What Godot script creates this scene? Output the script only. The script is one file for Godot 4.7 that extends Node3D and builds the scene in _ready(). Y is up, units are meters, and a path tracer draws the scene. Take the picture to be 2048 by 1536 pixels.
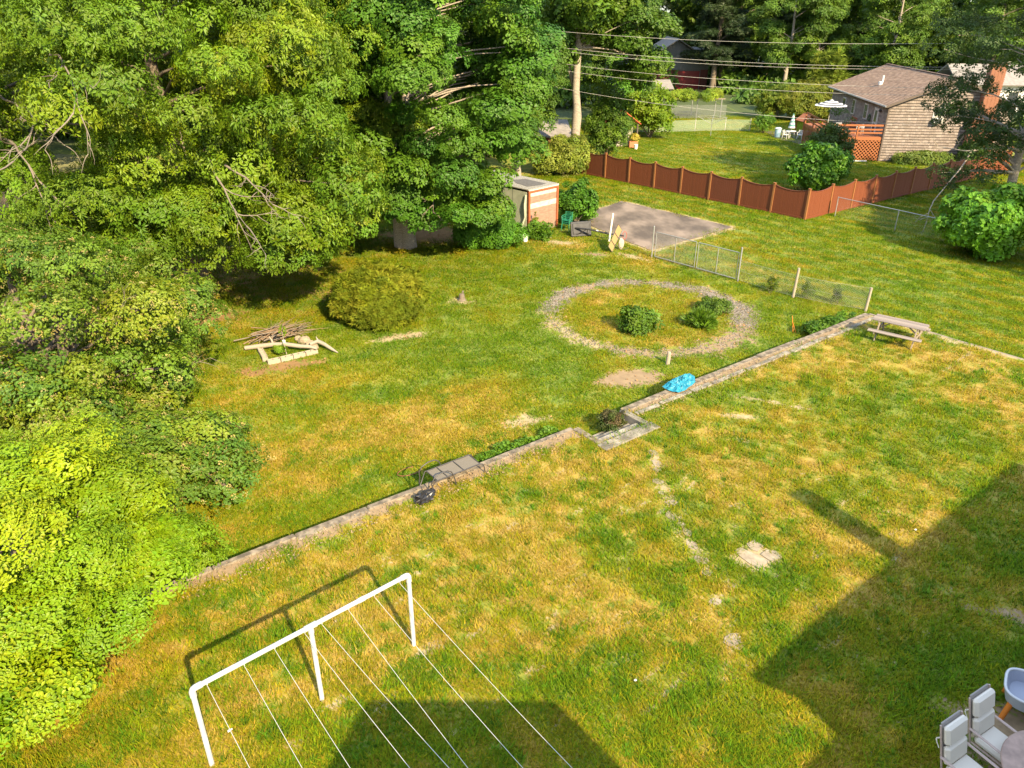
extends Node3D
# A back garden seen from a drone: lawns on two levels, a clothesline, a retaining wall, big trees, neighbours behind.
const L := -0.5          # height of the lower lawn; the upper lawn lies at 0
var R := RandomNumberGenerator.new()
var names := {}
var mats := {}
var tex := {}
var sprigs := {}
var upper_poly := PackedVector2Array()
var pad_poly := PackedVector2Array([Vector2(4.7, -45.6), Vector2(5.4, -49.3), Vector2(7.64, -51.95), Vector2(13.5, -45.1), Vector2(7.64, -40.2)])

# ---------------------------------------------------------------- mesh builder
class MB:
	var v := PackedVector3Array()
	var n := PackedVector3Array()
	var c := PackedColorArray()
	var col := Color.WHITE
	var tinted := false
	func tri(a: Vector3, b: Vector3, d: Vector3, na: Vector3, nb: Vector3, nd: Vector3) -> void:
		if (b - a).cross(d - a).dot(na + nb + nd) > 0.0:
			v.append(a); v.append(d); v.append(b); n.append(na); n.append(nd); n.append(nb)
		else:
			v.append(a); v.append(b); v.append(d); n.append(na); n.append(nb); n.append(nd)
		c.append(col); c.append(col); c.append(col)
	func face(pts: Array, away: Vector3) -> void:      # flat convex face that looks away from a point
		var a: Vector3 = pts[0]
		var nn := Vector3.ZERO
		for k in range(1, pts.size() - 1):
			nn += (pts[k] - a).cross(pts[k + 1] - a)
		if nn.length() < 1e-12: return
		nn = nn.normalized()
		var mid := Vector3.ZERO
		for p in pts: mid += p
		mid /= pts.size()
		if nn.dot(mid - away) < 0.0: nn = -nn
		for k in range(1, pts.size() - 1):
			tri(a, pts[k], pts[k + 1], nn, nn, nn)
	func box(t: Transform3D, s: Vector3, bev := 0.0) -> void:
		var h := s / 2.0
		var o := t.origin
		if bev <= 0.0:
			for ax in 3:
				for sg in [-1.0, 1.0]:
					var p := []
					for q in [[-1, -1], [1, -1], [1, 1], [-1, 1]]:
						var w := Vector3.ZERO
						w[ax] = sg * h[ax]; w[(ax + 1) % 3] = q[0] * h[(ax + 1) % 3]; w[(ax + 2) % 3] = q[1] * h[(ax + 2) % 3]
						p.append(t * w)
					face(p, o)
			return
		var i := h - Vector3.ONE * bev
		var pt := func(sx, sy, sz, ax):
			var w := Vector3(sx * i.x, sy * i.y, sz * i.z)
			w[ax] = signf(w[ax]) * h[ax]
			return t * w
		for ax in 3:
			for sg in [-1.0, 1.0]:
				var p := []
				for q in [[-1, -1], [1, -1], [1, 1], [-1, 1]]:
					var s3 := [0.0, 0.0, 0.0]
					s3[ax] = sg; s3[(ax + 1) % 3] = q[0]; s3[(ax + 2) % 3] = q[1]
					p.append(pt.call(s3[0], s3[1], s3[2], ax))
				face(p, o)
		for ax in 3:
			var b: int = (ax + 1) % 3
			var d: int = (ax + 2) % 3
			for sb in [-1.0, 1.0]:
				for sd in [-1.0, 1.0]:
					var e := []
					for sa in [-1.0, 1.0]:
						var s3 := [0.0, 0.0, 0.0]
						s3[ax] = sa; s3[b] = sb; s3[d] = sd
						e.append(pt.call(s3[0], s3[1], s3[2], b)); e.append(pt.call(s3[0], s3[1], s3[2], d))
					face([e[0], e[1], e[3], e[2]], o)
		for sx in [-1.0, 1.0]:
			for sy in [-1.0, 1.0]:
				for sz in [-1.0, 1.0]:
					face([pt.call(sx, sy, sz, 0), pt.call(sx, sy, sz, 1), pt.call(sx, sy, sz, 2)], o)
	func beam(a: Vector3, b: Vector3, w: float, h: float, bev := 0.0, up := Vector3.UP) -> void:   # a box from a to b: w across, h along up
		var z := (b - a).normalized()
		var x := up.cross(z).normalized()
		if x.length() < 0.5: x = Vector3.RIGHT.cross(z).normalized()
		var y := z.cross(x)
		box(Transform3D(Basis(x, y, z), (a + b) / 2.0), Vector3(w, h, a.distance_to(b)), bev)
	func tube(path: Array, rad: Array, sides := 8, capped := true) -> void:
		var rings := []
		var dirs := []
		var prev := Vector3.ZERO
		for k in path.size():
			var d: Vector3 = (path[mini(k + 1, path.size() - 1)] - path[maxi(k - 1, 0)]).normalized()
			var x: Vector3
			if k == 0:
				x = d.cross(Vector3.UP)
				if x.length() < 0.05: x = d.cross(Vector3.RIGHT)
			else:
				x = prev - d * prev.dot(d)
			x = x.normalized(); prev = x
			var y := d.cross(x)
			var ring := []
			var nr := []
			for s in sides:
				var a := TAU * s / sides
				var o := x * cos(a) + y * sin(a)
				ring.append(path[k] + o * rad[mini(k, rad.size() - 1)]); nr.append(o)
			rings.append(ring); dirs.append(nr)
		for k in path.size() - 1:
			for s in sides:
				var t := (s + 1) % sides
				tri(rings[k][s], rings[k][t], rings[k + 1][t], dirs[k][s], dirs[k][t], dirs[k + 1][t])
				tri(rings[k][s], rings[k + 1][t], rings[k + 1][s], dirs[k][s], dirs[k + 1][t], dirs[k + 1][s])
		if capped:
			face(rings[0], path[1]); face(rings[-1], path[-2])
	func lathe(prof: Array, t: Transform3D, seg := 16) -> void:    # prof: [radius, y] from bottom to top
		for k in prof.size() - 1:
			var p0: Vector2 = prof[k]
			var p1: Vector2 = prof[k + 1]
			var dn := Vector2(p1.y - p0.y, -(p1.x - p0.x)).normalized()
			for s in seg:
				var a := TAU * s / seg
				var b := TAU * (s + 1) / seg
				var ca := Vector3(cos(a), 0, sin(a))
				var cb := Vector3(cos(b), 0, sin(b))
				var na := (t.basis * (ca * dn.x + Vector3.UP * dn.y)).normalized()
				var nb := (t.basis * (cb * dn.x + Vector3.UP * dn.y)).normalized()
				var q := [t * (ca * p0.x + Vector3.UP * p0.y), t * (cb * p0.x + Vector3.UP * p0.y), t * (cb * p1.x + Vector3.UP * p1.y), t * (ca * p1.x + Vector3.UP * p1.y)]
				if p0.x > 1e-5: tri(q[0], q[1], q[2], na, nb, nb)
				if p1.x > 1e-5: tri(q[0], q[2], q[3], na, nb, na)
	func prism(poly: PackedVector2Array, t: Transform3D, depth: float) -> void:   # polygon in x,y pushed along z from 0 to depth
		var idx := Geometry2D.triangulate_polygon(poly)
		var zn := (t.basis * Vector3.BACK).normalized()
		for k in range(0, idx.size(), 3):
			var a := poly[idx[k]]
			var b := poly[idx[k + 1]]
			var d := poly[idx[k + 2]]
			tri(t * Vector3(a.x, a.y, 0), t * Vector3(b.x, b.y, 0), t * Vector3(d.x, d.y, 0), -zn, -zn, -zn)
			tri(t * Vector3(a.x, a.y, depth), t * Vector3(b.x, b.y, depth), t * Vector3(d.x, d.y, depth), zn, zn, zn)
		var cw := 1.0 if Geometry2D.is_polygon_clockwise(poly) else -1.0
		for k in poly.size():
			var a := poly[k]
			var b := poly[(k + 1) % poly.size()]
			var e := (b - a)
			var on := (t.basis * Vector3(-e.y * cw, e.x * cw, 0)).normalized()
			var q := [t * Vector3(a.x, a.y, 0), t * Vector3(b.x, b.y, 0), t * Vector3(b.x, b.y, depth), t * Vector3(a.x, a.y, depth)]
			tri(q[0], q[1], q[2], on, on, on); tri(q[0], q[2], q[3], on, on, on)
	func blob(t: Transform3D, seg: int, rings: int, bump: float, rng: RandomNumberGenerator) -> void:   # a lumpy ball
		var g := []
		for r in rings + 1:
			var row := []
			var th := PI * r / rings
			for s in seg:
				var ph := TAU * s / seg
				var k := 1.0 + rng.randf_range(-bump, bump)
				if r == 0 or r == rings: k = 1.0
				row.append(t * (Vector3(sin(th) * cos(ph), cos(th), sin(th) * sin(ph)) * k))
			g.append(row)
		for r in rings:
			for s in seg:
				var u := (s + 1) % seg
				face([g[r][s], g[r][u], g[r + 1][u]], t.origin); face([g[r][s], g[r + 1][u], g[r + 1][s]], t.origin)
	func mesh() -> ArrayMesh:
		var m := ArrayMesh.new()
		if v.is_empty(): return m
		var a := []
		a.resize(Mesh.ARRAY_MAX)
		a[Mesh.ARRAY_VERTEX] = v; a[Mesh.ARRAY_NORMAL] = n
		if tinted: a[Mesh.ARRAY_COLOR] = c
		m.add_surface_from_arrays(Mesh.PRIMITIVE_TRIANGLES, a)
		return m

func mb(tinted := false) -> MB:
	var m := MB.new()
	m.tinted = tinted
	return m

# ---------------------------------------------------------------- names, things, parts
func numbered(called: String) -> String:
	var k: int = names.get(called, 0)
	names[called] = k + 1
	return called if k == 0 else "%s_%03d" % [called, k]

func thing(called: String, label: String, category: String, at := Vector3.ZERO, turn := 0.0, group := "") -> Node3D:
	var o := Node3D.new()
	o.name = numbered(called)
	add_child(o, true)
	o.position = at; o.rotation.y = turn
	tag(o, label, category, group)
	return o

func tag(o: Node3D, label: String, category: String, group := "") -> void:
	o.set_meta("label", label); o.set_meta("category", category)
	if group: o.set_meta("group", group)

func part(called: String, m, material: Material, parent: Node3D, t := Transform3D()) -> MeshInstance3D:
	var o := MeshInstance3D.new()
	o.name = called
	o.mesh = m.mesh() if m is MB else m
	o.material_override = material
	parent.add_child(o, true)
	o.transform = t
	return o

func solo(called: String, m, material: Material, at := Vector3.ZERO) -> MeshInstance3D:
	var o := part(numbered(called), m, material, self)
	o.position = at
	return o

func struct(called: String, m, material: Material, kind := "structure") -> MeshInstance3D:
	var o := solo(called, m, material)
	o.set_meta("kind", kind)
	return o

func T(at: Vector3, turn := 0.0) -> Transform3D:
	return Transform3D(Basis(Vector3.UP, turn), at)

func frame(at: Vector3, x: Vector3, y: Vector3) -> Transform3D:
	var xx := x.normalized()
	var z := xx.cross(y).normalized()
	return Transform3D(Basis(xx, z.cross(xx), z), at)

func rf(a: float, b: float) -> float:
	return R.randf_range(a, b)

# ---------------------------------------------------------------- textures and materials
func noise_tex(key: String, freq: float, octaves: int, lo: float, hi: float, contrast: float, seed_: int, size := 512) -> ImageTexture:
	if tex.has(key): return tex[key]
	var f := FastNoiseLite.new()
	f.seed = seed_; f.noise_type = FastNoiseLite.TYPE_SIMPLEX_SMOOTH; f.frequency = freq
	f.fractal_octaves = octaves; f.fractal_gain = 0.55
	var im := f.get_seamless_image(size, size)
	im.convert(Image.FORMAT_L8)
	var d := im.get_data()
	for k in d.size():
		var x := clampf((d[k] / 255.0 - 0.5) * contrast + 0.5, 0.0, 1.0)
		d[k] = int(255.0 * lerpf(lo, hi, x))
	tex[key] = ImageTexture.create_from_image(Image.create_from_data(size, size, false, Image.FORMAT_L8, d))
	return tex[key]

func lin(r: float, g: float, b: float) -> Color:
	return Color(r, g, b).linear_to_srgb()

func M(key: String, c := Color.WHITE, rough := 0.8, pattern := "", scale := Vector3.ONE, relief := 0.0) -> StandardMaterial3D:
	if mats.has(key): return mats[key]
	var m := StandardMaterial3D.new()
	m.resource_name = key
	m.albedo_color = c
	m.roughness = rough
	if pattern:
		m.albedo_texture = tex[pattern]
		m.uv1_triplanar = true
		m.uv1_scale = scale
		if relief > 0.0:
			m.heightmap_enabled = true
			m.heightmap_texture = tex[pattern]
			m.heightmap_scale = relief
	mats[key] = m
	return m

func MV(key: String, rough := 0.8, back := 0.0, pattern := "", scale := Vector3.ONE) -> StandardMaterial3D:   # a material that takes its colour from the mesh
	if mats.has(key): return mats[key]
	var m := M(key, Color.WHITE, rough, pattern, scale)
	m.vertex_color_use_as_albedo = true
	if back > 0.0:
		m.backlight_enabled = true
		m.backlight = Color(back, back, back).linear_to_srgb()
	return m

func make_materials() -> void:
	noise_tex("speck", 0.11, 3, 0.78, 1.0, 1.5, 3)
	noise_tex("blot", 0.012, 5, 0.84, 1.0, 1.5, 4)
	noise_tex("stain", 0.010, 6, 0.62, 1.0, 1.7, 8)
	noise_tex("grain", 0.05, 4, 0.72, 1.0, 1.6, 5)
	noise_tex("crack", 0.03, 5, 0.66, 1.0, 1.8, 6)
	M("concrete", lin(0.34, 0.30, 0.23), 0.9, "stain", Vector3.ONE * 0.35)
	M("wall_soil", lin(0.27, 0.22, 0.155), 0.95, "stain", Vector3.ONE * 0.6, 0.25)
	M("flagstone", lin(0.36, 0.29, 0.195), 0.95, "blot", Vector3.ONE * 0.6)
	M("white_pipe", lin(0.56, 0.56, 0.55), 0.5, "blot", Vector3.ONE * 0.3)
	M("white_cord", lin(0.50, 0.48, 0.43), 0.8)
	M("old_wood", lin(0.33, 0.265, 0.20), 0.85, "grain", Vector3(1.2, 7.0, 1.2), 0.5)
	M("table_wood", lin(0.32, 0.26, 0.215), 0.85, "grain", Vector3(0.9, 9.0, 9.0), 0.5)
	M("table_wood_a", lin(0.26, 0.215, 0.18), 0.85, "grain", Vector3(0.9, 9.0, 9.0))
	M("table_wood_b", lin(0.37, 0.305, 0.25), 0.85, "grain", Vector3(0.9, 9.0, 9.0))
	M("post_wood", lin(0.44, 0.37, 0.27), 0.85, "grain", Vector3(6.0, 0.8, 6.0), 0.4)
	M("galvanised", lin(0.45, 0.46, 0.45), 0.5, "speck", Vector3.ONE * 2.0).metallic = 0.5
	M("dark_metal", lin(0.05, 0.045, 0.045), 0.4)
	M("sling", lin(0.20, 0.17, 0.125), 0.8, "speck", Vector3.ONE * 4.0)
	M("sling_tan", lin(0.36, 0.25, 0.10), 0.8, "speck", Vector3.ONE * 4.0)
	M("black_plastic", lin(0.035, 0.035, 0.04), 0.6, "stain", Vector3.ONE * 0.6)
	M("bin_bag", lin(0.018, 0.017, 0.017), 0.3)
	M("tarp_blue", lin(0.015, 0.23, 0.33), 0.45, "blot", Vector3.ONE * 1.2)
	M("block", lin(0.42, 0.36, 0.27), 0.95, "speck", Vector3.ONE * 2.5)
	M("dry_log", lin(0.42, 0.36, 0.28), 0.9, "grain", Vector3(3.0, 3.0, 3.0), 0.8)
	M("twig", lin(0.30, 0.20, 0.12), 0.9, "grain", Vector3.ONE * 3.0)
	M("bark", lin(0.24, 0.19, 0.14), 0.95, "crack", Vector3(2.2, 0.7, 2.2), 3.0)
	M("bark_pale", lin(0.46, 0.39, 0.31), 0.95, "crack", Vector3(1.6, 0.6, 1.6), 2.5)
	M("dead_wood", lin(0.25, 0.205, 0.16), 0.9, "grain", Vector3.ONE * 2.0)
	M("asphalt", lin(0.24, 0.185, 0.14), 0.95, "stain", Vector3(0.09, 0.09, 0.05), 0.2)
	M("fence_red", lin(0.205, 0.050, 0.013), 0.7, "grain", Vector3(9.0, 0.7, 9.0), 0.3)
	M("fence_post", lin(0.33, 0.13, 0.035), 0.75, "grain", Vector3(7.0, 0.8, 7.0), 0.3)
	M("deck_wood", lin(0.40, 0.13, 0.04), 0.7, "grain", Vector3.ONE * 3.0)
	M("trim_dark", lin(0.10, 0.075, 0.06), 0.7)
	M("trim_white", lin(0.55, 0.53, 0.49), 0.6, "blot", Vector3.ONE * 0.8)
	M("glass_dark", lin(0.03, 0.035, 0.045), 0.08)
	M("brick", lin(0.40, 0.13, 0.075), 0.9, "speck", Vector3.ONE * 1.5)
	M("brick_pale", lin(0.36, 0.155, 0.09), 0.9, "speck", Vector3.ONE * 1.5)
	M("mortar", lin(0.42, 0.36, 0.30), 0.95, "speck", Vector3.ONE * 2.0)
	M("box_green", lin(0.50, 0.52, 0.39), 0.75, "blot", Vector3.ONE * 0.35)
	M("box_roof", lin(0.38, 0.36, 0.31), 0.85, "crack", Vector3.ONE * 0.6)
	M("box_roof_felt", lin(0.12, 0.115, 0.11), 0.95, "blot", Vector3.ONE * 0.8)
	M("rust", lin(0.37, 0.10, 0.035), 0.85, "blot", Vector3.ONE * 1.0)
	M("ply", lin(0.34, 0.195, 0.14), 0.85, "blot", Vector3(0.6, 1.2, 0.6))
	M("ply_white", lin(0.56, 0.49, 0.43), 0.8, "blot", Vector3.ONE * 0.8)
	M("ply_worn", lin(0.38, 0.26, 0.185), 0.9, "stain", Vector3.ONE * 1.0)
	M("white_plastic", lin(0.62, 0.62, 0.60), 0.5)
	M("green_plastic", lin(0.015, 0.16, 0.09), 0.45)
	M("cushion", lin(0.68, 0.61, 0.50), 0.9)
	M("cushion_under", lin(0.30, 0.27, 0.24), 0.9)
	M("chair_wood", lin(0.62, 0.46, 0.37), 0.6, "grain", Vector3.ONE * 3.0)
	M("patio_top", lin(0.40, 0.27, 0.205), 0.55, "blot", Vector3.ONE * 0.7)
	M("tub_grey", lin(0.38, 0.41, 0.44), 0.45)
	M("tub_rim", lin(0.50, 0.51, 0.51), 0.4)
	M("tub_inside", lin(0.28, 0.30, 0.36), 0.35)
	M("orange_plastic", lin(0.60, 0.18, 0.02), 0.5)
	M("yellow_plastic", lin(0.75, 0.50, 0.03), 0.45)
	M("red_roof", lin(0.60, 0.11, 0.04), 0.6, "blot", Vector3.ONE * 0.6)
	M("red_paint", lin(0.20, 0.012, 0.014), 0.4)
	M("barn_grey", lin(0.20, 0.20, 0.20), 0.9, "grain", Vector3(3.0, 0.4, 3.0))
	M("barn_red", lin(0.16, 0.05, 0.035), 0.9, "grain", Vector3(3.0, 0.4, 3.0))
	M("grey_roof", lin(0.27, 0.245, 0.22), 0.9, "blot", Vector3.ONE * 0.3)
	M("siding_white", lin(0.70, 0.68, 0.64), 0.7)
	M("siding_house", lin(0.62, 0.60, 0.54), 0.7, "blot", Vector3.ONE * 0.4)
	M("roof_own", lin(0.12, 0.11, 0.10), 0.9, "speck", Vector3.ONE * 1.0)
	M("wire", lin(0.40, 0.38, 0.34), 0.5)
	M("mesh_wire", lin(0.42, 0.43, 0.38), 0.5)
	M("netting", lin(0.40, 0.47, 0.32), 0.8)
	M("pond_green", lin(0.27, 0.26, 0.10), 0.9, "crack", Vector3.ONE * 0.15)
	M("palisade", lin(0.32, 0.22, 0.15), 0.85, "grain", Vector3(7.0, 0.8, 7.0))
	M("cloth_white", lin(0.58, 0.58, 0.57), 0.8)
	M("cloth_black", lin(0.03, 0.035, 0.045), 0.8)
	M("cloth_green", lin(0.10, 0.26, 0.24), 0.8)
	M("bin_blue", lin(0.30, 0.45, 0.55), 0.5)
	M("pot", lin(0.45, 0.17, 0.08), 0.8)
	M("fruit_red", lin(0.60, 0.05, 0.03), 0.6)
	M("orange_stake", lin(0.75, 0.22, 0.03), 0.6)
	MV("leaf", 0.5, 0.6).metallic_specular = 0.4
	MV("needle", 0.65, 0.3).metallic_specular = 0.25
	MV("grass", 0.8, 0.6).metallic_specular = 0.2
	MV("petal", 0.7, 0.3)
	MV("shingle", 0.9, 0.0, "grain", Vector3(5.0, 1.5, 5.0))
	MV("roof_shingle", 0.95, 0.0, "speck", Vector3.ONE * 1.4)
	MV("pebble", 0.95, 0.0)
	MV("litter", 0.9, 0.2)

# ---------------------------------------------------------------- the lawns: what grows where
class Lawn:
	var x0: float
	var z0: float
	var res: float
	var w: int
	var h: int
	var d := PackedByteArray()      # how dry: 0 lush, 255 straw
	var b := PackedByteArray()      # how bare
	var k := PackedByteArray()      # what lies bare: 0 thatch, 1 soil, 2 gravel, 3 fallen leaves
	var n1 := PackedByteArray()
	var n2 := PackedByteArray()
	var n3 := PackedByteArray()
	func _init(ax: float, az: float, width: float, depth: float, r: float, sd: int) -> void:
		x0 = ax; z0 = az; res = r; w = int(width * r); h = int(depth * r)
		n1 = field(0.35 / r, 3, sd); n2 = field(1.7 / r, 3, sd + 1); n3 = field(9.0 / r, 2, sd + 2)
		d.resize(w * h); b.resize(w * h); k.resize(w * h)
	func field(freq: float, oct: int, sd: int) -> PackedByteArray:
		var f := FastNoiseLite.new()
		f.seed = sd; f.noise_type = FastNoiseLite.TYPE_SIMPLEX_SMOOTH; f.frequency = freq; f.fractal_octaves = oct; f.fractal_gain = 0.6
		var im := f.get_image(w, h, false, false, true)
		im.convert(Image.FORMAT_L8)
		return im.get_data()
	func base(level: float, amp1: float, amp2: float) -> void:
		for i in w * h:
			d[i] = clampi(int(level * 255.0 + (n1[i] - 128) * amp1 + (n2[i] - 128) * amp2), 0, 255)
	func stamp(cx: float, cz: float, rx: float, rz: float, turn: float, what: int, value: float, soft: float, ragged: float, kind := -1) -> void:
		var reach := maxf(rx, rz) * (1.0 + ragged + 0.2)
		var i0 := clampi(int((cx - reach - x0) * res), 0, w - 1)
		var i1 := clampi(int((cx + reach - x0) * res), 0, w - 1)
		var j0 := clampi(int((cz - reach - z0) * res), 0, h - 1)
		var j1 := clampi(int((cz + reach - z0) * res), 0, h - 1)
		var co := cos(turn)
		var si := sin(turn)
		for j in range(j0, j1 + 1):
			var dz := z0 + j / res - cz
			for i in range(i0, i1 + 1):
				var dx := x0 + i / res - cx
				var e := sqrt(((dx * co + dz * si) / rx) ** 2 + ((dz * co - dx * si) / rz) ** 2)
				var at := j * w + i
				var t := clampf((1.0 - e + (n2[at] - 128) / 128.0 * ragged + (n3[at] - 128) / 128.0 * ragged * 0.5) / soft, 0.0, 1.0)
				if t <= 0.0: continue
				if what == 0:
					d[at] = int(lerpf(d[at], clampf(value * 255.0 + (n2[at] - 128) * 0.8, 0, 255), t))
				else:
					b[at] = maxi(b[at], int(value * 255.0 * t))
					if kind >= 0 and t > 0.3: k[at] = kind
	func strip(a: Vector2, c: Vector2, half: float, value: float, ragged: float, kind: int) -> void:
		var dir := (c - a).normalized()
		var len := a.distance_to(c)
		var lo := a.min(c) - Vector2.ONE * (half + 0.5)
		var hi := a.max(c) + Vector2.ONE * (half + 0.5)
		for j in range(clampi(int((lo.y - z0) * res), 0, h - 1), clampi(int((hi.y - z0) * res), 0, h - 1) + 1):
			for i in range(clampi(int((lo.x - x0) * res), 0, w - 1), clampi(int((hi.x - x0) * res), 0, w - 1) + 1):
				var q := Vector2(x0 + i / res, z0 + j / res) - a
				var s := q.dot(dir)
				if s < 0.0 or s > len: continue
				var at := j * w + i
				var t := clampf((half - absf(q.cross(dir)) + (n2[at] - 128) / 128.0 * ragged) / 0.12, 0.0, 1.0)
				if t > 0.0:
					b[at] = maxi(b[at], int(value * 255.0 * t))
					if t > 0.3: k[at] = kind
	func stripes(a: Vector2, dir: Vector2, wave: float, amp: float, inside: PackedVector2Array, all := false) -> void:
		var across := dir.orthogonal().normalized()
		for j in h:
			for i in w:
				var p := Vector2(x0 + i / res, z0 + j / res)
				if not all and (p.x < 3.0 and p.y > -60.0): continue
				if not Geometry2D.is_point_in_polygon(p, inside): continue
				var at := j * w + i
				var s := sin(TAU * (p - a).dot(across) / wave + (n1[at] - 128) * 0.015)
				d[at] = clampi(int(d[at] + amp * 255.0 * s * (0.4 + n2[at] / 255.0)), 0, 255)
	func index(x: float, z: float) -> int:
		return clampi(int((z - z0) * res), 0, h - 1) * w + clampi(int((x - x0) * res), 0, w - 1)
	func picture(bare_colors: Array) -> ImageTexture:
		var lut := PackedByteArray()
		for i in 256:
			var c := (Lawn.grass_color(i / 255.0).lerp(Color(0.30, 0.23, 0.08), 0.25) * 0.85).linear_to_srgb()    # thatch between the blades
			lut.append(int(clampf(c.r, 0, 1) * 255)); lut.append(int(clampf(c.g, 0, 1) * 255)); lut.append(int(clampf(c.b, 0, 1) * 255))
		var bl := []
		for q in bare_colors:
			var t := PackedByteArray()
			for i in 256:
				var c: Color = (q * (0.55 + 0.75 * i / 255.0)).linear_to_srgb()
				t.append(int(clampf(c.r, 0, 1) * 255)); t.append(int(clampf(c.g, 0, 1) * 255)); t.append(int(clampf(c.b, 0, 1) * 255))
			bl.append(t)
		var out := PackedByteArray()
		out.resize(w * h * 3)
		for i in w * h:
			var grain := n3[i] - 128
			if b[i] + grain * 0.7 > 118.0:
				var t: PackedByteArray = bl[k[i]]
				var q := clampi(n3[i] / 2 + n2[i] / 2, 0, 255) * 3
				out[i * 3] = t[q]; out[i * 3 + 1] = t[q + 1]; out[i * 3 + 2] = t[q + 2]
			else:
				var q := clampi(d[i] + int(grain * 0.55), 0, 255) * 3
				out[i * 3] = lut[q]; out[i * 3 + 1] = lut[q + 1]; out[i * 3 + 2] = lut[q + 2]
		return ImageTexture.create_from_image(Image.create_from_data(w, h, false, Image.FORMAT_RGB8, out))
	static func grass_color(t: float) -> Color:      # linear colour of the grass, lush to straw
		var s := [Color(0.085, 0.185, 0.006), Color(0.165, 0.245, 0.006), Color(0.258, 0.260, 0.007), Color(0.385, 0.276, 0.018), Color(0.475, 0.325, 0.070)]
		var u := clampf(t, 0.0, 1.0) * 4.0
		var i := mini(int(u), 3)
		return s[i].lerp(s[i + 1], u - i)

var pad_core := PackedVector2Array([Vector2(5.0, -45.6), Vector2(5.65, -49.1), Vector2(7.68, -51.55), Vector2(13.05, -45.1), Vector2(7.66, -40.6)])      # the pad without its overgrown edge
const BARE := [Color(0.35, 0.275, 0.14), Color(0.265, 0.185, 0.10), Color(0.20, 0.155, 0.11), Color(0.26, 0.15, 0.055), Color(0.055, 0.080, 0.016)]
const UP := [[-4.4,-13.6,2.5,0.9,0.75], [-5.3,-12.0,1.9,0.9,0.78], [-3.2,-10.6,2.0,0.8,0.74], [-5.1,-9.8,1.1,0.7,0.72], [-0.3,-15.1,2.7,1.2,0.78], [1.5,-17.8,1.7,1.0,0.82], [-1.4,-13.1,1.7,1.0,0.72], [1.4,-13.2,2.0,1.2,0.85], [2.2,-11.8,1.3,0.7,0.90], [0.3,-11.1,1.5,0.7,0.72], [3.3,-18.6,1.7,1.1,0.72], [6.6,-17.5,2.2,1.0,0.78], [6.9,-15.9,1.3,0.7,0.72], [7.5,-12.7,1.2,0.8,0.85], [8.1,-24.0,2.7,1.6,0.66], [11.4,-24.8,2.0,1.5,0.74], [16.5,-24.8,2.2,1.7,0.80], [16.1,-21.0,1.0,1.7,0.85], [6.0,-19.7,0.9,0.9,0.74], [3.0,-16.6,2.0,0.9,0.70], [-2.5,-14.9,2.0,0.8,0.70], [2.5,-13.6,1.0,0.9,0.25], [6.1,-13.1,1.2,0.8,0.08], [4.0,-14.9,0.7,1.0,0.25], [13.0,-19.2,2.1,1.7,0.15], [11.6,-21.0,2.4,2.0,0.25], [7.9,-22.1,2.3,1.1,0.20], [8.4,-10.6,2.2,1.1,0.10], [3.3,-9.6,2.7,1.1,0.33], [-1.1,-8.9,2.2,0.8,0.30], [-3.5,-8.9,1.3,0.6,0.45], [-6.6,-9.6,1.4,1.0,0.38], [9.0,-16.6,1.6,0.9,0.30], [4.9,-13.6,1.0,1.0,0.30], [10.3,-12.7,1.1,1.0,0.50], [13.4,-23.2,2.1,1.2,0.35], [-2.3,-8.9,1.1,0.6,0.40]]
const LP := [[-3.3,-20.9,2.9,2.3,0.88], [-1.6,-22.6,2.1,2.2,0.78], [-5.8,-20.0,2.3,1.8,0.72], [-7.5,-18.8,1.2,1.1,0.90], [-7.6,-24.2,2.7,1.6,0.62], [-12.8,-30.0,1.3,1.4,0.95], [6.8,-38.5,2.1,2.2,0.75], [3.0,-41.3,1.7,1.5,0.80], [-9.5,-22.6,1.7,1.5,0.60], [-5.8,-24.2,2.2,1.2,0.60], [-2.3,-20.6,1.9,1.3,0.80], [-6.0,-17.8,1.7,1.0,0.75], [-7.2,-15.5,0.8,0.8,0.80], [-0.4,-20.9,1.3,0.8,0.70], [-2.5,-27.3,5.0,4.0,0.15], [0.6,-35.3,6.2,4.6,0.20], [-4.6,-23.2,1.0,0.8,0.10], [1.1,-27.3,2.4,2.5,0.05], [11.3,-30.0,2.6,2.9,0.20], [-3.1,-35.3,3.7,3.0,0.25], [1.4,-25.0,2.2,1.7,0.12], [-7.5,-20.9,1.1,0.8,0.35], [4.3,-35.3,3.7,1.9,0.20], [11.1,-27.3,1.6,1.2,0.15], [-11.6,-36.0,4.0,4.8,0.40], [14.2,-35.3,3.7,4.6,0.40], [12.3,-42.4,2.9,4.2,0.42], [18.3,-72.7,6.8,4.6,0.45], [16.7,-85.7,4.9,7.5,0.20], [20.3,-65.4,4.3,3.4,0.35], [15.0,-46.9,4.7,5.0,0.25], [18.4,-33.8,4.3,4.3,0.18], [19.9,-30.0,2.6,2.3,0.25], [8.5,-57.3,3.8,4.5,0.35]]
var near_lawn: Lawn
var wide_lawn: Lawn

func sheet(poly: PackedVector2Array, y: float, lawn: Lawn) -> ArrayMesh:
	var st := SurfaceTool.new()
	st.begin(Mesh.PRIMITIVE_TRIANGLES)
	var idx := Geometry2D.triangulate_polygon(poly)
	for k in range(0, idx.size(), 3):
		var t := [poly[idx[k]], poly[idx[k + 1]], poly[idx[k + 2]]]
		if (t[1] - t[0]).cross(t[2] - t[0]) < 0.0: t = [t[0], t[2], t[1]]
		for p in t:
			st.set_normal(Vector3.UP)
			st.set_uv(Vector2((p.x - lawn.x0) * lawn.res / lawn.w, (p.y - lawn.z0) * lawn.res / lawn.h))
			st.add_vertex(Vector3(p.x, y, p.y))
	return st.commit()

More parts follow.
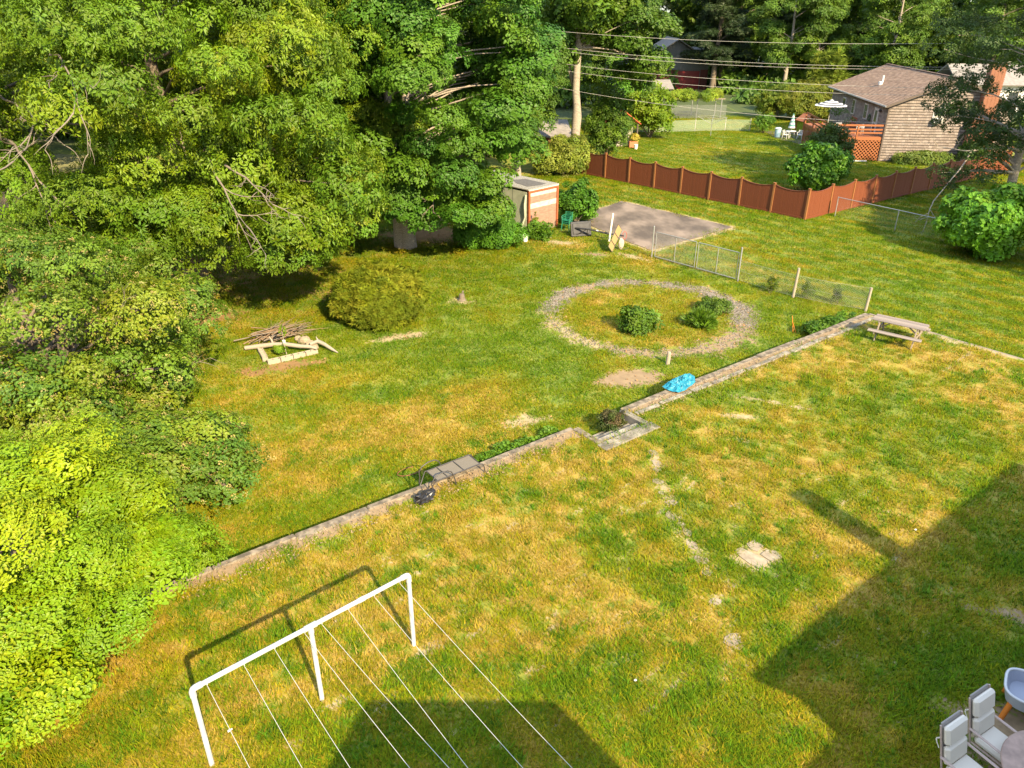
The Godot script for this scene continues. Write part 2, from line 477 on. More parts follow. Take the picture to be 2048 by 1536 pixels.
func lawn_material(key: String, lawn: Lawn) -> StandardMaterial3D:
	var m := StandardMaterial3D.new()
	m.resource_name = key
	m.albedo_texture = lawn.picture(BARE)
	m.texture_repeat = false
	m.roughness = 0.95
	return m

func build_ground() -> void:
	upper_poly = PackedVector2Array([Vector2(-24, -0.8), Vector2(1.95, -19.85), Vector2(2.62, -18.95), Vector2(4.15, -20.1), Vector2(3.48, -20.98), Vector2(14.92, -29.4), Vector2(17.46, -26.3), Vector2(20.6, -22.6), Vector2(36, -5), Vector2(36, 24), Vector2(-24, 24)])
	near_lawn = Lawn.new(-16, -32, 42, 28, 28.0, 11)
	near_lawn.base(0.55, 0.9, 0.9)
	for p in UP:
		near_lawn.stamp(p[0], p[1], p[2], p[3], rf(-0.7, 0.1), 0, p[4] * 1.06 - 0.02, 0.8, 0.75)
	near_lawn.stripes(Vector2.ZERO, Vector2(0.8057, -0.5924), 0.62, 0.07, upper_poly, true)
	# bare marks seen in the photograph: the strip along the wall, worn lines, thatch, the patio bed
	near_lawn.strip(Vector2(-20, -3.85), Vector2(1.9, -19.75), 0.38, 0.85, 0.3, 1)
	near_lawn.strip(Vector2(3.6, -21.0), Vector2(14.9, -29.2), 0.46, 0.85, 0.28, 1)
	near_lawn.strip(Vector2(14.9, -29.2), Vector2(20.4, -22.7), 0.26, 0.7, 0.3, 0)
	near_lawn.strip(Vector2(6.6, -22.4), Vector2(9.7, -21.0), 0.16, 0.7, 0.2, 0)
	near_lawn.strip(Vector2(12.2, -27.0), Vector2(14.3, -24.3), 0.07, 0.75, 0.05, 0)
	near_lawn.strip(Vector2(15.2, -23.9), Vector2(17.2, -25.6), 0.12, 0.75, 0.1, 0)
	near_lawn.strip(Vector2(1.2, -11.3), Vector2(4.4, -13.5), 0.05, 0.5, 0.1, 0)
	near_lawn.strip(Vector2(3.6, -9.9), Vector2(6.0, -11.6), 0.10, 0.5, 0.14, 0)
	near_lawn.stamp(9.2, -8.6, 1.9, 1.2, 0.5, 1, 1.0, 0.3, 0.3, 1)
	near_lawn.stamp(9.6, -12.3, 0.5, 0.2, 0.4, 1, 0.6, 0.6, 0.6, 1)
	near_lawn.stamp(10.6, -11.9, 0.7, 0.35, 0.4, 1, 0.7, 0.6, 0.6, 1)
	near_lawn.stamp(7.2, -20.6, 0.8, 0.25, 0.2, 1, 0.7, 0.5, 0.4, 0)
	near_lawn.stamp(6.9, -19.1, 0.5, 0.22, 0.4, 1, 0.6, 0.5, 0.4, 0)
	near_lawn.stamp(10.5, -25.9, 0.5, 0.25, 0.1, 1, 0.8, 0.5, 0.4, 0)
	var rr := RandomNumberGenerator.new()
	rr.seed = 77
	for f in [[5.62, -13.75, 0.5, 0.42], [5.82, -14.24, 0.24, 0.26], [6.06, -13.86, 0.3, 0.28], [5.75, -13.95, 0.4, 0.4]]:
		near_lawn.stamp(f[0], f[1], f[2], f[3], 0, 1, 0.95, 0.3, 0.3, 0)
	for p in [[4.03, -18.2], [4.06, -17.7], [4.0, -16.7], [4.06, -16.2], [4.1, -15.3], [4.22, -14.9], [4.33, -14.0], [4.4, -13.5], [4.4, -12.4], [4.5, -11.2]]:
		near_lawn.stamp(p[0], p[1], 0.3, 0.34, 0, 1, 0.62, 0.6, 0.6, 0)
	for i in 150:
		near_lawn.stamp(rr.randf_range(-4, 10), rr.randf_range(-17.5, -8), rr.randf_range(0.12, 0.42), rr.randf_range(0.04, 0.10), rr.randf_range(-0.85, -0.45), 1, rr.randf_range(0.5, 0.75), 0.6, 0.6, 0)
	for p in [[-1.98, -11.14], [-3.54, -9.85], [-1.2, -11.5], [-2.6, -9.9]]:
		near_lawn.stamp(p[0] + 0.3, p[1] + 0.1, 0.4, 0.16, -0.65, 1, 0.7, 0.6, 0.5, 0)
	wide_lawn = Lawn.new(-50, -100, 110, 95, 10.0, 31)
	wide_lawn.base(0.34, 0.7, 0.6)
	wide_lawn.stamp(21, -41, 13, 12, 0, 0, 0.30, 0.5, 0.1)
	wide_lawn.stamp(9, -55, 7, 9, 0, 0, 0.32, 0.5, 0.1)
	wide_lawn.stamp(21, -73, 15, 12, 0, 0, 0.24, 0.4, 0.1)
	for p in LP:
		wide_lawn.stamp(p[0], p[1], p[2], p[3], rf(-0.5, 0.2), 0, p[4] * 1.08 - 0.02, 0.8, 0.75)
	wide_lawn.stripes(Vector2(11, -36), Vector2(0.66, 0.75), 1.3, 0.22, PackedVector2Array([Vector2(4, -60), Vector2(8, -40), Vector2(15.7, -31.2), Vector2(20.6, -22.6), Vector2(40, -5), Vector2(50, -60), Vector2(50, -95), Vector2(8, -95)]))
	wide_lawn.stamp(5.83, -30.75, 4.7, 4.7, 0, 0, 0.50, 0.3, 0.1)
	for p in [[3.9, -32.3], [4.6, -33.2], [8.6, -31.9], [4.0, -29.3], [6.4, -27.6], [8.0, -28.2]]:
		wide_lawn.stamp(p[0], p[1], 0.9, 0.5, 0.3, 0, 0.95, 0.7, 0.7)
	for i in 76:        # the ring of gravel round the old flower bed
		var a := TAU * i / 76.0
		var thin := 0.98 if cos(a) > 0.45 else (0.78 if sin(a) < 0.25 else 0.62)
		var kind := 0 if a > 2.75 - 0.6 and a < 2.75 + 0.5 else (1 if sin(a) > 0.45 or (sin(a) < -0.75 and i % 5 < 3) else 2)
		wide_lawn.stamp(5.83 + cos(a) * 4.2, -30.75 + sin(a) * 4.2, thin * rr.randf_range(0.6, 1.1), thin * rr.randf_range(0.6, 1.1), 0, 1, rr.randf_range(0.55, 0.9), 0.5, 0.7, kind)
	wide_lawn.stamp(4.2, -24.35, 1.45, 0.8, -0.25, 1, 1.0, 0.25, 0.25, 1)
	wide_lawn.stamp(0.3, -21.2, 1.1, 0.5, -0.3, 1, 0.75, 0.5, 0.5, 0)
	wide_lawn.stamp(-8.4, -25.4, 1.7, 0.6, -0.3, 1, 0.8, 0.5, 0.5, 3)
	wide_lawn.stamp(-9.6, -24.9, 1.0, 0.4, 0, 1, 0.8, 0.5, 0.5, 3)
	wide_lawn.stamp(-4.6, -28.2, 1.7, 0.45, -0.35, 1, 0.8, 0.5, 0.4, 0)
	wide_lawn.stamp(-2.4, -32.3, 0.8, 0.6, 0, 1, 0.7, 0.5, 0.4, 0)
	wide_lawn.stamp(-13.5, -30.3, 2.6, 1.2, 0, 1, 0.85, 0.5, 0.5, 3)
	wide_lawn.stamp(-8.0, -33.5, 3.2, 1.6, 0, 1, 0.6, 0.6, 0.6, 3)
	wide_lawn.stamp(-5.0, -43.5, 3.8, 2.6, 0, 1, 0.9, 0.5, 0.4, 3)
	wide_lawn.stamp(-16, -36, 10, 8, 0, 1, 0.55, 0.8, 0.7, 3)
	wide_lawn.stamp(2.6, -41.9, 1.6, 0.6, 0.2, 1, 0.75, 0.5, 0.4, 0)
	wide_lawn.stamp(4.4, -39.6, 1.0, 0.4, 0.2, 1, 0.8, 0.5, 0.4, 1)
	wide_lawn.stamp(6.4, -39.2, 1.6, 0.5, 0.75, 1, 0.75, 0.5, 0.4, 0)
	wide_lawn.strip(Vector2(7.4, -39.2), Vector2(10.8, -35.6), 0.22, 0.7, 0.2, 3)
	wide_lawn.stamp(27, -43, 3.0, 1.0, -0.6, 1, 0.7, 0.5, 0.4, 1)
	wide_lawn.stamp(4.5, -61, 2.0, 1.2, 0, 1, 0.6, 0.5, 0.4, 0)
	for k in pad_poly.size():
		wide_lawn.strip(pad_poly[k], pad_poly[(k + 1) % pad_poly.size()], 0.32, 0.85, 0.15, 0)
	wide_lawn.stamp(60, -125, 60, 36, 0, 1, 1.0, 0.1, 0.1, 4)
	wide_lawn.stamp(10, -128, 60, 34, 0, 1, 1.0, 0.1, 0.1, 4)
	wide_lawn.stamp(-50, -110, 70, 40, 0, 1, 1.0, 0.1, 0.1, 4)
	struct("ground", sheet(PackedVector2Array([Vector2(-600, -700), Vector2(600, -700), Vector2(600, 300), Vector2(-600, 300)]), L, wide_lawn), lawn_material("ground", wide_lawn))
	var up := struct("upper_lawn", sheet(upper_poly, 0.0, near_lawn), lawn_material("upper_lawn", near_lawn))
	up.set_meta("label", "patchy dry lawn on the higher level behind the retaining wall")
	# the asphalt pad
	var m := mb()
	var pts := PackedVector2Array()
	var q := Vector2.ZERO
	for k in pad_poly.size():
		var a := pad_poly[k]
		var b := pad_poly[(k + 1) % pad_poly.size()]
		for s in 10:
			pts.append(a.lerp(b, s / 10.0) + Vector2(rf(-0.09, 0.09), rf(-0.09, 0.09)))
	m.prism(pts, Transform3D(Basis(Vector3.RIGHT, Vector3.BACK, Vector3.UP), Vector3(0, L - 0.05, 0)), 0.075)
	var pad := solo("asphalt_pad", m, mats["asphalt"])
	pad.set_meta("kind", "structure")
	pad.set_meta("label", "old cracked asphalt pad in the lawn beyond the chain link gate")

func tuft_mesh(blades: int, spread: float, hgt: float, wid: float, sd: int) -> ArrayMesh:
	var r := RandomNumberGenerator.new()
	r.seed = sd
	var m := mb(true)
	for i in blades:
		var a := r.randf() * TAU
		var p := Vector3(cos(a), 0, sin(a)) * sqrt(r.randf()) * spread
		var lean := r.randf() * TAU
		var h := hgt * r.randf_range(0.55, 1.2)
		var tip := p + Vector3(cos(lean), 0, sin(lean)) * h * r.randf_range(0.35, 1.1) + Vector3.UP * h * r.randf_range(0.5, 1.0)
		var side := Vector3(-sin(lean), 0, cos(lean)) * wid * r.randf_range(0.6, 1.3)
		var g := r.randf_range(0.55, 1.4)
		var straw := r.randf() < 0.16
		m.col = Color(g * r.randf_range(0.9, 1.12), g, g) if not straw else Color(1.7, 1.4, 1.6)
		var nn := Vector3(cos(lean) * -0.3, 1.0, sin(lean) * -0.3).normalized()
		m.tri(p - side, p + side, tip, nn, nn, nn)
	return m.mesh()

func copies(called: String, mesh: Mesh, material: Material, buf: PackedFloat32Array, parent: Node3D) -> MultiMeshInstance3D:
	var mm := MultiMesh.new()
	mm.transform_format = MultiMesh.TRANSFORM_3D
	mm.use_colors = true
	mm.mesh = mesh
	mm.instance_count = buf.size() / 16
	mm.buffer = buf
	var o := MultiMeshInstance3D.new()
	o.name = called
	o.multimesh = mm
	o.material_override = material
	parent.add_child(o, true)
	return o

func put(buf: PackedFloat32Array, b: Basis, p: Vector3, c: Color) -> void:
	buf.append_array([b.x.x, b.y.x, b.z.x, p.x, b.x.y, b.y.y, b.z.y, p.y, b.x.z, b.y.z, b.z.z, p.z, c.r, c.g, c.b, 1.0])

func build_grass() -> void:
	var r := RandomNumberGenerator.new()
	r.seed = 505
	var shed_c := Vector2(0.6, -46.6)
	# upper lawn
	var buf := PackedFloat32Array()
	var small := tuft_mesh(20, 0.13, 0.095, 0.008, 1)
	for i in 66000:
		var t := r.randf()
		var z := -5.5 - 25.0 * pow(t, 1.15)
		var x := r.randf_range(-0.8, 0.8) * (-z + 4.0)
		if x < -14 or x > 21: continue
		var p := Vector2(x, z)
		if not Geometry2D.is_point_in_polygon(p, upper_poly): continue
		var at := near_lawn.index(x, z)
		if near_lawn.b[at] > r.randi_range(70, 190): continue
		var dry := near_lawn.d[at] / 255.0 + r.randf_range(-0.3, 0.26)
		var lush := clampf(1.1 - dry, 0.45, 1.1)
		var s := r.randf_range(0.7, 1.3) * (0.72 + 0.5 * lush) * (1.5 if r.randf() < 0.2 else 1.0)
		var b := Basis(Vector3.UP, r.randf() * TAU).scaled(Vector3(s, s * r.randf_range(0.7, 1.2), s))
		put(buf, b, Vector3(x, -0.004, z), Lawn.grass_color(dry) * r.randf_range(0.65, 1.3))
	var g := copies(numbered("grass"), small, mats["grass"], buf, self)
	tag(g, "short patchy grass with straw coloured spots on the higher lawn", "grass")
	g.set_meta("kind", "stuff")
	# taller broad weeds that make darker spots in the upper lawn
	buf = PackedFloat32Array()
	var weed := tuft_mesh(16, 0.07, 0.15, 0.014, 2)
	for i in 5200:
		var z := -6.5 - 22.0 * r.randf()
		var x := r.randf_range(-0.75, 0.8) * (-z + 3.0)
		if not Geometry2D.is_point_in_polygon(Vector2(x, z), upper_poly): continue
		var at := near_lawn.index(x, z)
		if near_lawn.d[at] > r.randi_range(40, 190) or near_lawn.b[at] > 90: continue
		put(buf, Basis(Vector3.UP, r.randf() * TAU) * r.randf_range(0.4, 1.05), Vector3(x, 0, z), Color(0.095, 0.20, 0.010) * r.randf_range(0.7, 1.4))
	var wd := copies(numbered("lawn_weeds"), weed, mats["grass"], buf, self)
	tag(wd, "low broad leaved green weeds growing in the higher lawn", "weeds")
	wd.set_meta("kind", "stuff")
	# lower lawn and the neighbours' lawn
	buf = PackedFloat32Array()
	var mid := tuft_mesh(30, 0.3, 0.11, 0.012, 3)
	for i in 74000:
		var z := -13.0 - 48.0 * pow(r.randf(), 1.25)
		var x := r.randf_range(-0.62, 0.78) * (-z + 4.0)
		if not lower_ok(x, z): continue
		var at := wide_lawn.index(x, z)
		if wide_lawn.b[at] > r.randi_range(70, 190): continue
		var dry := wide_lawn.d[at] / 255.0 + r.randf_range(-0.28, 0.24) * (0.4 if x > 8.0 - (z + 38.0) and z < -30.0 else 1.0)
		var far := 1.0 + clampf((-z - 20.0) / 40.0, 0.0, 1.0) * 0.5
		var s := r.randf_range(0.75, 1.25) * far
		var b := Basis(Vector3.UP, r.randf() * TAU).scaled(Vector3(s, s * 0.8, s))
		put(buf, b, Vector3(x, L - 0.004, z), Lawn.grass_color(dry) * r.randf_range(0.7, 1.3))
	for i in 20000:
		var z := -60.0 - 40.0 * r.randf()
		var x := r.randf_range(2.0, 48.0)
		if not lower_ok(x, z): continue
		var at := wide_lawn.index(x, z)
		if wide_lawn.b[at] > r.randi_range(70, 190): continue
		var s := r.randf_range(1.5, 2.3)
		put(buf, Basis(Vector3.UP, r.randf() * TAU).scaled(Vector3(s, s * 0.5, s)), Vector3(x, L - 0.004, z), Lawn.grass_color(wide_lawn.d[at] / 255.0 + r.randf_range(-0.1, 0.1)) * r.randf_range(0.9, 1.15))
	g = copies(numbered("grass"), mid, mats["grass"], buf, self)
	tag(g, "mown green and yellow grass on the lower lawns and round the pad", "grass")
	g.set_meta("kind", "stuff")
	# gravel on the ring
	buf = PackedFloat32Array()
	var peb := mb()
	var pr := RandomNumberGenerator.new()
	pr.seed = 4
	peb.blob(Transform3D(Basis().scaled(Vector3(0.024, 0.014, 0.020)), Vector3.ZERO), 6, 4, 0.2, pr)
	for i in 22000:
		var a := r.randf() * TAU
		var rad := 4.2 + r.randfn(0.0, 0.42)
		var x := 5.83 + cos(a) * rad
		var z := -30.75 + sin(a) * rad
		var at := wide_lawn.index(x, z)
		if wide_lawn.b[at] < r.randi_range(60, 170) or (wide_lawn.k[at] != 2 and r.randf() > 0.12): continue
		var gr := r.randf_range(0.08, 0.27)
		put(buf, Basis(Vector3.UP, r.randf() * TAU) * r.randf_range(0.6, 1.7), Vector3(x, L + 0.008, z), Color(gr, gr * 0.86, gr * 0.68))
	g = copies(numbered("gravel"), peb.mesh(), mats["pebble"], buf, self)
	tag(g, "grey gravel laid in a ring round the old flower bed", "gravel")
	g.set_meta("kind", "stuff")
	# fallen leaves and bits on bare spots
	buf = PackedFloat32Array()
	var lf := mb()
	leaf(lf, Vector3.ZERO, Vector3.RIGHT, Vector3.UP, 0.09, 0.05, 0.012)
	for i in 9000:
		var z := -19.0 - 30.0 * r.randf()
		var x := r.randf_range(-20, 12)
		if not lower_ok(x, z): continue
		var at := wide_lawn.index(x, z)
		if wide_lawn.b[at] < 60: continue
		put(buf, Basis.from_euler(Vector3(rf(-0.4, 0.4), r.randf() * TAU, rf(-0.4, 0.4))) * r.randf_range(0.6, 1.5), Vector3(x, L + 0.03, z), Color(0.30, 0.165, 0.065) * r.randf_range(0.5, 1.5))
	for i in 2600:
		var s := r.randf()
		var p := Vector2(-7.5, -12.9).lerp(Vector2(14.9, -29.3), s) + Vector2(0.59, 0.81) * r.randf_range(0.0, 0.75)
		if p.x > 1.6 and p.x < 4.4: continue
		put(buf, Basis.from_euler(Vector3(rf(-0.4, 0.4), r.randf() * TAU, rf(-0.4, 0.4))) * r.randf_range(0.3, 0.9), Vector3(p.x, 0.05, p.y), Color(0.27, 0.19, 0.105) * r.randf_range(0.5, 1.4))
	g = copies(numbered("leaf_litter"), lf.mesh(), mats["litter"], buf, self)
	tag(g, "brown fallen leaves on bare earth under the trees and along the wall", "leaves")
	g.set_meta("kind", "stuff")

func lower_ok(x: float, z: float) -> bool:
	var p := Vector2(x, z)
	if Geometry2D.is_point_in_polygon(p, upper_poly) or Geometry2D.is_point_in_polygon(p, pad_core): return false
	if x > 31.5 and z < -66.5 and z > -85: return false
	return true

# ---------------------------------------------------------------- plants
func leaf(m: MB, p: Vector3, dir: Vector3, up: Vector3, len: float, wid: float, fold: float) -> void:
	var side := dir.cross(up).normalized()
	var u := side.cross(dir).normalized()
	var mid := p + dir * len * 0.45
	var tip := p + dir * len - u * len * 0.12
	var a := mid + side * wid * 0.5 + u * fold
	var b := mid - side * wid * 0.5 + u * fold
	var na := (u - side * 0.35).normalized()
	var nb := (u + side * 0.35).normalized()
	m.tri(p, a, tip, na, na, na)
	m.tri(p, tip, b, nb, nb, nb)

func sprig(kind: String) -> ArrayMesh:      # a bunch of leaves round a twig end; +y points outwards
	if sprigs.has(kind): return sprigs[kind]
	var r := RandomNumberGenerator.new()
	r.seed = hash(kind)
	var m := mb(true)
	match kind:
		"oak":
			for i in 15:
				var a := TAU * i / 15.0 * 2.0 + r.randf_range(-0.3, 0.3)
				var o := Vector3(cos(a), r.randf_range(-0.75, 0.45), sin(a)).normalized()
				var g := r.randf_range(0.75, 1.25)
				m.col = Color(g * r.randf_range(0.9, 1.25), g, g)
				leaf(m, Vector3(cos(a) * 0.05, r.randf_range(-0.1, 0.14), sin(a) * 0.05), o, Vector3.UP, r.randf_range(0.15, 0.25), r.randf_range(0.06, 0.085), 0.012)
		"maple":
			for i in 13:
				var a := TAU * i / 13.0 * 2.0 + r.randf_range(-0.4, 0.4)
				var o := Vector3(cos(a), r.randf_range(-0.5, 0.3), sin(a)).normalized()
				var g := r.randf_range(0.75, 1.25)
				m.col = Color(g, g, g)
				leaf(m, Vector3(cos(a), 0, sin(a)) * r.randf_range(0.04, 0.16) + Vector3.UP * r.randf_range(-0.08, 0.1), o, Vector3.UP, r.randf_range(0.13, 0.19), r.randf_range(0.10, 0.15), 0.015)
		"dogwood":
			for i in 12:
				var a := TAU * i / 12.0 * 2.0 + r.randf_range(-0.3, 0.3)
				var o := Vector3(cos(a), r.randf_range(-0.55, 0.25), sin(a)).normalized()
				var g := r.randf_range(0.7, 1.25)
				m.col = Color(g * r.randf_range(0.9, 1.15), g, g)
				var p := Vector3(cos(a), 0, sin(a)) * r.randf_range(0.02, 0.13) + Vector3.UP * r.randf_range(-0.06, 0.08)
				var len := r.randf_range(0.085, 0.13)
				var w := len * r.randf_range(0.5, 0.62)
				var side := o.cross(Vector3.UP).normalized()
				var u := side.cross(o).normalized()
				var m1 := p + o * len * 0.3 + u * 0.006
				var m2 := p + o * len * 0.68 - u * 0.004
				var tip := p + o * len - u * len * 0.25
				for s in [-1.0, 1.0]:
					var e1: Vector3 = m1 + side * w * 0.48 * s + u * 0.014
					var e2: Vector3 = m2 + side * w * 0.42 * s + u * 0.008
					var nn: Vector3 = (u - side * 0.4 * s).normalized()
					m.tri(p, e1, m1, nn, nn, nn); m.tri(m1, e1, e2, nn, nn, nn); m.tri(m1, e2, m2, nn, nn, nn); m.tri(m2, e2, tip, nn, nn, nn)
		"small":
			for i in 16:
				var a := r.randf() * TAU
				var o := Vector3(cos(a), r.randf_range(-0.5, 0.7), sin(a)).normalized()
				var g := r.randf_range(0.7, 1.3)
				m.col = Color(g, g, g)
				leaf(m, Vector3(cos(a), r.randf_range(-0.8, 0.8), sin(a)) * r.randf_range(0.02, 0.12), o, Vector3.UP, r.randf_range(0.07, 0.12), r.randf_range(0.045, 0.065), 0.01)
		"blossom":
			for i in 14:
				var a := r.randf() * TAU
				var o := Vector3(cos(a), r.randf_range(0.1, 1.0), sin(a)).normalized()
				var g := r.randf_range(0.7, 1.3)
				m.col = Color(g, g, g)
				leaf(m, Vector3(cos(a), r.randf_range(-0.4, 0.4), sin(a)) * r.randf_range(0.02, 0.07), o, Vector3.UP, r.randf_range(0.03, 0.06), 0.028, 0.006)
		"needle":
			for i in 26:
				var a := r.randf() * TAU
				var o := Vector3(cos(a) * 0.7, r.randf_range(-0.1, 1.0), sin(a) * 0.7).normalized()
				var g := r.randf_range(0.7, 1.35)
				m.col = Color(g * r.randf_range(0.95, 1.15), g, g)
				leaf(m, Vector3(cos(a), r.randf_range(-0.8, 0.8), sin(a)) * r.randf_range(0.0, 0.07), o, Vector3.UP, r.randf_range(0.06, 0.13), r.randf_range(0.014, 0.024), 0.004)
		"pine":
			for i in 24:
				var a := r.randf() * TAU
				var o := Vector3(cos(a), r.randf_range(-0.35, 0.55), sin(a)).normalized()
				var g := r.randf_range(0.7, 1.3)
				m.col = Color(g, g, g)
				leaf(m, Vector3(cos(a), 0, sin(a)) * r.randf_range(0.0, 0.25), o, Vector3.UP, r.randf_range(0.3, 0.55), r.randf_range(0.05, 0.08), 0.02)
		"far":
			for i in 16:
				var a := TAU * i / 16.0 * 3.0 + r.randf_range(-0.4, 0.4)
				var o := Vector3(cos(a), r.randf_range(-0.6, 0.5), sin(a)).normalized()
				var g := r.randf_range(0.7, 1.3)
				m.col = Color(g * r.randf_range(0.9, 1.15), g, g)
				leaf(m, Vector3(cos(a), r.randf_range(-0.6, 0.6), sin(a)) * r.randf_range(0.05, 0.3), o, Vector3.UP, r.randf_range(0.2, 0.32), r.randf_range(0.14, 0.2), 0.025)
		"blade":
			for i in 12:
				var a := r.randf() * TAU
				var o := Vector3(cos(a) * 0.55, 1.0, sin(a) * 0.55).normalized()
				var g := r.randf_range(0.7, 1.3)
				m.col = Color(g, g, g)
				leaf(m, Vector3(cos(a), 0, sin(a)) * r.randf_range(0.0, 0.05), o, Vector3(cos(a), 0.2, sin(a)), r.randf_range(0.22, 0.4), r.randf_range(0.02, 0.035), 0.004)
	sprigs[kind] = m.mesh()
	return sprigs[kind]

# a bough: one clump of leaf bunches; +y up. Boughs of one kind and size share a mesh.
func bough(kind: String, rad: Vector3, each: float, size: Vector2, shell: float, lift: float) -> ArrayMesh:
	var key := "%s %s %.1f %s %.2f %.2f" % [kind, rad, each, size, shell, lift]
	if sprigs.has(key): return sprigs[key]
	var r := RandomNumberGenerator.new()
	r.seed = hash(key)
	var arr := sprig(kind).surface_get_arrays(0)
	var sv: PackedVector3Array = arr[Mesh.ARRAY_VERTEX]
	var sn: PackedVector3Array = arr[Mesh.ARRAY_NORMAL]
	var sc: PackedColorArray = arr[Mesh.ARRAY_COLOR]
	var v := PackedVector3Array()
	var n := PackedVector3Array()
	var c := PackedColorArray()
	for i in maxi(4, int(each * (rad.x * rad.z + rad.x * rad.y + rad.z * rad.y) / 3.0)):
		var y := r.randf_range(-0.65, 1.0)
		var a := r.randf() * TAU
		var h := sqrt(maxf(0.0, 1.0 - y * y))
		var o := Vector3(cos(a) * h, y, sin(a) * h)
		var p := o * rad * (shell + (1.0 - shell) * sqrt(r.randf()) + r.randf_range(0.0, 0.22) * r.randf())
		var up := (o + Vector3.UP * lift + Vector3(r.randf_range(-0.4, 0.4), r.randf_range(-0.4, 0.4), r.randf_range(-0.4, 0.4))).normalized()
		var x := up.cross(Vector3(cos(a * 3.1), 0.13, sin(a * 3.1))).normalized()
		var s := r.randf_range(size.x, size.y)
		var t := Transform3D(Basis(x * s, up * s, x.cross(up) * s), p)
		var g := r.randf_range(0.8, 1.2)
		var tint := Color(g * r.randf_range(0.88, 1.14), g, g)
		var vv := t * sv
		v.append_array(vv)
		n.append_array(Transform3D(Basis(x, up, x.cross(up)), Vector3.ZERO) * sn)
		for q in sc: c.append(q * tint)
	var m := ArrayMesh.new()
	var out := []
	out.resize(Mesh.ARRAY_MAX)
	out[Mesh.ARRAY_VERTEX] = v; out[Mesh.ARRAY_NORMAL] = n; out[Mesh.ARRAY_COLOR] = c
	m.add_surface_from_arrays(Mesh.PRIMITIVE_TRIANGLES, out)
	sprigs[key] = m
	return m

# clumps: [centre, radii] in the plant's own axes; each becomes a bough
func foliage(called: String, clumps: Array, each: float, kind: String, pal: Array, size: Vector2, r: RandomNumberGenerator, parent: Node3D, material := "leaf", floor_y := 0.1, shell := 0.55, lift := 0.35) -> Node3D:
	var steps := [0.12, 0.2, 0.35, 0.6, 0.95, 1.4, 2.0, 3.2]
	var bins := {}
	for q in clumps:
		var c: Vector3 = q[0]
		var rad: Vector3 = q[1]
		if c.y + rad.y * 0.3 < floor_y: continue
		var best := 0
		for k in steps.size():
			if absf(log(rad.x / steps[k])) < absf(log(rad.x / steps[best])): best = k
		var fl := 0.5 if rad.y / rad.x < 0.57 else (0.7 if rad.y / rad.x < 0.8 else 1.0)
		var mean := Vector3(steps[best], steps[best] * fl, steps[best])
		var key := [best, fl]
		if not bins.has(key): bins[key] = [mean, PackedFloat32Array()]
		var b := Basis.from_euler(Vector3(r.randf_range(-0.25, 0.25), r.randf() * TAU, r.randf_range(-0.25, 0.25))) * Basis.from_scale(rad / mean)
		put(bins[key][1], b, c, (pal[r.randi() % pal.size()] as Color).lerp(pal[r.randi() % pal.size()], 0.3) * r.randf_range(0.86, 1.16))
	var host := parent
	if bins.size() > 1:
		host = Node3D.new()
		host.name = called
		parent.add_child(host, true)
	var o: Node3D
	for key in bins:
		o = copies("leaf_mass" if bins.size() > 1 else called, bough(kind, bins[key][0], each, size, shell, lift), mats[material], bins[key][1], host)
		o.set_meta("kind", "stuff")
	return host if bins.size() > 1 else o

func clump_set(n: int, c: Vector3, rad: Vector3, cr: Vector2, flat: float, r: RandomNumberGenerator, inner := 0.35, low := -0.75) -> Array:
	var out := []
	for i in n:
		var y := r.randf_range(low, 1.0)
		var a := r.randf() * TAU
		var h := sqrt(maxf(0.0, 1.0 - y * y))
		var k := inner + (1.0 - inner) * pow(r.randf(), 0.45)
		var s := r.randf_range(cr.x, cr.y)
		out.append([c + Vector3(cos(a) * h, y, sin(a) * h) * rad * k, Vector3(s, s * flat, s * r.randf_range(0.8, 1.2))])
	return out

func limb(m: MB, a: Vector3, b: Vector3, r0: float, r1: float, bend: float, r: RandomNumberGenerator, sides := 6) -> void:
	var path := []
	var rad := []
	var off := Vector3(r.randf_range(-1, 1), r.randf_range(-0.2, 1), r.randf_range(-1, 1)) * bend * a.distance_to(b)
	for k in 6:
		var t := k / 5.0
		path.append(a.lerp(b, t) + off * sin(t * PI) + Vector3(r.randf_range(-1, 1), r.randf_range(-1, 1), r.randf_range(-1, 1)) * bend * 0.15 * a.distance_to(b) * sin(t * PI))
		rad.append(lerpf(r0, r1, sqrt(t)))
	m.tube(path, rad, sides)

func dead_branch(m: MB, a: Vector3, dir: Vector3, len: float, rad: float, depth: int, r: RandomNumberGenerator) -> void:
	var path := [a]
	var rads := [rad]
	var d := dir
	var p := a
	for k in 5:
		d = (d + Vector3(r.randf_range(-1, 1), r.randf_range(-0.9, 0.8), r.randf_range(-1, 1)) * 0.28).normalized()
		p += d * len / 5.0
		path.append(p); rads.append(rad * (1.0 - 0.16 * (k + 1)))
		if depth > 0 and k > 0:
			dead_branch(m, p, (d + Vector3(r.randf_range(-1, 1), r.randf_range(-0.6, 0.8), r.randf_range(-1, 1)) * 0.95).normalized(), len * r.randf_range(0.3, 0.55), rad * 0.55, depth - 1, r)
	m.tube(path, rads, 5 if depth > 0 else 4)

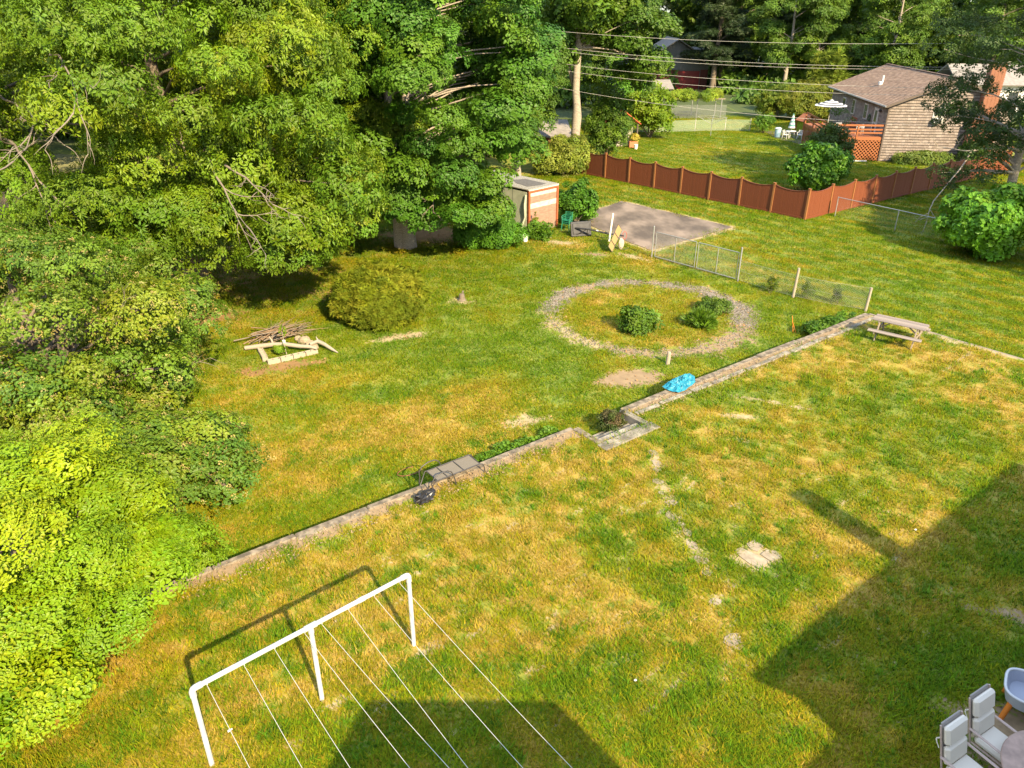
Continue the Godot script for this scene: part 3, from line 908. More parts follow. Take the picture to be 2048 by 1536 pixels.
# a tree: tapered trunk with limbs that run into the clumps, and a crown of leaf bunches
func tree(called: String, label: String, at: Vector3, o: Dictionary, group := "") -> Node3D:
	var r := RandomNumberGenerator.new()
	r.seed = o.get("seed", 1)
	var t := thing(called, label, o.get("category", "tree"), at, 0.0, group)
	var clumps: Array = o.get("clumps", [])
	var h: float = o.height
	var tr: float = o.get("trunk", 0.3)
	var lean: Vector3 = o.get("lean", Vector3.ZERO)
	var m := mb()
	for stem in o.get("stems", [Vector3.ZERO]):
		var path := []
		var rad := []
		for k in 9:
			var f := k / 8.0
			path.append(Vector3(0, -0.05, 0) + stem * (0.25 + 0.75 * f) + Vector3.UP * h * 0.86 * f + lean * f * f + Vector3(sin(f * 9.0 + tr * 9.0), 0, cos(f * 7.0 + tr)) * tr * 0.35 * sin(f * PI))
			rad.append(tr * (1.0 - 0.8 * f) * (1.35 if k == 0 else 1.0))
		m.tube(path, rad, 10)
		if r.randf() < 2.0:
			var stride: int = o.get("limb_every", 3)
			for k in clumps.size():
				if k % stride: continue
				var c: Vector3 = clumps[k][0]
				var f := clampf((c.y - (o.get("limb_drop", 1.5) as float)) / (h * 0.86), o.get("limb_low", 0.18), 0.92)
				var i := int(f * 8.0)
				var from: Vector3 = path[i].lerp(path[mini(i + 1, 8)], f * 8.0 - i)
				limb(m, from, c, rad[i] * 0.42, 0.02, 0.1, r, 5)
	part("trunk", m, mats[o.get("bark", "bark")], t)
	if clumps.size():
		foliage("crown", clumps, o.get("each", 30.0), o.get("leaf", "oak"), o.pal, o.get("size", Vector2(0.8, 1.2)), r, t, o.get("material", "leaf"), o.get("floor", 0.4), o.get("shell", 0.55), o.get("lift", 0.35))
	return t

func bush(called: String, label: String, at: Vector3, rad: Vector3, kind: String, pal: Array, o := {}) -> Node3D:
	var r := RandomNumberGenerator.new()
	r.seed = o.get("seed", 7)
	var t := thing(called, label, o.get("category", "bush"), at, 0.0, o.get("group", ""))
	var n: int = o.get("clumps", 24)
	var cl := clump_set(n, Vector3(0, rad.y * 0.9, 0), rad * 0.72, Vector2(rad.x * 0.26, rad.x * 0.42), o.get("flat", 0.9), r, 0.4, -0.8)
	cl += clump_set(n / 2, Vector3(0, rad.y * 0.95, 0), rad, Vector2(rad.x * 0.12, rad.x * 0.2), 1.0, r, 0.8, -0.5)
	var m := mb()
	for k in cl.size():
		if k % 3 == 0:
			limb(m, Vector3(r.randf_range(-0.12, 0.12), -0.03, r.randf_range(-0.12, 0.12)), cl[k][0], 0.03 * rad.x, 0.008, 0.08, r, 4)
	part("stems", m, mats["bark"], t)
	foliage("foliage", cl, o.get("each", 120.0), kind, pal, o.get("size", Vector2(0.8, 1.3)), r, t, o.get("material", "leaf"), 0.02, 0.5, o.get("lift", 0.3))
	return t

const OAK := [Color(0.113, 0.210, 0.0065), Color(0.153, 0.239, 0.0065), Color(0.089, 0.179, 0.0076), Color(0.186, 0.257, 0.0076)]
const MAPLE := [Color(0.062, 0.167, 0.0111), Color(0.087, 0.195, 0.0131), Color(0.049, 0.133, 0.0131), Color(0.118, 0.223, 0.0111)]
const LIME := [Color(0.160, 0.264, 0.0096), Color(0.200, 0.296, 0.0112), Color(0.128, 0.232, 0.0112)]
const DOGWOOD := [Color(0.175, 0.293, 0.0037), Color(0.226, 0.325, 0.0043), Color(0.143, 0.263, 0.0037), Color(0.260, 0.339, 0.0058)]
const RUSSET := [Color(0.116, 0.211, 0.0146), Color(0.165, 0.246, 0.0121), Color(0.090, 0.182, 0.0169), Color(0.212, 0.262, 0.0146)]
const TIPS := [Color(0.30, 0.235, 0.060), Color(0.27, 0.20, 0.045), Color(0.33, 0.28, 0.09)]
const YEW := [Color(0.146, 0.183, 0.0105), Color(0.102, 0.149, 0.0094), Color(0.231, 0.239, 0.0175), Color(0.171, 0.210, 0.0094)]
const WOODS := [Color(0.085, 0.165, 0.013), Color(0.115, 0.200, 0.014), Color(0.068, 0.140, 0.013)]
const PINE := [Color(0.036, 0.066, 0.020), Color(0.050, 0.084, 0.022), Color(0.028, 0.055, 0.018)]

func build_near_trees() -> void:
	var r := RandomNumberGenerator.new()
	r.seed = 90
	# the bright dogwood by the clothesline
	var cl := clump_set(56, Vector3(0, 2.55, 0), Vector3(2.4, 1.9, 2.55), Vector2(0.55, 0.95), 0.58, r, 0.5, -0.85)
	cl += clump_set(16, Vector3(0.9, 1.5, -0.7), Vector3(1.8, 1.0, 1.8), Vector2(0.6, 0.9), 0.6, r, 0.5, -0.6)
	cl += clump_set(12, Vector3(0.4, 1.0, 1.9), Vector3(1.2, 0.8, 1.2), Vector2(0.5, 0.8), 0.6, r, 0.5, -0.6)
	tree("dogwood_tree", "bright lime green leafy tree beside the white clothesline frame", Vector3(-9.25, 0, -11.0), {"seed": 5, "height": 4.2, "trunk": 0.13, "clumps": cl, "each": 400.0, "leaf": "dogwood", "pal": DOGWOOD, "size": Vector2(0.48, 0.95), "stems": [Vector3.ZERO, Vector3(0.5, 0, 0.2), Vector3(-0.4, 0, 0.3)], "floor": 0.15, "shell": 0.4, "lift": 0.7})
	# the wide low tree with rusty blossom
	cl = clump_set(120, Vector3(0, 3.2, 0), Vector3(4.7, 2.75, 5.3), Vector2(0.8, 1.3), 0.55, r, 0.55, -0.8)
	cl += clump_set(26, Vector3(5.6, 1.3, 4.2), Vector3(2.0, 1.0, 1.9), Vector2(0.6, 1.0), 0.6, r, 0.4, -0.5)
	cl += clump_set(20, Vector3(2.6, 1.7, 5.0), Vector3(3.0, 1.4, 1.6), Vector2(0.6, 1.0), 0.6, r, 0.4, -0.5)
	var t := tree("flowering_tree", "wide low spreading tree with small dark leaves and rusty orange seed heads", Vector3(-14.4, L, -20.6), {"seed": 6, "height": 6.4, "trunk": 0.3, "clumps": cl, "each": 125.0, "leaf": "small", "pal": RUSSET, "size": Vector2(0.8, 1.3), "floor": 0.4, "stems": [Vector3.ZERO, Vector3(1.6, 0, 0.6), Vector3(-1.0, 0, 1.2)], "limb_low": 0.08, "lift": 0.5, "limb_every": 5, "shell": 0.35})
	foliage("seed_heads", cl, 34.0, "blossom", TIPS, Vector2(0.6, 1.15), r, t, "petal", 0.5, 0.9, 0.8)
	var dm := mb()
	for k in 9:
		var c: Vector3 = cl[r.randi() % 100][0]
		dead_branch(dm, c, Vector3(rf(-1, 1), rf(0.2, 0.8), rf(-0.2, 1)).normalized(), rf(0.9, 1.7), 0.022, 1, r)
	part("dead_twigs", dm, mats["dead_wood"], t)
	# oaks
	var oaks := [
		[Vector3(-14.6, L, -33.2), 17.0, 0.5, 8.6, 12, "great oak with hanging boughs and a dark trunk behind the stick pile", 150],
		[Vector3(-23.5, L, -36.5), 18.0, 0.55, 9.2, 13, "leaning oak with bare grey branches beside the board fence", 150],
		[Vector3(-10.6, L, -42.5), 17.5, 0.42, 6.4, 14, "tall oak between the great oak and the two stemmed maple", 110],
	]
	for q in oaks:
		var rr: float = q[3]
		var cc := clump_set(q[6], Vector3(0, 9.6, 0), Vector3(rr, 7.6, rr), Vector2(1.05, 1.85), 0.52, r, 0.5, -0.95)
		var low: float = 6.6 if q[4] == 13 else 0.0        # the boughs over the pond side are high
		cc = cc.filter(func(k): return k[0].y > low and (q[4] != 12 or k[0].x > -4.4 or k[0].y > 7.2))
		if q[4] == 12:
			cc += clump_set(34, Vector3(3.2, 4.4, 3.6), Vector3(4.4, 1.9, 2.8), Vector2(0.9, 1.5), 0.5, r, 0.4, -0.8)
			cc += clump_set(16, Vector3(-1.0, 4.2, 4.6), Vector3(3.0, 1.8, 2.2), Vector2(0.9, 1.5), 0.5, r, 0.4, -0.8)
			cc += clump_set(30, Vector3(5.6, 7.0, 3.0), Vector3(3.2, 4.2, 3.0), Vector2(1.0, 1.6), 0.55, r, 0.4, -0.9)
		t = tree("oak_tree", q[5], q[0], {"seed": q[4], "height": q[1], "trunk": q[2], "clumps": cc, "each": 125.0, "leaf": "oak", "pal": OAK, "size": Vector2(0.58, 0.95), "floor": 1.2, "limb_every": 3, "limb_low": 0.2, "lean": Vector3(-1.5, 0, 0) if q[4] == 13 else Vector3.ZERO}, "big oaks along the edge of the garden")
		if q[4] != 14:
			dm = mb()
			if q[4] == 12:
				for b in [[Vector3(-0.6, 10.6, 6.3), Vector3(0.75, 0.05, 0.65), 4.4], [Vector3(-1.8, 9.0, 6.6), Vector3(0.8, -0.05, 0.6), 4.6], [Vector3(-3.0, 9.2, 6.0), Vector3(0.3, 0.3, 0.9), 3.0], [Vector3(3.6, 7.0, 5.2), Vector3(0.35, -0.85, 0.7), 3.6], [Vector3(4.2, 6.9, 5.4), Vector3(0.8, -0.4, 0.6), 2.6], [Vector3(0.1, 3.0, 2.0), Vector3(0.3, -0.7, 0.8), 2.4], [Vector3(0.2, 3.2, 2.0), Vector3(-0.4, -0.6, 0.8), 1.6]]:
					dead_branch(dm, b[0], b[1].normalized(), b[2], 0.05, 2, r)
			else:
				for b in [[Vector3(4.0, 9.3, 6.5), Vector3(0.6, -0.05, 0.8), 4.0], [Vector3(4.2, 7.6, 7.0), Vector3(0.8, -0.1, 0.7), 4.2], [Vector3(3.5, 5.0, 6.0), Vector3(0.5, -0.3, 0.8), 2.6]]:
					dead_branch(dm, b[0], b[1].normalized(), b[2], 0.07, 2, r)
			part("dead_branches", dm, mats["dead_wood"], t)
	# maple by the trailer body
	cl = clump_set(150, Vector3(1.9, 8.9, 0), Vector3(5.5, 7.0, 5.2), Vector2(1.0, 1.7), 0.5, r, 0.5, -0.95)
	cl += clump_set(22, Vector3(2.9, 2.8, 2.4), Vector3(2.3, 1.4, 1.8), Vector2(0.7, 1.2), 0.5, r, 0.4, -0.8)
	cl += clump_set(12, Vector3(-1.0, 2.9, 2.2), Vector3(2.0, 1.4, 1.6), Vector2(0.7, 1.2), 0.5, r, 0.4, -0.8)
	t = tree("maple_tree", "dense dark green maple with two pale stems beside the old box body", Vector3(-5.9, L, -40.9), {"seed": 15, "height": 16.0, "trunk": 0.36, "clumps": cl, "each": 105.0, "leaf": "maple", "pal": MAPLE, "size": Vector2(0.66, 1.05), "bark": "bark_pale", "stems": [Vector3(0.5, 0, 0), Vector3(-0.9, 0, -0.4)], "floor": 0.9, "lift": 0.6})
	dm = mb()
	for b in [[Vector3(2.2, 4.6, 3.4), Vector3(0.3, -0.9, 0.3), 1.8]]:
		dead_branch(dm, b[0], b[1].normalized(), b[2], 0.05, 2, r)
	part("dead_branches", dm, mats["dead_wood"], t)
	# shade trees on the right, mostly out of the picture
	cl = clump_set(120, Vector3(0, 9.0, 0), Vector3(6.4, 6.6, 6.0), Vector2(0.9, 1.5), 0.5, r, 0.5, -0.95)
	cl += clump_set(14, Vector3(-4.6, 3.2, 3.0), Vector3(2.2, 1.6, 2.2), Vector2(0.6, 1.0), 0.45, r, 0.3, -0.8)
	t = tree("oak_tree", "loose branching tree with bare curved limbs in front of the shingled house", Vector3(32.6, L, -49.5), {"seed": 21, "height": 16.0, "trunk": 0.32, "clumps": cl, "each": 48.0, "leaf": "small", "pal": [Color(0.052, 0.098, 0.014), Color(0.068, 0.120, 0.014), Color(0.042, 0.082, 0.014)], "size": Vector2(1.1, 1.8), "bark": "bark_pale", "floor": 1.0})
	dm = mb()
	limb(dm, Vector3(0, 3.8, 0), Vector3(-5.0, 4.3, 3.0), 0.11, 0.06, 0.06, r)
	limb(dm, Vector3(-5.0, 4.3, 3.0), Vector3(-7.3, 1.6, 4.4), 0.06, 0.03, 0.12, r)
	dead_branch(dm, Vector3(-7.3, 1.6, 4.4), Vector3(-0.6, -0.5, 0.5).normalized(), 1.6, 0.035, 2, r)
	dead_branch(dm, Vector3(-5.0, 4.3, 3.0), Vector3(-0.9, -0.1, 0.1).normalized(), 2.4, 0.04, 2, r)
	part("bare_limbs", dm, mats["bark_pale"], t)
	cl = clump_set(100, Vector3(0, 18.5, 0), Vector3(7.0, 5.5, 7.0), Vector2(1.3, 2.0), 0.6, r, 0.45, -0.9)
	tree("oak_tree", "very tall shade tree standing past the chain link fence", Vector3(42.5, L, -33.5), {"seed": 23, "height": 23.0, "trunk": 0.45, "clumps": cl, "each": 26.0, "leaf": "oak", "pal": OAK, "size": Vector2(1.2, 1.7)})
	cl = clump_set(90, Vector3(0, 9.0, 0), Vector3(5.4, 4.6, 6.4), Vector2(1.1, 1.8), 0.6, r, 0.5, -0.9)
	tree("oak_tree", "shade tree standing past the lawn beside the own house", Vector3(36.3, L, -29.3), {"seed": 22, "height": 14.0, "trunk": 0.35, "clumps": cl, "each": 26.0, "leaf": "oak", "pal": OAK, "size": Vector2(1.1, 1.6)})

func build_bushes() -> void:
	bush("round_bush", "big rounded yellow green evergreen bush beside the stick pile", Vector3(-5.6, L, -30.0), Vector3(1.9, 1.12, 1.6), "needle", YEW, {"seed": 31, "clumps": 80, "each": 300.0, "material": "needle", "size": Vector2(1.0, 1.7), "flat": 0.95})
	bush("ring_bush", "rounded dark green leafy bush inside the gravel ring", Vector3(5.2, L, -28.8), Vector3(0.85, 0.46, 0.7), "small", [Color(0.095, 0.185, 0.008), Color(0.125, 0.220, 0.008), Color(0.075, 0.155, 0.010)], {"seed": 32, "clumps": 16, "each": 230.0, "size": Vector2(0.9, 1.6), "flat": 1.1, "lift": 1.2})
	bush("ring_plant", "clump of long green leaves inside the gravel ring, beside the gravel", Vector3(7.9, L, -29.2), Vector3(0.6, 0.2, 0.5), "blade", [Color(0.10, 0.20, 0.010), Color(0.13, 0.24, 0.012)], {"seed": 33, "clumps": 10, "each": 300.0, "category": "plant"})
	bush("ring_plant", "low spreading green weed at the far edge of the bed in the ring", Vector3(8.9, L, -30.9), Vector3(0.8, 0.28, 0.7), "small", [Color(0.08, 0.16, 0.012), Color(0.12, 0.19, 0.012)], {"seed": 34, "clumps": 10, "each": 260.0, "category": "plant"})
	bush("box_bush", "bright green bush between the old box body and the asphalt pad", Vector3(4.0, L, -46.3), Vector3(1.3, 1.35, 1.3), "maple", [Color(0.05, 0.15, 0.012), Color(0.08, 0.20, 0.012), Color(0.10, 0.22, 0.014)], {"seed": 35, "clumps": 26, "each": 150.0, "size": Vector2(0.8, 1.2)})
	bush("brush_clump", "low bright green brush growing along the side of the old box body", Vector3(-1.3, L, -41.2), Vector3(2.0, 0.85, 1.3), "small", [Color(0.09, 0.24, 0.012), Color(0.13, 0.28, 0.014), Color(0.07, 0.19, 0.012)], {"seed": 36, "clumps": 40, "each": 190.0, "size": Vector2(1.0, 1.5)})
	bush("brush_clump", "small green weeds in front of the boarded door of the box", Vector3(1.5, L, -42.5), Vector3(0.9, 0.55, 0.5), "small", [Color(0.08, 0.20, 0.012), Color(0.13, 0.25, 0.014)], {"seed": 37, "clumps": 16, "each": 220.0, "size": Vector2(1.0, 1.4)})
	bush("tall_weed", "tall yellow green weed standing against the boarded door", Vector3(1.35, L, -43.15), Vector3(0.22, 0.75, 0.2), "small", [Color(0.20, 0.24, 0.02), Color(0.28, 0.28, 0.05)], {"seed": 38, "clumps": 14, "each": 500.0, "category": "plant"})
	bush("maple_bush", "large bright green bush on the shaded lawn in front of the bare limbs", Vector3(25.6, L, -39.6), Vector3(2.6, 1.75, 2.2), "maple", [Color(0.10, 0.25, 0.010), Color(0.14, 0.30, 0.012), Color(0.18, 0.33, 0.012)], {"seed": 39, "clumps": 46, "each": 80.0, "size": Vector2(1.1, 1.6)})
	bush("fence_bush", "bright green shrub standing behind the red fence below the deck", Vector3(22.4, L, -55.4), Vector3(2.3, 1.7, 1.6), "maple", [Color(0.09, 0.23, 0.010), Color(0.13, 0.28, 0.010), Color(0.07, 0.18, 0.010)], {"seed": 40, "clumps": 34, "each": 70.0, "size": Vector2(1.1, 1.6)})
	bush("deck_tree", "slender dark feathery young tree in front of the orange deck", Vector3(24.6, L, -60.0), Vector3(1.9, 2.6, 1.5), "small", [Color(0.065, 0.115, 0.014), Color(0.085, 0.14, 0.014)], {"seed": 41, "clumps": 40, "each": 60.0, "category": "tree", "size": Vector2(1.2, 1.9)})
	bush("vine_bush", "pale yellow green vine and shrub tangle at the foot of the tall bare trunk", Vector3(4.0, L, -61.6), Vector3(2.6, 1.5, 1.5), "small", [Color(0.22, 0.28, 0.03), Color(0.28, 0.31, 0.05), Color(0.16, 0.25, 0.02)], {"seed": 42, "clumps": 34, "each": 80.0, "size": Vector2(1.3, 2.0)})
	bush("vine_thicket", "tall leafy vine thicket right of the tall bare trunk", Vector3(8.0, L, -66.5), Vector3(2.1, 3.3, 1.8), "small", [Color(0.09, 0.18, 0.014), Color(0.14, 0.23, 0.016), Color(0.07, 0.15, 0.014)], {"seed": 43, "clumps": 60, "each": 80.0, "size": Vector2(1.3, 2.0)})
	bush("lime_shrub", "lime green tall shrub behind the small red roofed shed", Vector3(14.2, L, -80.5), Vector3(2.6, 2.6, 2.0), "far", LIME, {"seed": 44, "clumps": 40, "each": 36.0, "size": Vector2(0.7, 1.0)})
	bush("lime_shrub", "green feathery tree rising over the small red roofed shed", Vector3(12.2, L, -84.0), Vector3(2.6, 4.4, 2.2), "far", [Color(0.10, 0.24, 0.014), Color(0.15, 0.28, 0.014)], {"seed": 45, "clumps": 50, "each": 36.0, "size": Vector2(0.7, 1.0)})
	bush("hedge_shrub", "clipped round yellow green shrub at the end of the hedge", Vector3(31.6, L, -95.0), Vector3(2.6, 2.1, 2.2), "far", [Color(0.13, 0.20, 0.014), Color(0.18, 0.23, 0.016)], {"seed": 46, "clumps": 40, "each": 40.0, "size": Vector2(0.5, 0.8)})
	bush("hedge_shrub", "long clipped hedge running towards the shingled house", Vector3(36.0, L, -94.0), Vector3(4.4, 2.0, 1.8), "far", [Color(0.15, 0.20, 0.014), Color(0.20, 0.22, 0.018)], {"seed": 47, "clumps": 56, "each": 32.0, "size": Vector2(0.5, 0.8), "category": "hedge"})
	bush("feather_shrub", "soft green conifer at the back corner of the shingled house", Vector3(37.8, L, -97.0), Vector3(2.0, 4.0, 2.0), "needle", [Color(0.12, 0.18, 0.02), Color(0.16, 0.21, 0.02)], {"seed": 48, "clumps": 40, "each": 60.0, "size": Vector2(4.0, 6.0), "material": "needle", "category": "tree"})
	bush("ground_cover", "low ivy bed along the foot of the shingled gable wall", Vector3(35.2, L, -66.1), Vector3(2.9, 0.3, 0.5), "small", [Color(0.11, 0.18, 0.02), Color(0.16, 0.22, 0.03)], {"seed": 49, "clumps": 30, "each": 60.0, "size": Vector2(1.2, 1.8), "category": "plants", "flat": 0.5})
	bush("wall_shrub", "small dark green shrub by the brick chimney foot", Vector3(39.0, L, -65.6), Vector3(1.2, 1.0, 0.9), "small", [Color(0.05, 0.12, 0.014), Color(0.10, 0.20, 0.02)], {"seed": 50, "clumps": 18, "each": 100.0, "size": Vector2(1.2, 1.8)})
	var wb := bush("white_bush", "bush with white blossom and lime leaves right of the chimney", Vector3(44.5, L, -66.0), Vector3(2.2, 2.4, 1.8), "far", LIME, {"seed": 51, "clumps": 30, "each": 36.0, "size": Vector2(0.6, 0.9)})
	var r := RandomNumberGenerator.new()
	r.seed = 3
	foliage("blossom", clump_set(8, Vector3(0, 2.6, 0.6), Vector3(1.8, 1.8, 1.2), Vector2(0.4, 0.7), 0.8, r), 60.0, "small", [Color(0.75, 0.72, 0.66)], Vector2(1.2, 1.8), r, wb, "petal")
	bush("yard_shrub", "small green shrub at the end of the pale netting fence", Vector3(26.8, L, -83.6), Vector3(1.2, 1.0, 0.9), "far", [Color(0.08, 0.19, 0.014), Color(0.12, 0.24, 0.014)], {"seed": 52, "clumps": 16, "each": 60.0, "size": Vector2(0.4, 0.7)})
	# weeds along the foot of the retaining wall: one thing for each clump
	var k := 0
	for p in [[-0.7, -18.72], [-0.1, -19.2], [0.45, -19.58], [1.1, -20.08]]:
		bush("wall_weed", "bright green leafy weed at the foot of the wall between lounger and steps", Vector3(p[0], L, p[1]), Vector3(0.36, 0.13, 0.2), "small", [Color(0.09, 0.19, 0.010), Color(0.12, 0.23, 0.010)], {"seed": 60 + k, "clumps": 8, "each": 700.0, "size": Vector2(1.0, 1.5), "category": "weed", "group": "weeds along the wall foot"})
		k += 1
	for p in [[13.2, -28.7], [12.5, -28.25], [13.8, -29.3]]:
		bush("fence_weed", "dark green weed in the corner between the wire fence and the wall", Vector3(p[0], L, p[1]), Vector3(0.6, 0.32, 0.45), "small", [Color(0.07, 0.17, 0.012), Color(0.11, 0.22, 0.012)], {"seed": 70 + k, "clumps": 9, "each": 420.0, "size": Vector2(1.0, 1.4), "category": "weed", "group": "weeds in the fence corner"})
		k += 1
	bush("step_ivy", "dark ivy hanging over the side of the sunken steps", Vector3(3.15, L - 0.05, -20.55), Vector3(0.5, 0.42, 0.5), "small", [Color(0.07, 0.10, 0.02), Color(0.05, 0.09, 0.014), Color(0.13, 0.10, 0.04)], {"seed": 80, "clumps": 20, "each": 520.0, "size": Vector2(0.6, 0.9), "category": "ivy"})
	bush("pit_plant", "small lime green seedling growing inside the block ring", Vector3(-8.9, L + 0.1, -26.3), Vector3(0.28, 0.2, 0.22), "small", LIME, {"seed": 81, "clumps": 5, "each": 900.0, "size": Vector2(0.8, 1.2), "category": "plant"})
	# saplings on the wire fence
	for p in [[12.2, -33.4, "thin green sapling growing up the wire fence near the gate", 82], [14.7, -32.0, "dry leafy creeper climbing the wire fence between the wooden posts", 83], [13.6, -32.6, "small weed at the foot of the wooden fence post", 84]]:
		bush("fence_creeper", p[2], Vector3(p[0], L, p[1]), Vector3(0.3, 0.5, 0.12), "small", [Color(0.08, 0.15, 0.012), Color(0.12, 0.18, 0.014)], {"seed": p[3], "clumps": 8, "each": 160.0, "category": "plant"})

func build_woods() -> void:
	var r := RandomNumberGenerator.new()
	r.seed = 200
	# the tall bare trunk with a fork
	var cl := clump_set(60, Vector3(1.0, 14.5, 0), Vector3(5.2, 4.4, 4.4), Vector2(1.0, 1.7), 0.6, r, 0.4, -1.0)
	cl += clump_set(16, Vector3(-2.2, 9.6, 0), Vector3(2.0, 3.0, 2.0), Vector2(0.8, 1.3), 0.6, r, 0.4, -1.0)
	cl += clump_set(26, Vector3(4.6, 9.4, -1.0), Vector3(3.0, 3.4, 2.4), Vector2(0.9, 1.5), 0.6, r, 0.4, -1.0)
	var t := thing("tall_tree", "tall tree with a long pale bare forked trunk at the end of the red fence", "tree", Vector3(5.1, L, -63.0))
	var m := mb()
	m.tube([Vector3(0, -0.1, 0), Vector3(0.03, 0.6, 0), Vector3(0.02, 3.0, 0), Vector3(0.08, 4.2, 0), Vector3(0.05, 5.0, 0), Vector3(-0.08, 6.2, 0), Vector3(-0.05, 8.0, 0), Vector3(0.0, 9.6, 0)], [0.5, 0.38, 0.36, 0.38, 0.31, 0.29, 0.27, 0.29], 12)
	m.tube([Vector3(0.05, 9.5, 0), Vector3(-0.15, 11.0, 0.1), Vector3(-0.2, 13.5, 0)], [0.28, 0.2, 0.12], 8)
	m.tube([Vector3(0.05, 9.5, 0), Vector3(0.9, 11.0, 0), Vector3(1.6, 13.6, 0)], [0.26, 0.19, 0.1], 8)
	m.tube([Vector3(-0.1, 6.0, -0.3), Vector3(-0.7, 8.0, -0.6), Vector3(-1.3, 11.0, -0.6), Vector3(-1.5, 13.0, -0.6)], [0.16, 0.15, 0.12, 0.07], 8)
	for k in range(0, cl.size(), 3):
		limb(m, Vector3(0.1, clampf(cl[k][0].y - 2.0, 9.2, 13.0), 0), cl[k][0], 0.08, 0.02, 0.08, r, 5)
	part("trunk", m, mats["bark_pale"], t)
	foliage("crown", cl, 30.0, "maple", WOODS, Vector2(1.4, 2.0), r, t, "leaf", 3.0)
	# prototypes for the wood behind
	var specs := [
		["leafy", 19.0, 0.34, 4.8, WOODS, "far", "bark_pale"],
		["dark", 20.0, 0.38, 5.4, WOODS, "far", "bark"],
		["pine", 22.0, 0.4, 4.6, PINE, "pine", "bark"],
	]
	var where := [
		# x, z, kind, size, label
		[-2.0, -70, 1, 1.0, "dark broadleaf tree behind the box body and the maple"],
		[-9.0, -64, 1, 1.0, "dark broadleaf tree deep behind the two stemmed maple"],
		[0.5, -58.0, 0, 0.62, "green young tree filling the gap left of the tall bare trunk"],
		[11.5, -93, 0, 0.85, "sunlit leafy tree right of the tall bare trunk, above the shed"],
		[12.8, -103, 1, 0.95, "dark tree left of the grey barn"],
		[15.0, -122, 0, 1.05, "leafy tree behind the left corner of the grey barn"],
		[24.0, -150, 2, 1.15, "dark pine standing behind the ridge of the grey barn"],
		[31.5, -126, 2, 1.1, "thick trunked pine at the right corner of the grey barn"],
		[33.6, -130, 2, 1.0, "second pine at the right corner of the grey barn"],
		[37.5, -137, 1, 1.1, "dark tree behind the pines right of the barn"],
		[41.0, -121, 0, 1.0, "pale trunked tree rising behind the clipped hedge"],
		[45.8, -122, 0, 0.8, "thin pale trunked tree between hedge and house"],
		[44.0, -140, 2, 1.1, "dark pine behind the pale trunked trees"],
		[51.0, -135, 1, 1.1, "dark tree behind the ridge of the shingled house"],
		[54.0, -116, 0, 0.95, "sunlit tree behind the roof of the shingled house"],
		[60.0, -128, 0, 1.05, "leafy tree over the right end of the shingled roof"],
		[58.0, -148, 2, 1.2, "tall pine behind the leafy trees past the shingled roof"],
		[66.0, -112, 1, 0.9, "dark tree left of the pale roofed building"],
		[76.0, -122, 0, 1.0, "tree behind the pale roofed building"],
		[84.0, -118, 1, 1.0, "dark tree past the right end of the pale roofed building"],
		[-20, -66, 1, 1.1, "dark tree in the wood behind the big oaks"],
		[-30, -70, 0, 1.1, "leafy tree in the wood behind the leaning oak"],
		[-40, -62, 1, 1.1, "dark tree past the board fence"],
		[-50, -70, 0, 1.1, "leafy tree past the board fence and the pond"],
		[-14, -78, 0, 1.1, "leafy tree far behind the great oak"],
		[-52, -50, 0, 0.9, "leafy tree at the near end of the board fence"],
	]
	var protos := []
	for s in specs:
		var rr: float = s[3]
		var cc: Array
		if s[0] == "pine":
			cc = []
			for k in 60:
				var y := 4.0 + 17.0 * k / 60.0
				var a := r.randf() * TAU
				var reach := rr * (1.0 - 0.75 * (y - 4.0) / 18.0) * r.randf_range(0.4, 0.9)
				cc.append([Vector3(cos(a) * reach, y, sin(a) * reach), Vector3(1.6, 0.45, 1.6)])
		else:
			cc = clump_set(64, Vector3(0, s[1] * 0.56, 0), Vector3(rr, s[1] * 0.42, rr), Vector2(1.2, 2.0), 0.6, r, 0.5, -0.97)
		protos.append([s, cc])
	var made := {}
	for w in where:
		var s: Array = protos[w[2]][0]
		var o: Node3D
		if made.has(w[2]):
			o = made[w[2]].duplicate()
			o.name = numbered(s[0] + "_tree")
			add_child(o, true)
			o.position = Vector3(w[0], L, w[1])
			tag(o, w[4], "tree", "trees of the wood behind")
		else:
			o = tree(s[0] + "_tree", w[4], Vector3(w[0], L, w[1]), {"seed": 300 + w[2], "height": s[1], "trunk": s[2], "clumps": protos[w[2]][1], "each": 20.0 if w[2] < 2 else 26.0, "leaf": s[5], "pal": s[4], "size": Vector2(0.9, 1.3), "bark": s[6], "floor": 1.0}, "trees of the wood behind")
			made[w[2]] = o
		o.rotation.y = r.randf() * TAU
		o.scale = Vector3.ONE * w[3]
	# the wood beyond, one mass
	var far := []
	for k in 760:
		var a := r.randf_range(-0.72, 0.78)
		var d := r.randf_range(148.0, 205.0)
		if a < -0.1: d -= 62.0 * clampf((-a - 0.1) * 5.0, 0.0, 1.0)
		far.append([Vector3(sin(a) * d, L + 0.5 + 27.0 * r.randf(), -cos(a) * d), Vector3(3.4, 2.4, 3.4) * r.randf_range(0.7, 1.3)])
	for k in 150:
		var x := r.randf_range(2.0, 84.0)
		var z := r.randf_range(-150.0, -104.0)
		if x > 17.0 and x < 33.0 and z > -132.0: continue
		if x > 54.0 and z > -112.0: continue
		far.append([Vector3(x, L + r.randf_range(0.2, 1.6), z), Vector3(2.4, 1.3, 2.0) * r.randf_range(0.6, 1.3)])
	for k in 60:
		far.append([Vector3(r.randf_range(-34.0, 4.0), L + r.randf_range(0.2, 1.6), r.randf_range(-92.0, -72.0)), Vector3(2.4, 1.4, 2.0) * r.randf_range(0.6, 1.3)])
	var o2 := Node3D.new()
	o2.name = numbered("far_woodland")
	add_child(o2, true)
	tag(o2, "dark mass of woodland behind all the gardens", "woodland")
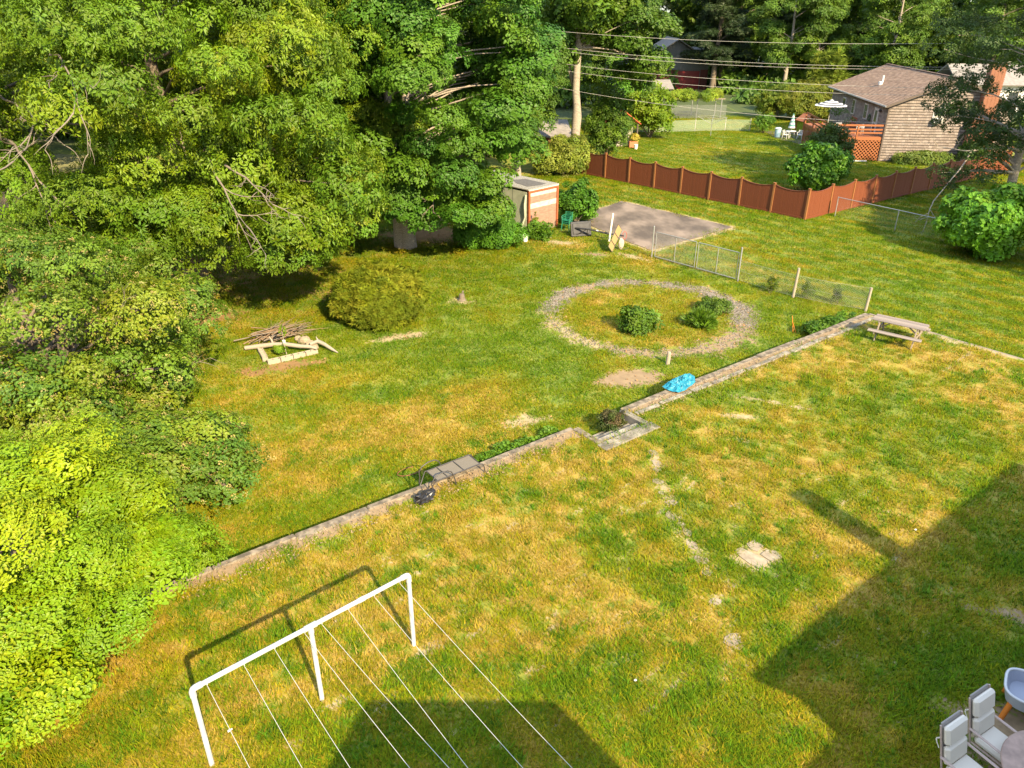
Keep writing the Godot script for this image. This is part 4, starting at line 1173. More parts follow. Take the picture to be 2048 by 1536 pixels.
	o2.set_meta("kind", "stuff")
	foliage("canopy", far, 6.0, "far", WOODS, Vector2(2.2, 3.2), r, o2, "leaf", L)

# ---------------------------------------------------------------- the garden's own things
func build_wall() -> void:
	var d := Vector3(0.8057, 0, -0.5924)      # along the wall
	var q := Vector3(0.5924, 0, 0.8057)       # towards the upper lawn
	var w := thing("retaining_wall", "low earth topped retaining wall of rough concrete between the two lawns", "wall")
	for run in [[Vector3(-24, 0, -0.8), Vector3(1.9, 0, -19.82)], [Vector3(3.5, 0, -21.0), Vector3(14.95, 0, -29.42)]]:
		var a: Vector3 = run[0]
		var len: float = a.distance_to(run[1])
		var s := 0.0
		while s < len - 0.05:
			var e := minf(len, s + rf(1.9, 2.7))
			var m := mb()
			var wd := rf(0.20, 0.32)
			var top := rf(0.015, 0.05)
			var p0 := a + d * (s + 0.008) + q * (wd * 0.5 - 0.12 + rf(-0.025, 0.025))
			var p1 := a + d * (e - 0.008) + q * (wd * 0.5 - 0.12 + rf(-0.025, 0.025))
			m.beam(p0 + Vector3.UP * (top - 0.32), p1 + Vector3.UP * (top - 0.32 + rf(-0.01, 0.01)), wd, 0.64, 0.03)
			part("wall_section", m, mats["wall_soil"], w)
			s = e
	# the pale kerb on the lawn side of the right hand run
	var k := thing("concrete_kerb", "pale broken concrete kerb along the lawn side of the wall", "kerb")
	var s2 := 0.15
	while s2 < 13.6:
		var e2 := s2 + rf(0.9, 1.9)
		var m2 := mb()
		var off := 0.42 + rf(-0.03, 0.03)
		var c := Vector3(3.55, 0, -21.0)
		m2.beam(c + d * s2 + q * off + Vector3.UP * -0.02, c + d * (e2 - 0.02) + q * (off + rf(-0.03, 0.03)) + Vector3.UP * (-0.02 + rf(-0.01, 0.015)), rf(0.16, 0.24), 0.13, 0.02)
		part("kerb_stone", m2, mats["concrete"], k)
		s2 = e2 + rf(0.0, 0.12)
	# sunken steps
	var st := thing("garden_steps", "sunken concrete steps cut through the retaining wall", "steps")
	var o := Vector3(2.62, 0, -18.95)
	var xd := (Vector3(4.15, 0, -20.1) - o).normalized()
	var zd := Vector3(-xd.z, 0, xd.x) * -1.0     # down towards the lower lawn
	if zd.z > 0: zd = -zd
	var wid := o.distance_to(Vector3(4.15, 0, -20.1))
	var fr := Transform3D(Basis(xd, Vector3.UP, -zd), o)
	var m3 := mb()
	m3.box(fr * T(Vector3(wid / 2, -0.02, 0.22)), Vector3(wid + 0.36, 0.14, 0.40), 0.015)
	part("landing_slab", m3, mats["concrete"], st)
	for i in 3:
		m3 = mb()
		m3.box(fr * T(Vector3(wid / 2, -0.20 - 0.16 * i, -0.16 - 0.32 * i)), Vector3(wid - 0.24, 0.30, 0.33), 0.015)
		part("step", m3, mats["concrete"], st)
	for sx in [-0.02, wid + 0.02]:
		m3 = mb()
		m3.box(fr * T(Vector3(sx, -0.26, -0.56)), Vector3(0.22, 0.60, 1.10), 0.02)
		part("cheek_wall", m3, mats["concrete"] if sx > 0.5 else mats["wall_soil"], st)
	# edge of the upper lawn past the picnic table
	var ed := thing("lawn_edging", "thin half buried timber edging past the picnic table", "edging")
	var pts := [Vector3(15.0, -0.1, -29.45), Vector3(17.5, -0.1, -26.3), Vector3(20.6, -0.1, -22.6), Vector3(25.0, -0.1, -17.5)]
	for i in 3:
		var m4 := mb()
		m4.beam(pts[i] + Vector3(0.03, -0.15, 0), pts[i + 1] + Vector3(-0.01, -0.15, 0), 0.10, 0.52, 0.012)
		part("timber", m4, mats["old_wood"], ed)
	# stepping stones, each on its own
	var pos := [[4.02, -18.44, 0.24], [4.04, -17.89, 0.30], [4.09, -17.52, 0.22], [3.96, -16.98, 0.27], [4.0, -16.43, 0.22], [4.11, -16.0, 0.25], [4.05, -15.45, 0.32], [4.18, -15.08, 0.27], [4.25, -14.73, 0.24], [4.3, -14.28, 0.26], [4.37, -13.75, 0.25], [4.42, -13.3, 0.22], [4.38, -12.38, 0.26], [4.47, -11.27, 0.30]]
	var nth := ["first", "second", "third", "fourth", "fifth", "sixth", "seventh", "eighth", "ninth", "tenth", "eleventh", "twelfth", "thirteenth", "last"]
	var idx := 0
	for p in pos:
		var s3 := solo("stepping_stone", slab(p[2] * rf(0.55, 0.85), 8), mats["flagstone"], Vector3(p[0] + rf(-0.05, 0.05), -0.006, p[1]))
		s3.rotation.y = rf(0, TAU)
		tag(s3, "small pale stepping stone sunk in the lawn, %s from the sunken steps" % nth[idx], "stone", "row of stepping stones")
		idx += 1
	for f in [[PackedVector2Array([Vector2(5.26, -14.07), Vector2(5.44, -14.17), Vector2(5.70, -13.94), Vector2(5.78, -13.86), Vector2(5.98, -13.68), Vector2(5.67, -13.42), Vector2(5.49, -13.6), Vector2(5.34, -13.84)]), "largest of three pale flagstones lying in the green lawn"], [PackedVector2Array([Vector2(5.62, -14.31), Vector2(5.83, -14.45), Vector2(6.0, -14.23), Vector2(5.80, -14.02), Vector2(5.66, -14.12)]), "smallest of three pale flagstones lying in the green lawn"], [PackedVector2Array([Vector2(5.84, -13.92), Vector2(6.04, -14.09), Vector2(6.24, -14.04), Vector2(6.28, -13.80), Vector2(6.02, -13.66)]), "middle sized of three pale flagstones lying in the green lawn"]]:
		var m5 := mb()
		m5.prism(f[0], Transform3D(Basis(Vector3.RIGHT, Vector3.BACK, Vector3.UP), Vector3(0, -0.03, 0)), 0.055)
		var ob := solo("flagstone", m5, mats["flagstone"])
		tag(ob, f[1], "stone", "flat stones in the lawn")

func slab(rad: float, n: int) -> MB:
	var m := mb()
	var p := PackedVector2Array()
	for k in n:
		p.append(Vector2(cos(TAU * k / n), sin(TAU * k / n) * 0.75) * rad * rf(0.7, 1.0))
	m.prism(p, Transform3D(Basis(Vector3.RIGHT, Vector3.BACK, Vector3.UP), Vector3(0, -0.03, 0)), 0.05)
	return m

func build_clothesline() -> void:
	var a := Vector3(-5.09, 0, -8.45)
	var b := Vector3(-1.98, 0, -11.14)
	var perp := Vector3(0.62, 0, 0.785)
	var shift := perp * 7.2
	for side in 2:
		var s := shift * side
		var t := thing("clothesline_frame", ["white pipe clothesline frame with three posts standing in the dry lawn", "white pipe clothesline frame standing close to the own house"][side], "clothesline", a + s)
		var span := b - a
		for k in 3:
			var m := mb()
			var foot: Vector3 = span * [0.0, 0.502, 1.0][k]
			var top := Vector3.UP * 1.82
			m.tube([foot + Vector3.DOWN * 0.1, foot + Vector3.UP * 0.9, foot + top - Vector3.UP * (0.0 if k == 1 else 0.06)], [0.043], 14)
			part("post", m, mats["white_pipe"], t)
			m = mb()
			var dr := span.normalized()
			if k == 1:
				m.tube([foot + top - dr * 0.11, foot + top + dr * 0.11], [0.054], 14)
				m.tube([foot + top - Vector3.UP * 0.14, foot + top - Vector3.UP * 0.02], [0.054], 14)
			else:
				var q := dr * (1.0 if k == 0 else -1.0)
				m.tube([foot + top - Vector3.UP * 0.16, foot + top - Vector3.UP * 0.05, foot + top - Vector3.UP * 0.012 + q * 0.02, foot + top + q * 0.055, foot + top + q * 0.16], [0.054], 14)
			part("elbow" if k != 1 else "tee", m, mats["white_pipe"], t)
		var m2 := mb()
		m2.tube([Vector3.UP * 1.82 + span * 0.02, Vector3.UP * 1.82 + span * 0.98], [0.042], 14)
		part("crossbar", m2, mats["white_pipe"], t)
		m2 = mb()
		m2.tube([Vector3.UP * 1.82 + span * 0.735, Vector3.UP * 1.82 + span * 0.765], [0.049], 14)
		part("coupling", m2, mats["white_pipe"], t)
		for f in [0.055, 0.205, 0.335, 0.47, 0.55, 0.68, 0.81, 0.945]:
			m2 = mb()
			m2.tube([Vector3.UP * 1.81 + span * f - perp * 0.05 * (1 - 2 * side), Vector3.UP * 1.765 + span * f, Vector3.UP * 1.81 + span * f + perp * 0.06 * (1 - 2 * side)], [0.007], 6)
			part("hook", m2, mats["galvanised"], t)
	var fr := [0.055, 0.205, 0.335, 0.47, 0.55, 0.68, 0.81, 0.945]
	var to := [0.055, 0.19, 0.33, 0.53, 0.66, 0.64, 0.81, 0.945]
	var word := ["first", "second", "third", "fourth", "fifth", "sixth", "seventh", "eighth"]
	for k in 8:
		var p0: Vector3 = a + (b - a) * fr[k] + Vector3.UP * 1.775
		var p1: Vector3 = a + (b - a) * to[k] + shift + Vector3.UP * 1.775
		var path := []
		for i in 13:
			var u := i / 12.0
			path.append(p0.lerp(p1, u) - Vector3.UP * 0.10 * 4.0 * u * (1.0 - u))
		var m3 := mb()
		m3.tube(path, [0.0042], 6)
		var o := solo("washing_line", m3, mats["white_cord"])
		tag(o, "white line stretched from the pipe frame, %s from the post by the lime tree" % word[k], "cord", "lines of the clothesline")
	var pg := mb()
	pg.box(Transform3D(Basis(Vector3.UP, 0.6), Vector3(0, 0.03, 0)), Vector3(0.07, 0.012, 0.02), 0.002)
	pg.box(Transform3D(Basis(Vector3.UP, 0.9), Vector3(0, 0.03, 0.015)), Vector3(0.06, 0.012, 0.015), 0.002)
	var peg := solo("clothes_peg", pg, mats["white_plastic"], a + (b - a) * 0.055 + perp * 1.05 + Vector3.UP * 1.70)
	tag(peg, "white peg clipped to the line by the lime tree", "clothes peg")

func build_picnic() -> void:
	# table axis runs from the far left end to the near right end
	var e := Vector3(15.61, 0, -26.08) - Vector3(14.155, 0, -27.235)
	var t := thing("picnic_table", "weathered grey wooden picnic table with attached benches by the wall end", "table", Vector3(14.88, 0, -26.66))
	var x := e.normalized()
	var fr := Transform3D(Basis(x, Vector3.UP, x.cross(Vector3.UP)), Vector3.ZERO)
	var ln := 1.9
	for i in 5:
		var m := mb()
		m.box(fr * T(Vector3(rf(-0.012, 0.012), 0.735 + rf(-0.003, 0.003), (i - 2) * 0.147)), Vector3(ln + rf(-0.03, 0.02), 0.038, 0.128), 0.008)
		part("top_board", m, mats[["table_wood", "table_wood_a", "table_wood_b"][i % 3]], t)
	for s in [-1.0, 1.0]:
		for j in 2:
			var m := mb()
			m.box(fr * T(Vector3(rf(-0.012, 0.012), 0.43, s * (0.62 + 0.13 * j))), Vector3(ln, 0.038, 0.122), 0.006)
			part("bench_board", m, mats[["table_wood_a", "table_wood_b"][j]], t)
		for ex in [-1.0, 1.0]:
			var m := mb()
			m.beam(fr * Vector3(ex * 0.66, -0.01, s * 0.66), fr * Vector3(ex * 0.66, 0.71, s * 0.28), 0.04, 0.095, 0.005, fr.basis.z)
			part("leg", m, mats["old_wood"], t)
	for ex in [-1.0, 1.0]:
		var m := mb()
		m.beam(fr * Vector3(ex * 0.70, 0.365, -0.80), fr * Vector3(ex * 0.70, 0.365, 0.80), 0.04, 0.09, 0.005)
		part("bench_bearer", m, mats["old_wood"], t)
		m = mb()
		m.beam(fr * Vector3(ex * 0.70, 0.675, -0.36), fr * Vector3(ex * 0.70, 0.675, 0.36), 0.04, 0.08, 0.005)
		part("top_cleat", m, mats["old_wood"], t)
		m = mb()
		m.beam(fr * Vector3(ex * 0.66, 0.37, 0), fr * Vector3(ex * 0.22, 0.69, 0), 0.06, 0.04, 0.005)
		part("brace", m, mats["old_wood"], t)

func build_lounger() -> void:
	# foot end lies up the wall, the head end with the arms lies nearer
	var foot := (Vector3(-1.35, 0, -17.65) + Vector3(-1.01, 0, -17.23)) / 2.0
	var head := (Vector3(-2.03, 0, -16.59) + Vector3(-2.25, 0, -16.87)) / 2.0
	var x := (foot - head).normalized()
	var fr := Transform3D(Basis(x, Vector3.UP, x.cross(Vector3.UP)), Vector3.ZERO)
	var t := thing("sun_lounger", "dark metal sun lounger with grey brown sling standing on the wall edge", "sun lounger", head)
	for k in 3:
		var m := mb()
		var u0: float = [0.02, 0.34, 0.86][k]
		var u1: float = [0.30, 0.82, 1.36][k]
		for i in 5:
			var a := lerpf(u0, u1, i / 5.0)
			var b := lerpf(u0, u1, (i + 1) / 5.0)
			var ya := 0.345 - 0.012 * sin(PI * i / 5.0)
			var yb := 0.345 - 0.012 * sin(PI * (i + 1) / 5.0)
			m.face([fr * Vector3(a, ya, -0.27), fr * Vector3(b, yb, -0.27), fr * Vector3(b, yb, 0.27), fr * Vector3(a, ya, 0.27)], Vector3(0, -5, 0))
			m.face([fr * Vector3(a, ya - 0.008, -0.27), fr * Vector3(b, yb - 0.008, -0.27), fr * Vector3(b, yb - 0.008, 0.27), fr * Vector3(a, ya - 0.008, 0.27)], Vector3(0, 5, 0))
		part("sling_panel", m, mats["sling"], t)
	for s in [-1.0, 1.0]:
		var z: float = s * 0.285
		var m := mb()
		m.tube([fr * Vector3(-0.06, 0.34, z), fr * Vector3(0.9, 0.345, z), fr * Vector3(1.36, 0.35, z), fr * Vector3(1.45, 0.31, z), fr * Vector3(1.50, 0.20, z), fr * Vector3(1.52, 0.0, z)], [0.016], 8)
		part("side_rail", m, mats["dark_metal"], t)
		m = mb()
		var w: float = s * 0.33
		m.tube([fr * Vector3(0.56, 0.0, w), fr * Vector3(0.50, 0.28, w), fr * Vector3(0.42, 0.48, w), fr * Vector3(0.30, 0.56, w), fr * Vector3(0.10, 0.57, w), fr * Vector3(-0.10, 0.50, w), fr * Vector3(-0.20, 0.36, w), fr * Vector3(-0.18, 0.18, w), fr * Vector3(-0.22, 0.0, w)], [0.017], 8)
		part("arm_loop", m, mats["dark_metal"], t)
		m = mb()
		m.tube([fr * Vector3(-0.05, 0.34, z), fr * Vector3(-0.20, 0.10, z * 0.8), fr * Vector3(-0.30, 0.0, z * 0.6)], [0.014], 8)
		part("brace", m, mats["dark_metal"], t)
	for u in [0.0, 0.32, 0.84, 1.37]:
		var m := mb()
		m.tube([fr * Vector3(u, 0.34, -0.285), fr * Vector3(u, 0.355, 0), fr * Vector3(u, 0.34, 0.285)], [0.014], 8)
		part("cross_bar", m, mats["dark_metal"], t)
	var mm := mb()
	mm.tube([fr * Vector3(-0.22, 0.02, -0.33), fr * Vector3(-0.30, 0.02, 0), fr * Vector3(-0.22, 0.02, 0.33)], [0.014], 8)
	part("cross_bar", mm, mats["dark_metal"], t)
	# a bent hoop thrown on the grass beyond it
	var hp := mb()
	var path := []
	for i in 15:
		var a := lerpf(0.3, TAU - 0.9, i / 14.0)
		path.append(Vector3(cos(a) * 0.36, 0.09 + 0.05 * sin(a), sin(a) * 0.26))
	hp.tube(path, [0.013], 6)
	var ho := solo("metal_hoop", hp, M("hoop_rust", lin(0.20, 0.075, 0.03), 0.6), Vector3(-2.95, L, -18.1))
	ho.rotation.y = 0.6
	tag(ho, "bent rusty metal hoop lying in the grass below the lounger", "hoop")
	# bin bag
	var r := RandomNumberGenerator.new()
	r.seed = 9
	var bg := thing("bin_bag", "crumpled shiny black plastic bag on the grass beside the lounger", "bag", Vector3(-2.27, 0, -16.1), 0.75)
	var b1 := mb()
	b1.blob(Transform3D(Basis().scaled(Vector3(0.30, 0.15, 0.17)), Vector3(0, 0.10, 0)), 22, 12, 0.26, r)
	part("bag_body", b1, mats["bin_bag"], bg)
	b1 = mb()
	b1.blob(Transform3D(Basis().scaled(Vector3(0.12, 0.08, 0.10)), Vector3(0.27, 0.12, -0.05)), 10, 6, 0.25, r)
	part("knot", b1, mats["bin_bag"], bg)
	# blue tarpaulin, crumpled over the wall
	var pts := [Vector2(6.21, -23.58), Vector2(6.33, -23.31), Vector2(6.27, -22.88), Vector2(5.84, -22.32), Vector2(5.52, -22.1), Vector2(5.21, -22.25), Vector2(5.07, -22.56), Vector2(5.6, -23.16)]
	var poly := PackedVector2Array(pts)
	var fl := FastNoiseLite.new()
	fl.seed = 4; fl.frequency = 1.6; fl.fractal_octaves = 3; fl.noise_type = FastNoiseLite.TYPE_CELLULAR
	fl.cellular_return_type = FastNoiseLite.RETURN_DISTANCE2_SUB
	var st := SurfaceTool.new()
	st.begin(Mesh.PRIMITIVE_TRIANGLES)
	var c := Vector2(5.72, -22.85)
	var n := 72
	var rings := 22
	var at := func(i: int, k: int) -> Vector3:
		var a := TAU * i / n
		var dr := Vector2(cos(a), sin(a))
		var hit := 0.3
		for e in poly.size():
			var xh = Geometry2D.segment_intersects_segment(c, c + dr * 3.0, poly[e], poly[(e + 1) % poly.size()])
			if xh != null: hit = c.distance_to(xh)
		var p := c + dr * hit * k / float(rings)
		var y := 0.05 + 0.42 * absf(fl.get_noise_2d(p.x * 1.5, p.y * 1.5) + 0.55) * (1.0 - 0.75 * pow(k / float(rings), 4.0))
		return Vector3(p.x, y, p.y)
	st.set_smooth_group(-1)
	for i in n:
		for k in rings:
			var q := [at.call(i, k), at.call(i + 1, k), at.call(i + 1, k + 1), at.call(i, k + 1)]
			for f in [[0, 1, 2], [0, 2, 3]]:
				if q[f[0]].is_equal_approx(q[f[1]]): continue
				for j in f: st.add_vertex(q[j])
	st.generate_normals()
	var tp := solo("tarpaulin", st.commit(), mats["tarp_blue"])
	tag(tp, "crumpled bright blue tarpaulin lying over the wall top", "tarpaulin")
	# wooden stub post
	var sp := mb()
	sp.lathe([Vector2(0.001, -0.1), Vector2(0.085, -0.1), Vector2(0.08, 0.25), Vector2(0.072, 0.46), Vector2(0.05, 0.5), Vector2(0.001, 0.5)], Transform3D(Basis(Vector3.FORWARD, 0.05), Vector3.ZERO), 12)
	var so := solo("stub_post", sp, mats["post_wood"], Vector3(5.86, L, -25.54))
	tag(so, "short pale wooden stub post between the gravel ring and the wall", "post")
	var stp := thing("tree_stump", "small grey split tree stump alone in the lower lawn", "stump", Vector3(-2.3, L, -32.4))
	sp = mb()
	sp.lathe([Vector2(0.24, -0.05), Vector2(0.15, 0.08), Vector2(0.12, 0.30), Vector2(0.001, 0.34)], Transform3D(), 9)
	part("stump_base", sp, mats["bark"], stp)
	sp = mb()
	sp.beam(Vector3(0.02, 0.25, 0), Vector3(0.07, 0.46, 0.02), 0.09, 0.05)
	part("splinter", sp, mats["dead_wood"], stp)

func build_firepit() -> void:
	var r := RandomNumberGenerator.new()
	r.seed = 44
	var a := Vector3(-9.2, L, -25.5)
	var b := Vector3(-7.55, L, -26.55)
	var c := Vector3(-9.85, L, -26.75)
	var back := Vector3(-8.3, L, -27.7)
	var rows := [[a, b, 4, "pale block in the sunny front row of the fire pit, %s from mossy end", "front row of fire pit blocks"], [a + (c - a) * 0.18, c, 3, "pale block in the mossy end row of the fire pit, %s from the corner", "end row of fire pit blocks"], [b + (back - b) * 0.2, back, 3, "pale block in the stony back row of the fire pit, %s from the front", "back row of fire pit blocks"]]
	for q in rows:
		var p0: Vector3 = q[0]
		var p1: Vector3 = q[1]
		var dr := (p1 - p0).normalized()
		for i in q[2]:
			var n: int = q[2]
			var s0 := p0.lerp(p1, i / float(n)) + dr * 0.012
			var s1 := p0.lerp(p1, (i + 1) / float(n)) - dr * 0.012
			var t := thing("concrete_block", q[3] % ["first", "second", "third", "fourth"][i], "block", (s0 + s1) / 2.0, 0.0, q[4])
			var fr := frame(Vector3.ZERO, dr, Vector3.UP)
			fr = fr * Transform3D(Basis(Vector3.UP, r.randf_range(-0.05, 0.05)), Vector3.ZERO)
			var len := s0.distance_to(s1)
			var m := mb()
			for sz in [-1.0, 1.0]:
				m.box(fr * T(Vector3(0, 0.08, sz * 0.085)), Vector3(len, 0.16, 0.035), 0.006)
			for k in 3:
				m.box(fr * T(Vector3((k - 1) * (len / 2 - 0.02), 0.08, 0)), Vector3(0.035, 0.156, 0.134))
			part("shell", m, mats["block"], t)
	# stones
	for p in [[-8.3, -27.5, 0.24], [-8.0, -27.2, 0.2], [-8.6, -27.75, 0.17], [-7.75, -26.95, 0.16]]:
		var m := mb()
		m.blob(Transform3D(Basis().scaled(Vector3(p[2], p[2] * 0.7, p[2] * 0.9)), Vector3.ZERO), 9, 6, 0.15, r)
		var o := solo("field_stone", m, mats["flagstone"], Vector3(p[0], L + p[2] * 0.5, p[1]))
		tag(o, "rounded pale field stone beside the block fire pit", "stone", "stones of the fire pit")
	# the silvery fallen branches
	var lg := thing("fallen_branch", "thick silvery bare branch lying across the fire pit", "branch", Vector3.ZERO)
	var m2 := mb()
	m2.tube([Vector3(-10.42, L + 0.12, -26.75), Vector3(-9.9, L + 0.18, -26.78), Vector3(-9.3, L + 0.27, -26.75), Vector3(-8.8, L + 0.30, -26.7), Vector3(-8.2, L + 0.26, -26.6), Vector3(-7.8, L + 0.26, -26.55), Vector3(-7.55, L + 0.2, -26.5)], [0.085, 0.095, 0.09, 0.085, 0.08, 0.07, 0.05], 9)
	part("stem", m2, mats["dry_log"], lg)
	m2 = mb()
	m2.tube([Vector3(-9.3, L + 0.28, -26.75), Vector3(-9.36, L + 0.45, -26.8), Vector3(-9.44, L + 0.58, -26.82)], [0.05, 0.035, 0.012], 7)
	part("snag", m2, mats["dry_log"], lg)
	lg = thing("fallen_branch", "forked silvery branch lying on the grass right of the fire pit", "branch", Vector3.ZERO)
	m2 = mb()
	m2.tube([Vector3(-7.9, L + 0.22, -26.9), Vector3(-7.6, L + 0.30, -27.0), Vector3(-7.3, L + 0.24, -26.8), Vector3(-7.0, L + 0.14, -26.6), Vector3(-6.75, L + 0.03, -26.5)], [0.07, 0.085, 0.075, 0.06, 0.02], 9)
	part("stem", m2, mats["dry_log"], lg)
	m2 = mb()
	m2.tube([Vector3(-7.6, L + 0.30, -27.0), Vector3(-7.68, L + 0.48, -27.05)], [0.045, 0.012], 7)
	part("snag", m2, mats["dry_log"], lg)
	# pile of sticks: each stick that can be told apart is a thing
	for i in 46:
		var cen := Vector3(-9.5 + r.randf_range(-0.6, 0.75), L + 0.05 + r.randf_range(0.0, 0.34), -28.2 + r.randf_range(-0.5, 0.5))
		var ang := r.randfn(0.5, 0.55)
		var dr := Vector3(cos(ang), r.randf_range(-0.12, 0.16), -sin(ang))
		var len := r.randf_range(0.8, 2.3)
		if i < 3: len = 2.9
		var p0 := cen - dr * len * 0.5
		var p1 := cen + dr * len * 0.5
		p0.y = maxf(p0.y, L + 0.02); p1.y = maxf(p1.y, L + 0.02)
		var m := mb()
		var mid := (p0 + p1) / 2.0 + Vector3(r.randf_range(-0.05, 0.05), r.randf_range(0.0, 0.08), r.randf_range(-0.05, 0.05))
		m.tube([p0, mid, p1], [r.randf_range(0.016, 0.03), 0.018, 0.007], 5)
		if r.randf() < 0.5: m.tube([mid, mid + (dr * 0.4 + Vector3(r.randf_range(-0.3, 0.3), 0.15, r.randf_range(-0.3, 0.3)))], [0.012, 0.004], 4)
		var o := solo("stick", m, mats["dead_wood"] if i % 3 == 0 else mats["twig"])
		tag(o, "long pale stick on the brush pile behind the fire pit" if i % 3 == 0 else "brown stick on the brush pile behind the fire pit", "stick", "pale sticks of the brush pile" if i % 3 == 0 else "brown sticks of the brush pile")
	# sapling stake
	var t2 := thing("pit_sapling", "thin pale stemmed sapling with a lime green top in the fire pit", "sapling", Vector3(-8.7, L, -26.35))
	m2 = mb()
	m2.tube([Vector3(0, 0, 0), Vector3(-0.04, 0.4, -0.02), Vector3(-0.06, 0.95, -0.05)], [0.02, 0.016, 0.008], 6)
	part("stem", m2, mats["dry_log"], t2)
	foliage("leaves", [[Vector3(-0.06, 1.0, -0.05), Vector3(0.13, 0.2, 0.12)]], 420.0, "small", LIME, Vector2(0.6, 0.9), r, t2)
	m2 = mb()
	m2.lathe([Vector2(0.06, 0), Vector2(0.07, 0.1), Vector2(0.05, 0.11), Vector2(0.045, 0.01)], T(Vector3.ZERO), 14)
	var cup := solo("tin_can", m2, mats["white_plastic"], Vector3(-8.85, L + 0.37, -26.68))
	tag(cup, "small white cup set on the fallen branch over the fire pit", "cup")

# ---------------------------------------------------------------- box body, gate, fences
func build_box() -> void:
	var fl := Vector3(0.93, L, -43.45)
	var x := Vector3(0.72, 0, -0.694).normalized()
	var fr := Transform3D(Basis(x, Vector3.UP, x.cross(Vector3.UP)), fl)     # local: x along the front, y up, -z back
	var t := thing("trailer_box", "old pale green trailer box with a boarded striped front and rusty frame", "trailer box", fl, 0.0)
	fr.origin = Vector3.ZERO
	var w := 2.5
	var h := 2.62
	var ln := 6.2
	var m := mb()
	for k in 5:         # dented side sheets
		var z0 := -0.12 - k * (ln - 0.2) / 5.0
		m.box(fr * T(Vector3(0.04 + 0.012 * (k % 2), h * 0.5 - 0.03, z0 - (ln - 0.2) / 10.0)), Vector3(0.05, h - 0.22, (ln - 0.2) / 5.0 - 0.012), 0.01)
	part("side_panel", m, mats["box_green"], t)
	m = mb()
	m.box(fr * T(Vector3(w - 0.04, h * 0.5 - 0.03, -ln / 2)), Vector3(0.05, h - 0.22, ln - 0.2), 0.01)
	part("side_panel", m, mats["box_green"], t)
	m = mb()
	m.box(fr * T(Vector3(w / 2, h / 2, -ln + 0.05)), Vector3(w, h - 0.1, 0.06), 0.01)
	part("back_panel", m, mats["box_green"], t)
	m = mb()
	m.box(fr * T(Vector3(w / 2, h + 0.0, -ln / 2 + 0.02)), Vector3(w + 0.06, 0.07, ln + 0.1), 0.015)
	part("roof_sheet", m, mats["box_roof"], t)
	m = mb()
	m.prism(PackedVector2Array([Vector2(0.5, 0.55), Vector2(1.3, 0.3), Vector2(1.9, 0.42), Vector2(1.95, 2.2), Vector2(1.2, 2.5), Vector2(0.7, 1.7)]), fr * Transform3D(Basis(Vector3.RIGHT, Vector3.FORWARD, Vector3.UP), Vector3(0, h + 0.037, 0)), 0.012)
	part("roof_felt", m, mats["box_roof_felt"], t)
	for q in [[0.06, 0.12], [w - 0.06, 0.12]]:
		m = mb()
		m.box(fr * T(Vector3(q[0], h / 2 - 0.03, 0.03)), Vector3(q[1], h - 0.12, 0.13), 0.012)
		part("frame_post", m, mats["rust"], t)
	m = mb()
	m.box(fr * T(Vector3(w / 2, h - 0.11, 0.032)), Vector3(w - 0.25, 0.14, 0.132), 0.012)
	part("frame_head", m, mats["rust"], t)
	m = mb()
	m.box(fr * T(Vector3(w / 2, h - 0.045, 0.075)), Vector3(w, 0.05, 0.05), 0.01)
	part("drip_edge", m, mats["trim_white"], t)
	# front boards, bottom to top
	var ys := [[0.05, 0.42, "ply_worn"], [0.42, 0.78, "ply"], [0.78, 1.12, "ply"], [1.12, 1.50, "ply"], [1.50, 1.80, "ply_white"], [1.80, 2.20, "ply"], [2.20, 2.44, "ply_white"]]
	for b in ys:
		for k in 3:
			m = mb()
			var xa: float = 0.12 + (w - 0.24) * [0.0, 0.38, 0.72][k]
			var xb: float = 0.12 + (w - 0.24) * [0.38, 0.72, 1.0][k]
			m.box(fr * T(Vector3((xa + xb) / 2, (b[0] + b[1]) / 2, rf(-0.003, 0.003))), Vector3(xb - xa - 0.010, b[1] - b[0] - 0.002, 0.04))
			part("front_board", m, mats[b[2]], t)
	m = mb()
	m.box(fr * T(Vector3(w / 2, h / 2, -0.06)), Vector3(w - 0.2, h - 0.2, 0.03))
	part("inner_board", m, mats["trim_dark"], t)
	m = mb()
	m.box(fr * T(Vector3(w / 2, 0.03, -ln / 2)), Vector3(w - 0.1, 0.12, ln - 0.2), 0.01)
	part("sill_frame", m, mats["rust"], t)
	m = mb()         # loose strip of tarpaulin down the side edge
	m.tube([fr * Vector3(0.0, 2.3, -0.2), fr * Vector3(-0.04, 1.7, -0.24), fr * Vector3(-0.03, 1.0, -0.22), fr * Vector3(-0.08, 0.5, -0.4), fr * Vector3(-0.06, 0.1, -0.55)], [0.05, 0.07, 0.05, 0.07, 0.05], 6)
	part("hanging_strip", m, mats["box_green"], t)
	# white bucket in the weeds
	var bk := thing("white_bucket", "white plastic bucket in the weeds in front of the box", "bucket", Vector3(0.75, L, -42.0), 0.3)
	m = mb()
	m.lathe([Vector2(0.001, 0.0), Vector2(0.14, 0.0), Vector2(0.17, 0.34), Vector2(0.18, 0.34), Vector2(0.18, 0.37), Vector2(0.165, 0.37), Vector2(0.135, 0.02), Vector2(0.001, 0.02)], T(Vector3(0, 0.03, 0)), 18)
	part("pail", m, mats["white_plastic"], bk)
	m = mb()
	m.tube([Vector3(-0.18, 0.35, 0), Vector3(-0.1, 0.22, 0.17), Vector3(0.1, 0.22, 0.17), Vector3(0.18, 0.35, 0)], [0.006], 5)
	part("handle", m, mats["galvanised"], bk)
	# stacked green chairs
	for k in 3:
		var c := thing("green_chair", "dark green plastic chair in a stack against the box body", "chair", Vector3(3.3, L + k * 0.11, -44.5 + k * 0.02), -0.5, "stacked green plastic chairs")
		plastic_chair(c, mats["green_plastic"])
